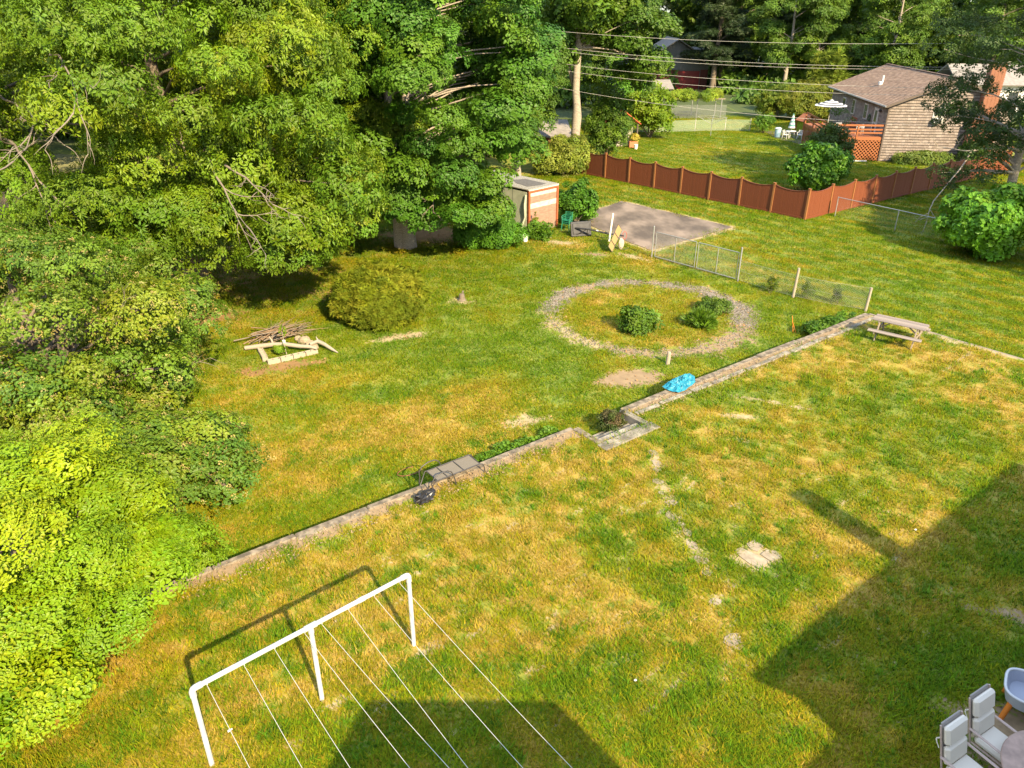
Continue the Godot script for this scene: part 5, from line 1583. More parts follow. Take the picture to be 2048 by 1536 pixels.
	# a pale slab at the door
	var sl := solo("door_slab", slab(0.36, 7), mats["concrete"], Vector3(2.0, L + 0.02, -42.9))
	tag(sl, "small pale slab on the ground before the boarded door", "slab")
	# fallen basketball stand
	var bb := thing("basketball_hoop", "toppled portable basketball stand with black board and long black pole", "basketball stand", Vector3(3.45, L, -42.9))
	var bx := Vector3(0.97, 0, -0.22).normalized()
	var bf := Transform3D(Basis(bx, Vector3.UP, bx.cross(Vector3.UP)), Vector3.ZERO)
	var tilt := Transform3D(Basis(bx, -0.3), Vector3.ZERO)
	m = mb()
	m.box(tilt * bf * T(Vector3(0.62, 0.46, 0)), Vector3(1.25, 0.86, 0.09), 0.03)
	part("base_tank", m, mats["black_plastic"], bb)
	m = mb()
	m.box(tilt * bf * T(Vector3(0.62, 0.48, 0.062)), Vector3(1.02, 0.62, 0.05), 0.02)
	part("base_ridge", m, mats["black_plastic"], bb)
	m = mb()
	m.tube([tilt * bf * Vector3(0.25, 0.52, 0.10), bf * Vector3(0.9, 0.55, 0.45), bf * Vector3(1.9, 0.36, 0.9), bf * Vector3(2.75, 0.28, 1.3)], [0.05], 10)
	part("pole", m, mats["black_plastic"], bb)
	for q in [[0.35, 0.15], [0.95, 0.12]]:
		m = mb()
		m.tube([tilt * bf * Vector3(q[0], q[1], 0.06), bf * Vector3(0.85, 0.56, 0.42)], [0.022], 7)
		part("strut", m, mats["dark_metal"], bb)
	m = mb()
	m.tube([bf * Vector3(1.3, 0.5, 0.62), bf * Vector3(1.42, 0.47, 0.67)], [0.058], 10)
	part("clamp", m, mats["galvanised"], bb)
	m = mb()
	var ring := []
	for i in 17: ring.append(bf * (Vector3(2.8, 0.3, 1.3) + Vector3(cos(TAU * i / 16.0) * 0.12, sin(TAU * i / 16.0) * 0.23, 0)))
	m.tube(ring, [0.012], 6)
	part("rim", m, M("rim_red", lin(0.45, 0.06, 0.03), 0.5), bb)
	# folded sling chair standing on edge
	var fc := thing("folding_chair", "folded metal chair with tan sling panels propped on edge by the pad", "folding chair", Vector3(5.5, L, -39.9))
	var cx := Vector3(0.62, 0, -0.78).normalized()
	var cf := Transform3D(Basis(cx, Vector3.UP, cx.cross(Vector3.UP)), Vector3.ZERO) * Transform3D(Basis(Vector3.RIGHT, -0.25), Vector3.ZERO)
	var up := cf * Transform3D(Basis(Vector3(0, 0, 1), 0.62), Vector3.ZERO)
	for k in 3:
		var u0: float = [0.0, 0.46, 1.02][k]
		var u1: float = [0.42, 0.98, 1.6][k]
		m = mb()
		m.box(up * T(Vector3((u0 + u1) / 2, 0.27, 0.0)), Vector3(u1 - u0 - 0.02, 0.44, 0.008))
		part("sling_panel", m, mats["sling_tan"], fc)
		m = mb()
		m.tube([up * Vector3(u0, 0.03, 0), up * Vector3(u1, 0.03, 0), up * Vector3(u1, 0.51, 0), up * Vector3(u0, 0.51, 0), up * Vector3(u0, 0.03, 0)], [0.014], 6)
		part("tube_frame", m, mats["dark_metal"], fc)
	m = mb()
	m.tube([up * Vector3(0.5, 0.1, 0.02), cf * Vector3(0.55, 0.0, 0.45), cf * Vector3(1.0, 0.02, 0.45)], [0.012], 6)
	part("leg", m, mats["dark_metal"], fc)
	m = mb()
	m.blob(Transform3D(Basis().scaled(Vector3(0.16, 0.32, 0.1)), cf * Vector3(0.75, 0.3, 0.22)), 10, 7, 0.12, R)
	var rag := solo("white_rag", m, M("rag", lin(0.40, 0.34, 0.27), 0.9), Vector3(5.45, L, -39.9))
	tag(rag, "off white cloth bundle behind the folded sling chair", "cloth")
	# white pole stuck in the ground
	m = mb()
	m.tube([Vector3(0, -0.05, 0), Vector3(0.15, 1.62, -0.06)], [0.055], 12)
	var wp := solo("white_pole", m, M("pale_pole", lin(0.72, 0.66, 0.56), 0.7), Vector3(5.55, L, -42.0))
	tag(wp, "leaning off white pole at the edge of the asphalt pad", "pole")
	# orange survey stake
	var sk := thing("marker_stake", "thin orange marker stakes leaning together by the kerb", "stake", Vector3(11.6, L, -28.55))
	m = mb()
	m.tube([Vector3(0, -0.02, 0), Vector3(-0.12, 0.72, -0.1)], [0.012], 6)
	part("rod", m, mats["orange_stake"], sk)
	m = mb()
	m.tube([Vector3(0.1, 0, 0.05), Vector3(-0.1, 0.5, -0.05)], [0.010], 6)
	part("rod", m, mats["orange_stake"], sk)

func plastic_chair(c: Node3D, mt: Material) -> void:
	var m := mb()
	m.box(T(Vector3(0, 0.42, 0)), Vector3(0.46, 0.03, 0.44), 0.01)
	part("seat", m, mt, c)
	for s in [-1.0, 1.0]:
		for f in [-1.0, 1.0]:
			m = mb()
			m.tube([Vector3(s * 0.25, 0.0, f * 0.25), Vector3(s * 0.21, 0.42, f * 0.2)], [0.022, 0.02], 6)
			part("leg", m, mt, c)
		m = mb()
		m.tube([Vector3(s * 0.23, 0.42, 0.2), Vector3(s * 0.27, 0.63, 0.2), Vector3(s * 0.27, 0.66, 0.1), Vector3(s * 0.25, 0.66, -0.2)], [0.022], 6)
		part("arm", m, mt, c)
	for k in 5:
		m = mb()
		m.tube([Vector3(-0.22, 0.50 + k * 0.08, -0.21 - k * 0.014), Vector3(0, 0.51 + k * 0.08, -0.235 - k * 0.014), Vector3(0.22, 0.50 + k * 0.08, -0.21 - k * 0.014)], [0.018], 6)
		part("back_slat", m, mt, c)
	for s in [-1.0, 1.0]:
		m = mb()
		m.tube([Vector3(s * 0.22, 0.42, -0.2), Vector3(s * 0.22, 0.86, -0.28)], [0.02], 6)
		part("back_post", m, mt, c)

func wire_net(m: MB, a: Vector3, b: Vector3, h: float, step: float, rad: float) -> void:     # diagonal wires both ways between a and b
	var len := a.distance_to(b)
	var x := (b - a).normalized()
	for dirn in [1.0, -1.0]:
		var s := -h
		while s < len + h:
			var u0 := s
			var u1: float = s + h * dirn
			var y0 := 0.0
			var y1 := h
			# clip to the panel
			if dirn > 0:
				if u0 < 0: y0 = -u0; u0 = 0.0
				if u1 > len: y1 = h - (u1 - len); u1 = len
			else:
				if u0 > len: y0 = u0 - len; u0 = len
				if u1 < 0: y1 = h + u1; u1 = 0.0
			if y1 > y0 + 0.02:
				m.tube([a + x * u0 + Vector3.UP * y0, a + x * u1 + Vector3.UP * y1], [rad], 3, false)
			s += step

func build_gates() -> void:
	var pts := [Vector3(7.5, L, -39.0), Vector3(7.63, L, -38.85), Vector3(9.33, L, -36.98), Vector3(9.42, L, -36.88), Vector3(10.98, L, -35.16), Vector3(11.06, L, -35.06)]
	var h := 1.42
	for k in [0, 5]:
		var p := thing("gate_post", ["galvanised steel post at the hinge side of the gate nearest the box", "galvanised steel post at the lawn end of the double gate"][k / 5], "post", pts[k])
		var m := mb()
		m.tube([Vector3.DOWN * 0.1, Vector3.UP * 1.66], [0.036], 10)
		part("pipe", m, mats["galvanised"], p)
		m = mb()
		m.lathe([Vector2(0.042, 1.64), Vector2(0.042, 1.69), Vector2(0.001, 1.72)], T(Vector3.ZERO), 10)
		part("cap", m, mats["galvanised"], p)
	for k in 2:
		var a: Vector3 = pts[1 + k * 2]
		var b: Vector3 = pts[2 + k * 2]
		var g := thing("chain_link_gate", ["chain link gate leaf hinged on the post nearest the box", "chain link gate leaf hinged on the post at the lawn end"][k], "gate", a, 0.0, "double chain link gate")
		var d := b - a
		var lo := Vector3.UP * 0.10
		var hi := Vector3.UP * h
		for seg in [[lo, hi, "stile"], [lo + d, hi + d, "stile"], [lo, lo + d, "bottom_rail"], [hi, hi + d, "top_rail"], [lo + d * 0.5, hi + d * 0.5, "mid_bar"]]:
			var m := mb()
			m.tube([seg[0], seg[1]], [0.021], 8)
			part(seg[2], m, mats["galvanised"], g)
		var m2 := mb()
		wire_net(m2, lo, lo + d, h - 0.1, 0.085, 0.0024)
		var net := part("wire_mesh", m2, mats["mesh_wire"], g)
		net.set_meta("kind", "stuff")
		for y in [0.35, 0.75, 1.15]:
			m2 = mb()
			var e := Vector3.ZERO if k == 0 else d
			var q := d.normalized() * (-0.12 if k == 0 else 0.10)
			m2.tube([e + Vector3.UP * y, e + Vector3.UP * y + q], [0.014], 6)
			part("hinge", m2, mats["dark_metal"], g)
	# wire fence with two wooden posts
	var f := thing("wire_fence", "sagging wire mesh fence on two wooden posts running down to the wall end", "fence")
	var q := [Vector3(11.1, L, -35.0), Vector3(12.99, L, -32.75), Vector3(15.6, L, -31.0)]
	for k in [1, 2]:
		var m := mb()
		var hh: float = [0.0, 1.42, 1.1][k]
		m.tube([q[k] + Vector3.DOWN * 0.1, q[k] + Vector3(0.03, hh * 0.5, 0), q[k] + Vector3(0.05, hh, 0)], [0.066, 0.062, 0.058], 9)
		part("post", m, mats["post_wood"], f)
	for k in 2:
		var m := mb()
		wire_net(m, q[k] + Vector3.UP * 0.08, q[k + 1] + Vector3.UP * 0.08, 1.0, 0.11, 0.0022)
		for y in [0.1, 0.55, 1.08]:
			m.tube([q[k] + Vector3.UP * y, (q[k] + q[k + 1]) / 2.0 + Vector3.UP * (y - 0.04), q[k + 1] + Vector3.UP * y], [0.003], 4)
		var net := part("wire_mesh", m, mats["mesh_wire"], f)
		net.set_meta("kind", "stuff")
	# chain link fence in the shade in front of the red fence
	var c := thing("chain_link_fence", "low chain link fence in the shade in front of the red board fence", "fence")
	var p0 := Vector3(20.75, L, -47.85)
	var p1 := Vector3(25.3, L, -41.0)
	for k in 3:
		var m := mb()
		var p := p0.lerp(p1, k / 2.0)
		m.tube([p + Vector3.DOWN * 0.1, p + Vector3.UP * 1.25], [0.03], 8)
		part("post", m, mats["galvanised"], c)
	var m3 := mb()
	m3.tube([p0 + Vector3.UP * 1.22, p1 + Vector3.UP * 1.22], [0.022], 8)
	part("top_rail", m3, mats["galvanised"], c)
	m3 = mb()
	wire_net(m3, p0 + Vector3.UP * 0.05, p1 + Vector3.UP * 0.05, 1.16, 0.12, 0.0014)
	part("wire_mesh", m3, mats["mesh_wire"], c).set_meta("kind", "stuff")

func build_red_fence() -> void:
	var f := thing("board_fence", "dark red board fence with scalloped top round the neighbour lawn", "fence")
	var pts := []
	var runs := [[Vector3(5.7, L, -61.6), Vector3(18.5, L, -46.95), 8], [Vector3(18.5, L, -46.95), Vector3(40.6, L, -62.8), 11]]
	for q in runs:
		for k in q[2]: pts.append((q[0] as Vector3).lerp(q[1], k / float(q[2])))
	pts.append(runs[1][1])
	var h := 1.82
	var reds := [mats["fence_red"]]
	for q in [lin(0.235, 0.062, 0.017), lin(0.18, 0.044, 0.014), lin(0.22, 0.052, 0.012)]:
		reds.append(M("fence_red_%d" % reds.size(), q, 0.75, "grain", Vector3(9.0, 0.7, 9.0)))
	for k in pts.size():
		var m := mb()
		m.box(Transform3D(Basis.from_euler(Vector3(rf(-0.012, 0.012), 0.75, rf(-0.012, 0.012))), pts[k] + Vector3.UP * (h / 2 + 0.02)), Vector3(0.13, h + 0.14, 0.13), 0.008)
		var po := part("post", m, mats["fence_post"], f)
		m = mb()
		m.box(T(pts[k] + Vector3.UP * (h + 0.11), 0.75), Vector3(0.17, 0.04, 0.17), 0.01)
		part("post_cap", m, mats["fence_post"], po)
	for k in pts.size() - 1:
		var a: Vector3 = pts[k]
		var b: Vector3 = pts[k + 1]
		var d := (b - a).normalized()
		var len := a.distance_to(b) - 0.13
		var m := mb()
		var n := 15
		var nrm := d.cross(Vector3.UP)
		for i in n:
			var u0 := 0.065 + len * i / n
			var u1 := 0.065 + len * (i + 1) / n
			var um := ((i + 0.5) / n - 0.5) * 2.0
			var top := h - 0.17 * (1.0 - um * um) + rf(-0.004, 0.004)
			var mid := a + d * (u0 + u1) / 2.0 + Vector3.UP * (0.06 + top) / 2.0 + nrm * rf(-0.003, 0.003)
			m.box(Transform3D(Basis(d, Vector3.UP, d.cross(Vector3.UP)), mid), Vector3(u1 - u0 - 0.007, top - 0.06, 0.024))
		var pn := part("panel", m, reds[R.randi() % 4], f)
		m = mb()
		for i in n:
			var f0 := (float(i) / n - 0.5) * 2.0
			var f1 := (float(i + 1) / n - 0.5) * 2.0
			m.beam(a + d * (0.065 + len * i / n) + Vector3.UP * (h + 0.012 - 0.17 * (1.0 - f0 * f0)), a + d * (0.065 + len * (i + 1) / n) + Vector3.UP * (h + 0.012 - 0.17 * (1.0 - f1 * f1)), 0.07, 0.03)
		part("top_cap", m, mats["fence_red"], pn)
		m = mb()
		m.beam(a + d * 0.07 + Vector3.UP * 0.09 + nrm * 0.03, b - d * 0.07 + Vector3.UP * 0.09 + nrm * 0.03, 0.03, 0.12)
		part("bottom_rail", m, mats["fence_red"], pn)
	# brown board fence behind the oaks on the left
	var g := thing("stockade_fence", "brown vertical board fence seen between the trees by the pond", "fence")
	var p0 := Vector3(-44, L, -46.2)
	var p1 := Vector3(-24.5, L, -49.6)
	var n2 := 130
	for k in n2:
		var m := mb()
		var p := p0.lerp(p1, k / float(n2))
		m.box(T(p + Vector3.UP * (0.9 + rf(-0.02, 0.02)), 0.17), Vector3(0.138, 1.8, 0.02), 0.004)
		part("board", m, mats["palisade"], g)
	for y in [0.4, 1.4]:
		var m := mb()
		m.beam(p0 + Vector3(0.01, y, -0.04), p1 + Vector3(0.01, y, -0.04), 0.05, 0.09)
		part("rail", m, mats["palisade"], g)
	var pd := mb()
	var poly := PackedVector2Array()
	for k in 26: poly.append(Vector2(-40, -62) + Vector2(cos(TAU * k / 26.0) * 13.0, sin(TAU * k / 26.0) * 9.0) * rf(0.88, 1.05))
	pd.prism(poly, Transform3D(Basis(Vector3.RIGHT, Vector3.BACK, Vector3.UP), Vector3(0, L - 0.06, 0)), 0.07)
	var pond := struct("pond", pd, mats["pond_green"])
	pond.set_meta("label", "olive green duckweed covered pond behind the brown board fence")

func build_patio() -> void:
	# two cushioned chairs, table and play tub at the corner of the picture
	var where := [[Vector3(8.16, 0, -8.52), "white cushioned patio chair beside the grey play tub"], [Vector3(7.40, 0, -7.98), "white cushioned patio chair at the grassy side of the round table"]]
	for q in where:
		var t := thing("patio_chair", q[1], "chair", q[0], 0.52, "cushioned chairs round the patio table")
		var m := mb()
		# sits facing +z
		m.box(T(Vector3(0, 0.44, 0.02)), Vector3(0.54, 0.12, 0.56), 0.04)
		part("seat_cushion", m, mats["cushion"], t)
		for k in 2:
			m = mb()
			var y := 0.66 + k * 0.36
			m.box(Transform3D(Basis(Vector3.RIGHT, -0.26), Vector3(0, y, -0.31 - k * 0.095)), Vector3(0.54, 0.355, 0.12), 0.045)
			part("back_cushion", m, mats["cushion"], t)
		m = mb()
		m.box(Transform3D(Basis(Vector3.RIGHT, -0.26), Vector3(0, 0.84, -0.44)), Vector3(0.50, 0.76, 0.03), 0.01)
		part("back_sling", m, mats["cushion_under"], t)
		for s in [-1.0, 1.0]:
			m = mb()
			m.tube([Vector3(s * 0.29, 0.0, -0.36), Vector3(s * 0.29, 0.36, -0.28), Vector3(s * 0.28, 1.18, -0.52)], [0.017], 8)
			part("back_leg", m, mats["chair_wood"], t)
			m = mb()
			m.tube([Vector3(s * 0.29, 0.0, 0.30), Vector3(s * 0.29, 0.62, 0.28)], [0.017], 8)
			part("front_leg", m, mats["chair_wood"], t)
			m = mb()
			m.box(Transform3D(Basis(Vector3.RIGHT, 0.03), Vector3(s * 0.31, 0.63, -0.02)), Vector3(0.055, 0.026, 0.68), 0.01)
			part("arm_rest", m, mats["chair_wood"], t)
			m = mb()
			m.tube([Vector3(s * 0.28, 0.37, -0.28), Vector3(s * 0.28, 0.37, 0.29)], [0.015], 8)
			part("seat_rail", m, mats["chair_wood"], t)
		for k in 2:
			m = mb()
			m.tube([Vector3(-0.27, 0.98, -0.45), Vector3(-0.33, 0.95 - k * 0.03, -0.50), Vector3(-0.35, 0.88 - k * 0.06, -0.46 + k * 0.05)], [0.008], 5)
			part("cushion_tie", m, mats["cushion"], t)
	var tb := thing("patio_table", "round brown topped patio table beside the cushioned chairs", "table", Vector3(8.72, 0, -7.62))
	var m2 := mb()
	m2.lathe([Vector2(0.001, 0.69), Vector2(0.93, 0.69), Vector2(0.965, 0.70), Vector2(0.97, 0.72), Vector2(0.955, 0.735), Vector2(0.001, 0.737)], T(Vector3.ZERO), 48)
	part("table_top", m2, mats["patio_top"], tb)
	for k in 4:
		m2 = mb()
		var a := TAU * k / 4.0 + 0.5
		m2.tube([Vector3(cos(a) * 0.55, 0, sin(a) * 0.55), Vector3(cos(a) * 0.6, 0.69, sin(a) * 0.6)], [0.022], 8)
		part("leg", m2, mats["chair_wood"], tb)
	var tub := thing("play_tub", "grey blue plastic play tub with a pale rim on orange feet", "play table", Vector3(9.42, 0, -9.42), -0.6)
	m2 = mb()
	var ring := func(rx: float, rz: float, y: float) -> Array:
		var out := []
		for i in 40:
			var a := TAU * i / 40.0
			out.append(Vector3(signf(cos(a)) * pow(absf(cos(a)), 0.55) * rx, y, signf(sin(a)) * pow(absf(sin(a)), 0.55) * rz))
		return out
	var loop := func(mm: MB, A: Array, B: Array, away: Vector3) -> void:
		for i in 40: mm.face([A[i], A[(i + 1) % 40], B[(i + 1) % 40], B[i]], away)
	loop.call(m2, ring.call(0.50, 0.38, 0.36), ring.call(0.57, 0.44, 0.60), Vector3(0, 0.5, 0))
	m2.face(ring.call(0.50, 0.38, 0.36), Vector3(0, 3, 0))
	part("basin", m2, mats["tub_grey"], tub)
	m2 = mb()
	loop.call(m2, ring.call(0.45, 0.33, 0.42), ring.call(0.53, 0.40, 0.605), Vector3(0, 30, 0))
	m2.face(ring.call(0.45, 0.33, 0.42), Vector3(0, -3, 0))
	part("lining", m2, mats["tub_inside"], tub)
	m2 = mb()
	var rim: Array = ring.call(0.555, 0.42, 0.612)
	rim.append(rim[0]); rim.append(rim[1])
	m2.tube(rim, [0.026], 8, false)
	part("rim", m2, mats["tub_rim"], tub)
	for s in [-1.0, 1.0]:
		for f in [-1.0, 1.0]:
			m2 = mb()
			m2.tube([Vector3(s * 0.46, 0, f * 0.36), Vector3(s * 0.40, 0.38, f * 0.30)], [0.045, 0.05], 10)
			part("foot", m2, mats["orange_plastic"], tub)
	m2 = mb()
	m2.tube([Vector3(-0.22, 0.44, 0.14), Vector3(0.02, 0.45, 0.10)], [0.014], 8)
	m2.box(T(Vector3(0.09, 0.445, 0.085), 0.2), Vector3(0.12, 0.02, 0.07), 0.006)
	var toy := solo("toy_spade", m2, mats["yellow_plastic"])
	toy.transform = tub.transform
	tag(toy, "yellow toy spade lying inside the grey play tub", "toy")
	# a scrap of white paper and a leaf plate on the lawn
	for p in [[2.35, -10.2, "scrap of white paper on the lawn in front of the house shadow"], [9.9, -14.8, "small white scrap on the lawn beside the chimney shadow"]]:
		var m := mb()
		m.box(Transform3D(Basis.from_euler(Vector3(0.2, 0.5, 0.15)), Vector3(0, 0.06, 0)), Vector3(0.05, 0.006, 0.04))
		var o := solo("paper_scrap", m, mats["white_plastic"], Vector3(p[0], 0, p[1]))
		tag(o, p[2], "paper")

func build_own_house() -> void:
	# the house under and behind the camera: its shadow lies on the lawn
	var e := Vector3(0.787, 0, -0.617)       # along the eaves
	var n := Vector3(0.617, 0, 0.787)        # away from the garden
	var t := thing("own_house", "house with pale siding and dark gabled roofs overlooking the garden", "house")
	var eh := 5.0
	# wing with its gable towards the garden
	var pr := Vector3(4.51, 0, -3.28)
	var rise := 1.43
	var hw := 3.0
	var depth := 9.0
	var ridge := pr - e * hw
	var left := pr - e * hw * 2.0
	var m := mb()
	var th := 0.14
	for s in [[pr, ridge], [left, ridge]]:
		var a: Vector3 = s[0] + Vector3.UP * eh
		var b: Vector3 = s[1] + Vector3.UP * (eh + rise)
		var up := (b - a).cross(n).normalized()
		if up.y < 0: up = -up
		var cen := (a + b) / 2.0 + n * depth / 2.0 - up * th / 2.0
		m.box(Transform3D(Basis((b - a).normalized(), up, (b - a).normalized().cross(up)), cen), Vector3(a.distance_to(b), th, depth))
	part("wing_roof", m, mats["roof_own"], t)
	m = mb()
	var w0 := pr - e * 0.35 + n * 0.35
	var wallp := PackedVector2Array([Vector2(0, -0.1), Vector2(5.3, -0.1), Vector2(5.3, eh - 0.05), Vector2(2.65, eh + rise - 0.25), Vector2(0, eh - 0.05)])
	m.prism(wallp, Transform3D(Basis(-e, Vector3.UP, n), w0), 0.2)
	part("gable_wall", m, mats["siding_house"], t)
	for s in [0.0, 5.1]:
		m = mb()
		m.box(Transform3D(Basis(-e, Vector3.UP, n), w0 - e * (s + 0.1) + n * (depth / 2.0 - 0.2) + Vector3.UP * (eh / 2.0 - 0.1)), Vector3(0.2, eh - 0.1, depth - 1.2))
		part("side_wall", m, mats["siding_house"], t)
	# main range, eaves towards the garden
	var a0 := Vector3(8.3, 0, -3.9)
	var len := 12.2
	var md := 8.4
	var mr := 2.1
	m = mb()
	for s in [0.0, 1.0]:
		var a: Vector3 = a0 + n * md * s + Vector3.UP * eh
		var b := a0 + n * md * 0.5 + Vector3.UP * (eh + mr)
		var up := (b - a).cross(e).normalized()
		if up.y < 0: up = -up
		var cen := (a + b) / 2.0 + e * len / 2.0 - up * th / 2.0
		m.box(Transform3D(Basis((b - a).normalized(), up, (b - a).normalized().cross(up)), cen), Vector3(a.distance_to(b), th, len))
	part("main_roof", m, mats["roof_own"], t)
	m = mb()
	m.box(Transform3D(Basis(e, Vector3.UP, -n), a0 + e * len / 2.0 + n * 0.5 + Vector3.UP * (eh / 2.0 - 0.1)), Vector3(len - 0.6, eh - 0.06, 0.2))
	part("garden_wall", m, mats["siding_house"], t)
	var gp := PackedVector2Array([Vector2(0.45, -0.1), Vector2(md - 0.45, -0.1), Vector2(md - 0.45, eh), Vector2(md / 2, eh + mr - 0.3), Vector2(0.45, eh)])
	for s in [0.3, len - 0.5]:
		m = mb()
		m.prism(gp, Transform3D(Basis(n, Vector3.UP, e), a0 + e * s), 0.2)
		part("gable_wall", m, mats["siding_house"], t)
	# link between the two
	m = mb()
	m.box(Transform3D(Basis(e, Vector3.UP, -n), pr + e * 1.6 + n * 5.2 + Vector3.UP * 1.25), Vector3(4.6, 2.7, 3.6))
	part("link_room", m, mats["siding_house"], t)
	m = mb()
	m.box(Transform3D(Basis(e, Vector3.UP, -n), Vector3(6.9, 2.8, -4.6) + e * 2.6 + n * 1.6), Vector3(5.2, 0.14, 3.2))
	part("added_shadow_roof", m, mats["roof_own"], t)  # unseen slab, added only to cast the low shadow on the lawn
	for u in [0.15, 2.6, 5.0]:  # posts added to carry the shadow slab
		m = mb()
		var pp: Vector3 = Vector3(6.9, 0, -4.6) + e * u + n * 0.15
		m.beam(pp, pp + Vector3.UP * 2.74, 0.12, 0.12, 0.0, e)
		part("porch_post", m, mats["trim_white"], t)
	# chimney at the eaves
	m = mb()
	m.box(Transform3D(Basis(e, Vector3.UP, -n), Vector3(12.95, 3.45, -7.2)), Vector3(0.62, 7.2, 0.5), 0.02)
	part("chimney", m, mats["brick"], t)
	# windows and door on the garden side
	for u in [2.2, 5.6, 9.2]:
		for y in [1.5, 3.9]:
			m = mb()
			m.box(Transform3D(Basis(e, Vector3.UP, -n), a0 + e * u + n * 0.40 + Vector3.UP * y), Vector3(1.1, 1.25, 0.06), 0.01)
			var wn := part("window", m, mats["trim_white"], t)
			m = mb()
			m.box(Transform3D(Basis(e, Vector3.UP, -n), a0 + e * u + n * 0.362 + Vector3.UP * y), Vector3(0.92, 1.08, 0.02))
			part("pane", m, mats["glass_dark"], wn)

# ---------------------------------------------------------------- the neighbours
func shingle_rows(m: MB, fr: Transform3D, w: float, y0: float, y1: float, row: float, clip: Callable, pal: Array, piece := 0.16, thick := 0.018) -> void:
	# courses of small shingles on a wall: local x along, y up, z out
	var y := y0
	var k := 0
	while y < y1:
		var span: Vector2 = clip.call(y + row * 0.6)
		var x := span.x - rf(0.0, piece)
		while x < span.y:
			var e := minf(x + piece * rf(0.6, 1.4), span.y)
			var xs := maxf(x, span.x)
			if e - xs > 0.02:
				var g := rf(0.86, 1.12)
				m.col = (pal[R.randi() % pal.size()] as Color) * g
				var b := y + rf(-0.012, 0.008)
				var t := minf(y + row + 0.01, y1 + 0.02)
				if thick > 0.03:        # dark lower band: shadow line of the course painted in, plus weathering
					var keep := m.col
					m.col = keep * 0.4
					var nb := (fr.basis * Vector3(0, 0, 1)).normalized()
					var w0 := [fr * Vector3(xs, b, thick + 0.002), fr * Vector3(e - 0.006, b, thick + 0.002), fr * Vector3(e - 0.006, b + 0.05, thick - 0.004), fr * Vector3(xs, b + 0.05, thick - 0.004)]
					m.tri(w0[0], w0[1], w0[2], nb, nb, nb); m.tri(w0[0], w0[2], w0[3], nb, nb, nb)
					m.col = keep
				var p := [fr * Vector3(xs, b, thick), fr * Vector3(e - 0.006, b, thick), fr * Vector3(e - 0.006, t, 0.003), fr * Vector3(xs, t, 0.003)]
				var nn := (fr.basis * Vector3(0, 0.1, 1)).normalized()
				m.tri(p[0], p[1], p[2], nn, nn, nn); m.tri(p[0], p[2], p[3], nn, nn, nn)
				var dn := (fr.basis * Vector3(0, -1, 0)).normalized()
				var q := [fr * Vector3(xs, b, 0.0), fr * Vector3(e - 0.006, b, 0.0)]
				m.tri(p[0], p[1], q[1], dn, dn, dn); m.tri(p[0], q[1], q[0], dn, dn, dn)
			x = e
		y += row
		k += 1

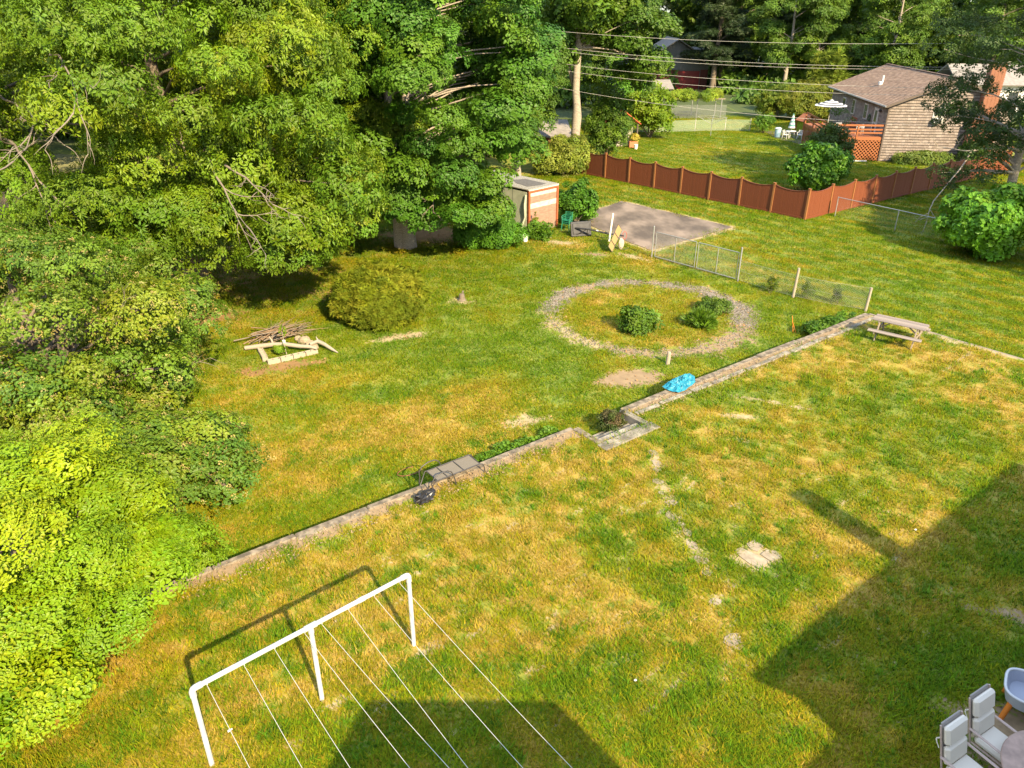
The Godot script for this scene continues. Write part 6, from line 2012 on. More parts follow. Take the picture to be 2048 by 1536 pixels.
func build_house() -> void:
	var gx := Vector3(0.9945, 0, 0.1045)       # along the gable
	var lz := Vector3(0.1045, 0, -0.9945)      # back along the house
	var o := Vector3(31.94, L, -67.1)
	var w := 10.0
	var len := 17.0
	var eh := 4.75
	var rh := 6.75
	var t := thing("shingled_house", "brown shingled house with a gable end, low roof and brick chimney", "house", o)
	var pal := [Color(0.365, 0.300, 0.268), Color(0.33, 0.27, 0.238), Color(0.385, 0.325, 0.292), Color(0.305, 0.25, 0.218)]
	# solid walls
	var m := mb()
	m.prism(PackedVector2Array([Vector2(0, -0.1), Vector2(w, -0.1), Vector2(w, eh), Vector2(w / 2, rh), Vector2(0, eh)]), Transform3D(Basis(gx, Vector3.UP, gx.cross(Vector3.UP)), lz * 0.03), -0.22)
	part("gable_wall", m, mats["trim_dark"], t)
	m = mb()
	m.beam(lz * 0.25 + gx * 0.11 + Vector3.UP * eh / 2, lz * len + gx * 0.11 + Vector3.UP * eh / 2, 0.22, eh - 0.02)
	part("side_wall", m, mats["trim_dark"], t)
	m = mb()
	m.beam(lz * 0.25 + gx * (w - 0.11) + Vector3.UP * eh / 2, lz * len + gx * (w - 0.11) + Vector3.UP * eh / 2, 0.22, eh - 0.02)
	m.beam(lz * len + gx * 0.22 + Vector3.UP * eh / 2, lz * len + gx * (w - 0.22) + Vector3.UP * eh / 2, 0.2, eh - 0.02)
	part("back_walls", m, mats["trim_dark"], t)
	m = mb(true)
	var fz := gx.cross(Vector3.UP)
	if fz.z < 0: fz = -fz
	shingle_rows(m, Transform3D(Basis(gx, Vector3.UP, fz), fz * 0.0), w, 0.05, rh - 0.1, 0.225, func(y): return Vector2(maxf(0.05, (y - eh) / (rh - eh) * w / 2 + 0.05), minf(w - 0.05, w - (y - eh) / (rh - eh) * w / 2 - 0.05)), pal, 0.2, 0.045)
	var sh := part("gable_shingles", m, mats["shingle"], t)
	sh.set_meta("kind", "stuff")
	m = mb(true)
	var sfr := Transform3D(Basis(-lz, Vector3.UP, -gx), lz * len)
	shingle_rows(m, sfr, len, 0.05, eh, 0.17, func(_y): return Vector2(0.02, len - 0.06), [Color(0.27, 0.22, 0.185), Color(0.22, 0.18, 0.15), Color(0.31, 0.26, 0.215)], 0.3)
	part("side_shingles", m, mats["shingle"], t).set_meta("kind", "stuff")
	for c in [Vector3.ZERO, gx * w]:
		m = mb()
		m.box(Transform3D(Basis(gx, Vector3.UP, fz), c + fz * 0.0 + Vector3.UP * eh / 2), Vector3(0.13, eh, 0.09), 0.01)
		part("corner_board", m, mats["trim_dark"], t)
	# roof slopes: decks with shingle courses
	var roof := Node3D.new()
	roof.name = "roof"
	t.add_child(roof, true)
	for s in [0.0, 1.0]:
		var over := 0.45
		var ev: Vector3 = gx * (w * s) + Vector3.UP * eh
		var rg := gx * w / 2 + Vector3.UP * rh
		var up := (rg - ev).normalized()
		ev -= up * over
		var a := ev - lz * 0.45
		var run := ev.distance_to(rg)
		var nn := up.cross(lz)
		if nn.y < 0: nn = -nn
		m = mb()
		m.box(Transform3D(Basis(lz, nn, lz.cross(nn)), (ev + rg) / 2.0 + lz * (len / 2.0) - nn * 0.03), Vector3(len + 0.9, 0.10, run))
		part("roof_deck", m, mats["trim_dark"], roof)
		m = mb(true)
		var fr2 := Transform3D(Basis(lz, up, nn), a + nn * 0.022)
		shingle_rows(m, fr2, len + 0.9, 0.0, run, 0.19, func(_y): return Vector2(0.0, len + 0.9), [Color(0.29, 0.185, 0.118), Color(0.255, 0.16, 0.10), Color(0.32, 0.21, 0.137)], 0.5, 0.02)
		part("roof_shingles", m, mats["roof_shingle"], roof).set_meta("kind", "stuff")
		m = mb()
		m.beam(ev - lz * 0.46 - nn * 0.02 - up * 0.03, ev + lz * (len + 0.46) - nn * 0.02 - up * 0.03, 0.10, 0.12)
		part("gutter", m, mats["trim_white"], roof)
		m = mb()
		m.beam(ev - lz * 0.47 - nn * 0.05, rg - lz * 0.47 - nn * 0.05, 0.05, 0.2, 0.0, nn)
		part("rake_board", m, mats["trim_dark"], roof)
	m = mb()
	m.beam(gx * w / 2 + Vector3.UP * (rh + 0.06) - lz * 0.46, gx * w / 2 + Vector3.UP * (rh + 0.06) + lz * (len + 0.46), 0.26, 0.05)
	part("ridge_cap", m, M("ridge", lin(0.16, 0.10, 0.07), 0.9, "speck"), roof)
	for q in [[9.6, 0.45, 0.5], [8.7, 0.36, 0.22]]:
		m = mb()
		var base: Vector3 = lz * q[0] + (gx * w * 0.5 * q[1]) + Vector3.UP * (eh + (rh - eh) * q[1])
		m.tube([base, base + Vector3.UP * (q[2] + 0.1)], [0.09 if q[2] > 0.3 else 0.2], 10)
		part("vent_pipe", m, mats["white_plastic"], roof)
	# openings on the side wall above the deck
	var sx := -gx
	for q in [[2.7, 1.95, 0.95, 2.05, "door"], [5.6, 2.9, 0.85, 1.15, "window"], [9.3, 2.9, 0.7, 1.15, "window"], [12.4, 2.9, 0.8, 1.0, "window"]]:
		m = mb()
		var c: Vector3 = lz * q[0] + sx * 0.03 + Vector3.UP * (q[1] + q[3] / 2.0)
		m.box(Transform3D(Basis(lz, Vector3.UP, -gx), c), Vector3(q[2] + 0.2, q[3] + 0.2, 0.10), 0.01)
		var fr3 := part(q[4], m, mats["trim_white"], t)
		m = mb()
		if q[4] == "door":
			m.box(Transform3D(Basis(lz, Vector3.UP, -gx), c + sx * 0.045 + Vector3.UP * 0.45), Vector3(0.6, 0.95, 0.03))
			m.box(Transform3D(Basis(lz, Vector3.UP, -gx), c + sx * 0.045 - Vector3.UP * 0.55), Vector3(0.6, 0.7, 0.03))
		else:
			m.box(Transform3D(Basis(lz, Vector3.UP, -gx), c + sx * 0.045 + Vector3.UP * q[3] * 0.25), Vector3(q[2], q[3] * 0.48, 0.03))
			m.box(Transform3D(Basis(lz, Vector3.UP, -gx), c + sx * 0.045 - Vector3.UP * q[3] * 0.25), Vector3(q[2], q[3] * 0.48, 0.03))
		part("pane", m, mats["glass_dark"], fr3)
	m = mb()
	m.lathe([Vector2(0.12, 0), Vector2(0.15, 0.1), Vector2(0.02, 0.22)], T(lz * 1.7 - gx * 0.14 + Vector3.UP * 3.9), 10)
	part("wall_lamp", m, mats["dark_metal"], t)
	# gable window with the air conditioner
	m = mb()
	var wc := gx * 4.1 + fz * 0.03 + Vector3.UP * 3.85
	m.box(Transform3D(Basis(gx, Vector3.UP, fz), wc), Vector3(1.0, 1.3, 0.1), 0.01)
	var gw := part("window", m, mats["trim_white"], t)
	m = mb()
	m.box(Transform3D(Basis(gx, Vector3.UP, fz), wc + fz * 0.045 + Vector3.UP * 0.28), Vector3(0.82, 0.58, 0.03))
	part("pane", m, mats["glass_dark"], gw)
	var ac := thing("air_conditioner", "white box air conditioner sticking out of the gable window", "air conditioner", o + gx * 3.98 + fz * 0.22 + Vector3.UP * 3.2)
	m = mb()
	m.box(Transform3D(Basis(gx, Vector3.UP, fz), Vector3(0, 0.24, 0)), Vector3(0.6, 0.44, 0.46), 0.03)
	part("case", m, mats["white_plastic"], ac)
	m = mb()
	m.box(Transform3D(Basis(gx, Vector3.UP, fz), Vector3(0, 0.24, 0.235)), Vector3(0.5, 0.34, 0.02))
	part("grille", m, mats["glass_dark"], ac)
	# chimney: stepped stack of brick courses
	var ch := Node3D.new()
	ch.name = "chimney"
	t.add_child(ch, true)
	var y := 0.9
	var row := 0
	m = mb()
	m.box(Transform3D(Basis(gx, Vector3.UP, fz), gx * 7.6 + fz * 0.42 + Vector3.UP * 0.42), Vector3(2.3, 0.95, 0.85), 0.02)
	part("footing", m, mats["concrete"], ch)
	var m1 := mb()
	var m0 := mb()
	while y < 8.0:
		var wd := 2.1 if y < 3.2 else lerpf(2.1, 1.15, clampf((y - 3.2) / 1.1, 0, 1))
		if y < 6.1: pass
		var n := int(wd / 0.24)
		var sh2 := 0.12 if row % 2 else 0.0
		m0.box(Transform3D(Basis(gx, Vector3.UP, fz), gx * 7.6 + fz * 0.40 + Vector3.UP * (y + 0.04)), Vector3(wd - 0.03, 0.085, 0.70))
		for k in n:
			m1.box(Transform3D(Basis(gx, Vector3.UP, fz), gx * (7.6 - wd / 2 + wd / n * (k + 0.5) + sh2 * 0.3) + fz * (0.76 + rf(-0.008, 0.008)) + Vector3.UP * (y + 0.04)), Vector3(wd / n - 0.014, 0.068, 0.05))
		for k in 3:
			for s in [-1.0, 1.0]:
				m1.box(Transform3D(Basis(gx, Vector3.UP, fz), gx * (7.6 + s * (wd / 2 - 0.01)) + fz * (0.16 + 0.235 * k) + Vector3.UP * (y + 0.04)), Vector3(0.04, 0.068, 0.22))
		y += 0.082
		row += 1
	part("mortar_core", m0, mats["mortar"], ch)
	part("brickwork", m1, mats["brick_pale"], ch).set_meta("kind", "stuff")
	m = mb()
	m.box(Transform3D(Basis(gx, Vector3.UP, fz), gx * 7.6 + fz * 0.4 + Vector3.UP * 8.05), Vector3(1.4, 0.12, 1.0), 0.02)
	part("chimney_cap", m, mats["concrete"], ch)
	# ---- deck
	var d := thing("wooden_deck", "orange stained wooden deck with rails and lattice skirt beside the house", "deck", o)
	var dw := 4.6
	var dl := 8.5
	var fl := 2.0
	var off := -0.1
	for k in 29:
		m = mb()
		m.beam(-gx * (off + 0.08 + k * 0.158) + lz * 0.12 + Vector3.UP * fl, -gx * (off + 0.08 + k * 0.158) + lz * dl + Vector3.UP * fl, 0.145, 0.035)
		part("floor_board", m, mats["deck_wood"], d)
	for q in [[-gx * (off), -gx * (off + dw), lz * 0.08], [-gx * (off + dw), -gx * (off + dw) + lz * dl, Vector3.ZERO]]:
		m = mb()
		m.beam(q[0] + q[2] + Vector3.UP * (fl - 0.14), q[1] + q[2] + Vector3.UP * (fl - 0.14), 0.05, 0.26)
		part("rim_board", m, mats["deck_wood"], d)
		for y2 in [0.35, 0.62, 0.96]:
			m = mb()
			m.beam(q[0] + q[2] + Vector3.UP * (fl + y2), q[1] + q[2] + Vector3.UP * (fl + y2), 0.04, 0.13 if y2 < 0.9 else 0.15)
			part("rail", m, mats["deck_wood"], d)
	var posts := [-gx * (off + 0.05) + lz * 0.05, -gx * (off + dw * 0.5) + lz * 0.05, -gx * (off + dw) + lz * 0.05, -gx * (off + dw) + lz * dl * 0.33, -gx * (off + dw) + lz * dl * 0.66, -gx * (off + dw) + lz * dl]
	for p in posts:
		m = mb()
		m.box(Transform3D(Basis(gx, Vector3.UP, fz), p + Vector3.UP * 1.48), Vector3(0.1, 3.0, 0.1), 0.006)
		part("post", m, mats["deck_wood"], d)
	for q in [[-gx * (off + 0.06), -gx * (off + dw * 0.5 - 0.05)], [-gx * (off + dw * 0.5 + 0.05), -gx * (off + dw - 0.05)]]:
		m = mb()
		lattice(m, q[0] + Vector3.UP * 0.06 + lz * 0.06, q[1] + Vector3.UP * 0.06 + lz * 0.06, fl - 0.34, 0.30)
		part("lattice", m, mats["deck_wood"], d)
	m = mb()
	lattice(m, -gx * (off + dw) + Vector3.UP * 0.06, -gx * (off + dw) + lz * dl + Vector3.UP * 0.06, fl - 0.34, 0.30)
	part("lattice", m, mats["deck_wood"], d)
	m = mb()
	m.tube([o - gx * 1.1 + fz * 0.35 + Vector3.UP * 0.06, o - gx * 2.6 + fz * 0.42 + Vector3.UP * 0.06], [0.055], 8)
	var pp := solo("drain_pipe", m, mats["white_plastic"])
	tag(pp, "white pipe lying on the grass below the deck lattice", "pipe")
	umbrella(Vector3(28.6, L + fl, -71.2), 2.15, 1.45, "black and white striped parasol open over the orange deck")
	# deck furniture
	var bench := thing("deck_bench", "dark slatted bench against the house wall on the deck", "bench", o - gx * 0.75 + lz * 6.2 + Vector3.UP * (fl + 0.02))
	for k in 3:
		m = mb()
		m.beam(-gx * (0.1 + k * 0.14) + Vector3.UP * 0.42 - lz * 0.8, -gx * (0.1 + k * 0.14) + Vector3.UP * 0.42 + lz * 0.8, 0.12, 0.03)
		part("seat_slat", m, mats["red_paint"], bench)
		m = mb()
		m.beam(Vector3.UP * (0.55 + k * 0.14) - lz * 0.8, Vector3.UP * (0.55 + k * 0.14) + lz * 0.8, 0.03, 0.11)
		part("back_slat", m, mats["red_paint"], bench)
	for s in [-0.7, 0.7]:
		for q in [-0.06, -0.42]:
			m = mb()
			m.beam(gx * q + lz * s, gx * q + lz * s + Vector3.UP * 0.41, 0.05, 0.05)
			part("leg", m, mats["red_paint"], bench)
	for q in [[-1.6, 1.4, "pale plastic chair at the front rail of the deck"], [-3.2, 2.6, "pale plastic chair under the striped parasol"]]:
		var c := thing("deck_chair", q[2], "chair", o + gx * q[0] + lz * q[1] + Vector3.UP * (fl + 0.02), q[0])
		plastic_chair(c, mats["white_plastic"])
	var wr := mb()
	for k in 12:
		var a := TAU * k / 12.0
		wr.blob(Transform3D(Basis().scaled(Vector3(0.07, 0.07, 0.07)), gx * -0.1 + lz * cos(a) * 0.24 + Vector3.UP * sin(a) * 0.24), 6, 4, 0.3, R)
	var wre := solo("door_wreath", wr, M("wreath", lin(0.04, 0.08, 0.03), 0.9), o + lz * 4.15 - gx * 0.02 + Vector3.UP * 3.1)
	tag(wre, "round green wreath hung on the wall between door and window", "wreath")

func lattice(m: MB, a: Vector3, b: Vector3, h: float, step: float) -> void:
	var len := a.distance_to(b)
	var x := (b - a).normalized()
	var out := x.cross(Vector3.UP)
	for dirn in [1.0, -1.0]:
		var s := -h
		while s < len + h:
			var u0 := s
			var u1: float = s + h * dirn
			var y0 := 0.0
			var y1 := h
			if dirn > 0:
				if u0 < 0: y0 = -u0; u0 = 0.0
				if u1 > len: y1 = h - (u1 - len); u1 = len
			else:
				if u0 > len: y0 = u0 - len; u0 = len
				if u1 < 0: y1 = h + u1; u1 = 0.0
			if y1 > y0 + 0.04:
				m.beam(a + x * u0 + Vector3.UP * y0 + out * 0.008 * dirn, a + x * u1 + Vector3.UP * y1 + out * 0.008 * dirn, 0.014, 0.075, 0.0, (x * -dirn + Vector3.UP).normalized())
			s += step

func umbrella(at: Vector3, pole: float, rad: float, label: String) -> void:
	var t := thing("parasol", label, "parasol", at)
	var m := mb()
	m.tube([Vector3.ZERO, Vector3.UP * (pole + 0.55)], [0.025], 8)
	part("pole", m, mats["trim_white"], t)
	for k in 7:
		m = mb()
		for g in 8:
			var a0 := TAU * g / 8.0
			var a1 := TAU * (g + 1) / 8.0
			var r0 := rad * (1.0 - k / 7.0)
			var r1 := rad * (1.0 - (k + 1) / 7.0)
			var y0 := pole + 0.5 * (1.0 - r0 / rad)
			var y1 := pole + 0.5 * (1.0 - r1 / rad)
			m.face([Vector3(cos(a0) * r0, y0, sin(a0) * r0), Vector3(cos(a1) * r0, y0, sin(a1) * r0), Vector3(cos(a1) * r1, y1, sin(a1) * r1), Vector3(cos(a0) * r1, y1, sin(a0) * r1)], Vector3(0, -3, 0))
		part("canopy_band", m, mats["cloth_white"] if k % 2 == 0 else mats["cloth_black"], t)
	m = mb()
	m.lathe([Vector2(0.001, 0), Vector2(0.22, 0), Vector2(0.2, 0.07), Vector2(0.04, 0.1), Vector2(0.001, 0.1)], Transform3D(), 14)
	part("base", m, mats["dark_metal"], t)

func build_far() -> void:
	# patio by the house: closed parasol, chairs, grill, bin
	var m := mb()
	m.prism(PackedVector2Array([Vector2(27.4, -85), Vector2(31.8, -85), Vector2(31.6, -75.8), Vector2(28.4, -75.8), Vector2(27.0, -80)]), Transform3D(Basis(Vector3.RIGHT, Vector3.BACK, Vector3.UP), Vector3(0, L - 0.05, 0)), 0.075)
	var pv := struct("paved_patio", m, M("patio_dark", lin(0.13, 0.10, 0.09), 0.9, "blot"))
	pv.set_meta("label", "dark paved patio beside the shingled house")
	var t := thing("closed_parasol", "folded green and white striped parasol on the neighbour patio", "parasol", Vector3(28.6, L, -80.2))
	m = mb()
	m.tube([Vector3.ZERO, Vector3.UP * 2.35], [0.025], 8)
	part("pole", m, mats["trim_white"], t)
	for k in 8:
		m = mb()
		var y0 := 1.0 + k * 0.17
		var r0 := 0.34 - k * 0.036
		m.lathe([Vector2(r0, y0), Vector2(r0 - 0.036, y0 + 0.17)], Transform3D(), 12)
		part("folded_cloth", m, mats["cloth_white"] if k % 2 == 0 else mats["cloth_green"], t)
	for q in [[Vector3(27.9, L, -79.6), 0.8, "pale plastic chair left of the folded parasol"], [Vector3(29.3, L, -79.4), -0.6, "pale plastic chair right of the folded parasol"]]:
		var c := thing("garden_chair", q[2], "chair", q[0], q[1])
		plastic_chair(c, mats["white_plastic"])
	t = thing("garden_table", "small white table under the folded parasol", "table", Vector3(28.6, L, -80.2))
	m = mb()
	m.lathe([Vector2(0.04, 0.66), Vector2(0.5, 0.66), Vector2(0.5, 0.7), Vector2(0.04, 0.7)], Transform3D(), 20)
	part("top", m, mats["white_plastic"], t)
	for k in 3:
		m = mb()
		m.tube([Vector3(cos(k * 2.1) * 0.4, 0, sin(k * 2.1) * 0.4), Vector3(cos(k * 2.1) * 0.35, 0.66, sin(k * 2.1) * 0.35)], [0.02], 6)
		part("leg", m, mats["white_plastic"], t)
	t = thing("refuse_bin", "pale blue round bin with a lid at the lawn edge of the patio", "bin", Vector3(27.4, L, -80.6))
	m = mb()
	m.lathe([Vector2(0.001, 0), Vector2(0.26, 0), Vector2(0.33, 0.85), Vector2(0.001, 0.85)], Transform3D(), 16)
	part("bucket", m, mats["bin_blue"], t)
	m = mb()
	m.lathe([Vector2(0.36, 0.85), Vector2(0.36, 0.9), Vector2(0.2, 0.98), Vector2(0.001, 1.0)], Transform3D(), 16)
	part("lid", m, mats["tub_rim"], t)
	t = thing("gas_grill", "dark red barbecue grill with an orange lid on the patio", "grill", Vector3(30.6, L, -79.0), 0.3)
	m = mb()
	m.box(T(Vector3(0, 0.5, 0)), Vector3(1.2, 0.7, 0.6), 0.03)
	part("cabinet", m, mats["red_paint"], t)
	m = mb()
	m.box(T(Vector3(0, 1.02, 0)), Vector3(1.0, 0.3, 0.55), 0.1)
	part("lid", m, mats["red_paint"], t)
	for s in [-0.8, 0.8]:
		m = mb()
		m.box(T(Vector3(s, 0.86, 0)), Vector3(0.4, 0.04, 0.5), 0.01)
		part("side_shelf", m, mats["dark_metal"], t)
	t = thing("firewood_shelter", "little orange roofed wooden shelter beside the grill", "shelter", Vector3(30.9, L, -82.4), 0.2)
	for s in [-1.0, 1.0]:
		m = mb()
		m.box(Transform3D(Basis(Vector3.FORWARD, s * 0.6), Vector3(s * 0.45, 1.75, 0)), Vector3(1.2, 0.05, 1.6))
		part("roof_slope", m, mats["deck_wood"], t)
		for z in [-0.7, 0.7]:
			m = mb()
			m.beam(Vector3(s * 0.75, 0, z), Vector3(s * 0.75, 1.6, z), 0.09, 0.09)
			part("post", m, mats["deck_wood"], t)
	# small shed with a red roof
	t = thing("garden_shed", "small grey shingled shed with a red metal roof", "shed", Vector3(10.0, L, -76.4), 0.25)
	m = mb()
	m.prism(PackedVector2Array([Vector2(-1.3, -0.1), Vector2(1.3, -0.1), Vector2(1.3, 2.3), Vector2(0, 3.2), Vector2(-1.3, 2.3)]), T(Vector3(0, 0, -1.5)), 3.0)
	part("body", m, M("shed_board", lin(0.50, 0.45, 0.38), 0.9), t)
	m = mb(true)
	shingle_rows(m, T(Vector3(-1.3, 0, 1.505)), 2.6, 0.0, 3.0, 0.16, func(y): return Vector2(maxf(0.0, (y - 2.3) * 1.44), minf(2.6, 2.6 - (y - 2.3) * 1.44)), [Color(0.56, 0.50, 0.42), Color(0.48, 0.43, 0.36)], 0.3)
	part("front_shingles", m, mats["shingle"], t).set_meta("kind", "stuff")
	for s in [-1.0, 1.0]:
		m = mb()
		m.box(Transform3D(Basis(Vector3.BACK, -s * 0.61), Vector3(s * 0.86, 2.72, 0.25)), Vector3(2.2, 0.06, 4.1))
		part("roof_slope", m, mats["red_roof"], t)
	for s in [-1.3, 1.5]:
		m = mb()
		m.beam(Vector3(s, 0, 2.1), Vector3(s, 2.2, 2.1), 0.1, 0.1)
		part("porch_post", m, mats["trim_dark"], t)
	t = thing("flower_crate", "wooden crate of yellow and red flowers by the red roofed shed", "planter", Vector3(11.6, L, -74.3))
	m = mb()
	m.box(T(Vector3(0, 0.3, 0)), Vector3(0.8, 0.6, 0.6), 0.02)
	part("crate", m, mats["pot"], t)
	foliage("flowers", [[Vector3(0.1, 0.9, 0), Vector3(0.5, 0.4, 0.4)]], 260.0, "small", [Color(0.55, 0.40, 0.03), Color(0.35, 0.32, 0.03), Color(0.5, 0.10, 0.05)], Vector2(1.2, 1.8), R, t, "petal")
	m = mb()
	m.lathe([Vector2(0.001, 0), Vector2(0.16, 0), Vector2(0.2, 0.45), Vector2(0.001, 0.45)], Transform3D(), 12)
	var pl := solo("white_pail", m, mats["white_plastic"], Vector3(11.7, L, -73.3))
	tag(pl, "white pail standing on the grass before the flower crate", "pail")
	# yellow toy by the fence
	m = mb()
	m.tube([Vector3(0, 0, 0), Vector3(0.1, 0.5, 0), Vector3(0.45, 0.75, 0)], [0.07], 8)
	m.box(T(Vector3(0.2, 0.12, 0)), Vector3(0.7, 0.18, 0.35), 0.04)
	var toy := solo("yellow_ride_on", m, mats["yellow_plastic"], Vector3(11.2, L, -58.6))
	tag(toy, "yellow plastic ride on toy behind the red fence", "toy")
	# netting fence across the neighbour lawn
	t = thing("netting_fence", "low pale netting fence across the neighbour lawn", "fence")
	var pts := [Vector3(12.0, L, -83.8), Vector3(15.8, L, -84.2), Vector3(19.8, L, -84.8), Vector3(23.2, L, -85.4), Vector3(25.8, L, -85.0)]
	for k in pts.size():
		m = mb()
		m.tube([pts[k], pts[k] + Vector3.UP * 1.3], [0.035], 6)
		part("post", m, mats["trim_white"], t)
	for k in pts.size() - 1:
		m = mb()
		net(m, pts[k] + Vector3.UP * 0.05, pts[k + 1] + Vector3.UP * 0.05, 1.1, 0.09, 0.013)
		part("net", m, mats["netting"], t).set_meta("kind", "stuff")
	# rotary clothes dryer
	t = thing("rotary_dryer", "umbrella shaped rotary clothes dryer on the neighbour lawn", "clothes dryer", Vector3(20.7, L, -81.4))
	m = mb()
	m.tube([Vector3.ZERO, Vector3.UP * 1.5], [0.03], 8)
	part("pole", m, mats["galvanised"], t)
	for k in 4:
		m = mb()
		var a := TAU * k / 4.0 + 0.3
		m.tube([Vector3.UP * 1.2, Vector3(cos(a) * 1.5, 1.9, sin(a) * 1.5)], [0.02], 6)
		part("arm", m, mats["galvanised"], t)
	for k in 3:
		m = mb()
		var ring := []
		for g in 5:
			var a := TAU * g / 4.0 + 0.3
			var rr := 0.8 + 0.33 * k
			ring.append(Vector3(cos(a) * rr, 1.2 + 0.7 * rr / 1.5, sin(a) * rr))
		m.tube(ring, [0.008], 4)
		part("line", m, mats["white_cord"], t)
	# vine arbour and the enclosure below it
	t = thing("vine_arbour", "long low arbour covered with sunlit lime green vine in front of the barn", "arbour", Vector3(20.8, L, -97.0))
	for x in [-4.4, -1.5, 1.5, 4.4]:
		for z in [-1.4, 1.4]:
			m = mb()
			m.tube([Vector3(x, 0, z), Vector3(x, 2.2, z)], [0.06], 7)
			part("post", m, mats["galvanised"], t)
	for z in [-1.4, 1.4]:
		m = mb()
		m.beam(Vector3(-4.8, 2.2, z), Vector3(4.8, 2.2, z), 0.1, 0.1)
		part("beam", m, mats["old_wood"], t)
	var cl := []
	for k in 30: cl.append([Vector3(rf(-5.0, 5.0), 2.4 + rf(-0.2, 0.3), rf(-1.6, 1.6)), Vector3(0.9, 0.45, 0.8)])
	foliage("vine", cl, 70.0, "far", [Color(0.20, 0.30, 0.014), Color(0.26, 0.35, 0.02), Color(0.12, 0.22, 0.014)], Vector2(0.5, 0.8), R, t)
	m = mb()
	net(m, Vector3(-5, 0.05, 1.6), Vector3(5, 0.05, 1.6), 1.5, 0.12, 0.012)
	part("screen", m, mats["galvanised"], t).set_meta("kind", "stuff")
	# barn
	t = thing("grey_barn", "old grey gabled barn with a faded red lower wall in the wood", "barn", Vector3(26.5, L, -131.0), 0.0)
	var bw := 5.2
	for k in 26:
		m = mb()
		var x0 := -bw + k * 0.4
		var top := 7.3 - absf(x0 + 0.2) / bw * 3.2
		m.box(T(Vector3(x0 + 0.2, 3.0 + (top - 3.0) / 2.0, rf(-0.015, 0.015))), Vector3(0.385, top - 3.0, 0.05))
		part("gable_board", m, mats["barn_grey"], t)
		if x0 < 0.0 or x0 > 3.8:
			m = mb()
			m.box(T(Vector3(x0 + 0.2, 1.5, rf(-0.015, 0.015))), Vector3(0.385, 2.98, 0.05))
			part("wall_board", m, mats["barn_red"], t)
	m = mb()
	m.box(T(Vector3(2.0, 1.4, -0.05)), Vector3(3.8, 2.8, 0.05))
	part("barn_door", m, mats["red_paint"], t)
	m = mb()
	m.box(T(Vector3(0, 3.0, -5.0)), Vector3(bw * 2 - 0.1, 5.9, 9.7))
	part("barn_body", m, mats["barn_grey"], t)
	for s in [-1.0, 1.0]:
		m = mb()
		m.box(Transform3D(Basis(Vector3.BACK, -s * 0.552), Vector3(s * 2.75, 5.82, -4.8)), Vector3(6.6, 0.14, 11.0))
		part("roof_slope", m, mats["grey_roof"], t)
	t = thing("lean_to", "low white and grey lean to left of the grey barn", "shed", Vector3(20.5, L, -118.0))
	m = mb()
	m.box(T(Vector3(0, 0.75, 0)), Vector3(5.5, 1.5, 3.0), 0.02)
	part("body", m, mats["barn_grey"], t)
	m = mb()
	m.box(Transform3D(Basis(Vector3.RIGHT, 0.25), Vector3(0, 1.9, 0)), Vector3(6.0, 0.1, 3.8))
	part("roof", m, mats["grey_roof"], t)
	# pale roofed building behind the house on the right
	t = thing("pale_building", "long pale roofed white building behind the shingled house", "building", Vector3(70, L, -104.0), -0.12)
	m = mb()
	m.box(T(Vector3(0, 1.7, 0)), Vector3(26, 3.4, 8), 0.02)
	part("wall", m, mats["siding_white"], t)
	for s in [-1.0, 1.0]:
		m = mb()
		m.box(Transform3D(Basis(Vector3.RIGHT, s * 0.42), Vector3(0, 4.35, s * 2.35)), Vector3(27, 0.15, 5.3))
		part("roof_slope", m, mats["grey_roof"], t)
	for k in 6:
		m = mb()
		m.box(T(Vector3(-10.5 + k * 4.2, 1.9, 4.01)), Vector3(1.3, 1.3, 0.06))
		var wn := part("window", m, mats["trim_white"], t)
		m = mb()
		m.box(T(Vector3(-10.5 + k * 4.2, 1.9, 4.05)), Vector3(1.1, 1.1, 0.03))
		part("pane", m, mats["glass_dark"], wn)
	# grey roofed hut left of the tall trunk
	t = thing("grey_hut", "grey roofed dark red hut behind the tall bare trunk", "hut", Vector3(3.4, L, -68.5), 0.1)
	m = mb()
	m.box(T(Vector3(0, 1.1, 0)), Vector3(2.8, 2.2, 2.6), 0.02)
	part("body", m, mats["barn_red"], t)
	m = mb()
	m.box(Transform3D(Basis(Vector3.RIGHT, 0.28), Vector3(0, 2.55, 0)), Vector3(3.4, 0.12, 3.4))
	part("roof", m, mats["grey_roof"], t)

func net(m: MB, a: Vector3, b: Vector3, h: float, step: float, rad: float) -> void:
	var len := a.distance_to(b)
	var x := (b - a).normalized()
	var u := 0.0
	while u <= len:
		m.tube([a + x * u, a + x * u + Vector3.UP * h], [rad], 3, false)
		u += step
	var y := 0.0
	while y <= h:
		m.tube([a + Vector3.UP * y, b + Vector3.UP * y], [rad], 3, false)
		y += step

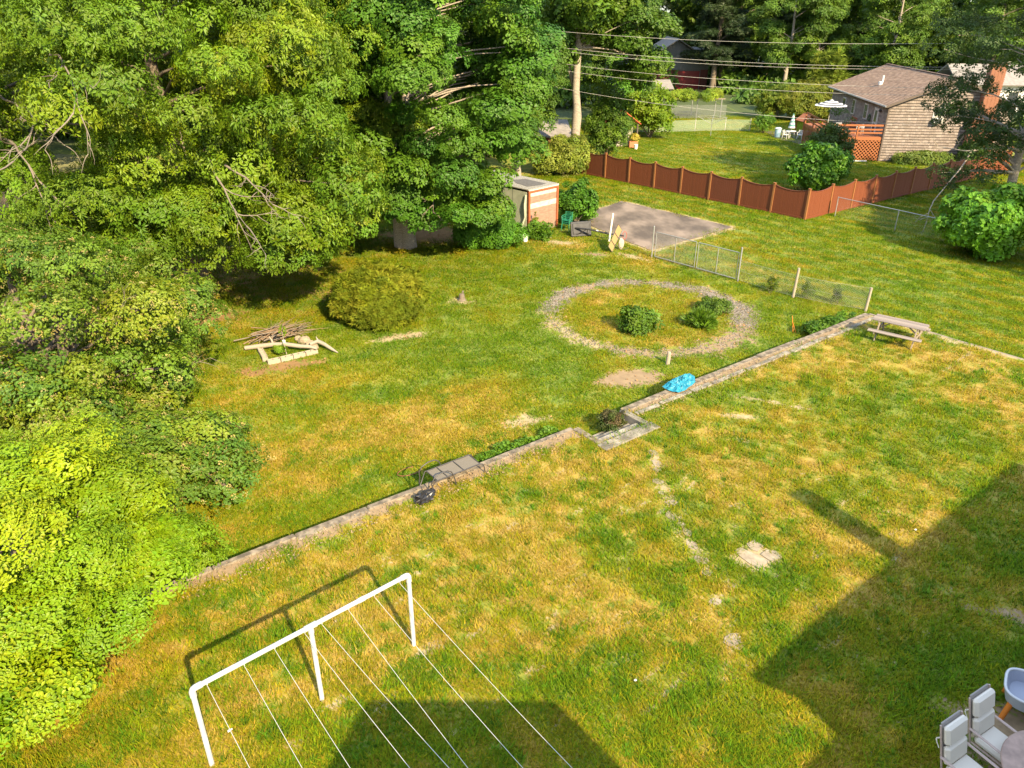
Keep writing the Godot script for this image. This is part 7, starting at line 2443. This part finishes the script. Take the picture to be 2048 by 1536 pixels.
func build_wires() -> void:
	var ends := [
		[Vector3(0.94, 10.16, -60), Vector3(16.49, 9.35, -57), Vector3(33.59, 9.49, -54), "topmost"],
		[Vector3(2.78, 8.97, -60), Vector3(16.67, 8.04, -57), Vector3(34.07, 7.95, -54), "second"],
		[Vector3(2.78, 8.74, -60), Vector3(16.71, 7.82, -57), Vector3(34.1, 7.86, -54), "third"],
		[Vector3(3.73, 7.79, -60), Vector3(16.85, 6.84, -57), Vector3(34.51, 6.52, -54), "fourth"],
		[Vector3(3.11, 7.42, -60), Vector3(16.92, 6.31, -57), Vector3(34.63, 6.11, -54), "fifth"],
		[Vector3(2.46, 6.32, -60), Vector3(17.16, 4.63, -57), Vector3(35.26, 4.07, -54), "lowest"]]
	var tops := []
	for q in ends:
		var m := mb()
		var path := []
		for i in 25:
			var u := -0.45 + 1.95 * i / 24.0       # quadratic through the three points
			var a: Vector3 = q[0]
			var b: Vector3 = q[1]
			var c: Vector3 = q[2]
			path.append(a * (1 - u) * (1 - 2 * u) + b * 4.0 * u * (1 - u) + c * u * (2 * u - 1))
		m.tube(path, [0.010], 5)
		tops.append([path[0], path[-1]])
		var o := solo("overhead_wire", m, mats["wire"])
		tag(o, "pale overhead wire above the neighbour fence, %s of the six" % q[3], "wire", "overhead wires")
	for k in 2:
		var t := thing("utility_pole", ["wooden utility pole hidden among the trees behind the oaks", "wooden utility pole past the right side of the shingled house"][k], "utility pole", Vector3(tops[0][k].x, L, tops[0][k].z))
		var m := mb()
		m.tube([Vector3.DOWN * 0.1, Vector3.UP * 12.5], [0.17, 0.12], 10)
		part("pole", m, mats["bark"], t)
		m = mb()
		m.beam(Vector3(-1.2, 11.0, 0), Vector3(1.2, 11.0, 0), 0.1, 0.12)
		part("cross_arm", m, mats["bark"], t)

func _ready() -> void:
	R.seed = 2024
	# camera, sky, sun, exposure
	var cam := Camera3D.new()
	cam.name = "camera"
	cam.fov = 54.3
	cam.far = 1200.0
	add_child(cam)
	cam.position = Vector3(0, 11.5, 0)
	cam.rotation_degrees = Vector3(-26.7, 0, 0)
	cam.current = true
	var env := Environment.new()
	env.background_mode = Environment.BG_SKY
	var sky := Sky.new()
	var sm := ProceduralSkyMaterial.new()
	sm.sky_top_color = Color(0.60, 0.67, 0.78)
	sm.sky_horizon_color = Color(0.90, 0.89, 0.85)
	sm.sky_curve = 0.14
	sm.ground_bottom_color = Color(0.20, 0.24, 0.12)
	sm.ground_horizon_color = Color(0.42, 0.48, 0.36)
	sky.sky_material = sm
	env.sky = sky
	env.background_energy_multiplier = 1.3
	env.tonemap_mode = Environment.TONE_MAPPER_LINEAR
	env.tonemap_exposure = 2.7
	env.sdfgi_enabled = true
	env.ssao_enabled = true
	env.ssil_enabled = true
	var we := WorldEnvironment.new()
	we.name = "world_environment"
	we.environment = env
	add_child(we)
	var sun := DirectionalLight3D.new()
	sun.name = "sun"
	sun.light_color = Color(1.0, 0.91, 0.74)
	sun.light_energy = 1.6
	sun.light_angular_distance = 0.5
	sun.shadow_enabled = true
	add_child(sun)
	var to_sun := Vector3(0.5 * cos(deg_to_rad(33.6)), sin(deg_to_rad(33.6)), 0.866 * cos(deg_to_rad(33.6)))
	sun.look_at_from_position(to_sun * 100.0, Vector3.ZERO)
	# structure first, then things, small details last
	make_materials()
	build_ground()
	build_wall()
	build_own_house()
	build_house()
	build_red_fence()
	build_box()
	build_gates()
	build_far()
	build_wires()
	build_near_trees()
	build_bushes()
	build_woods()
	build_clothesline()
	build_picnic()
	build_lounger()
	build_firepit()
	build_patio()
	build_grass()
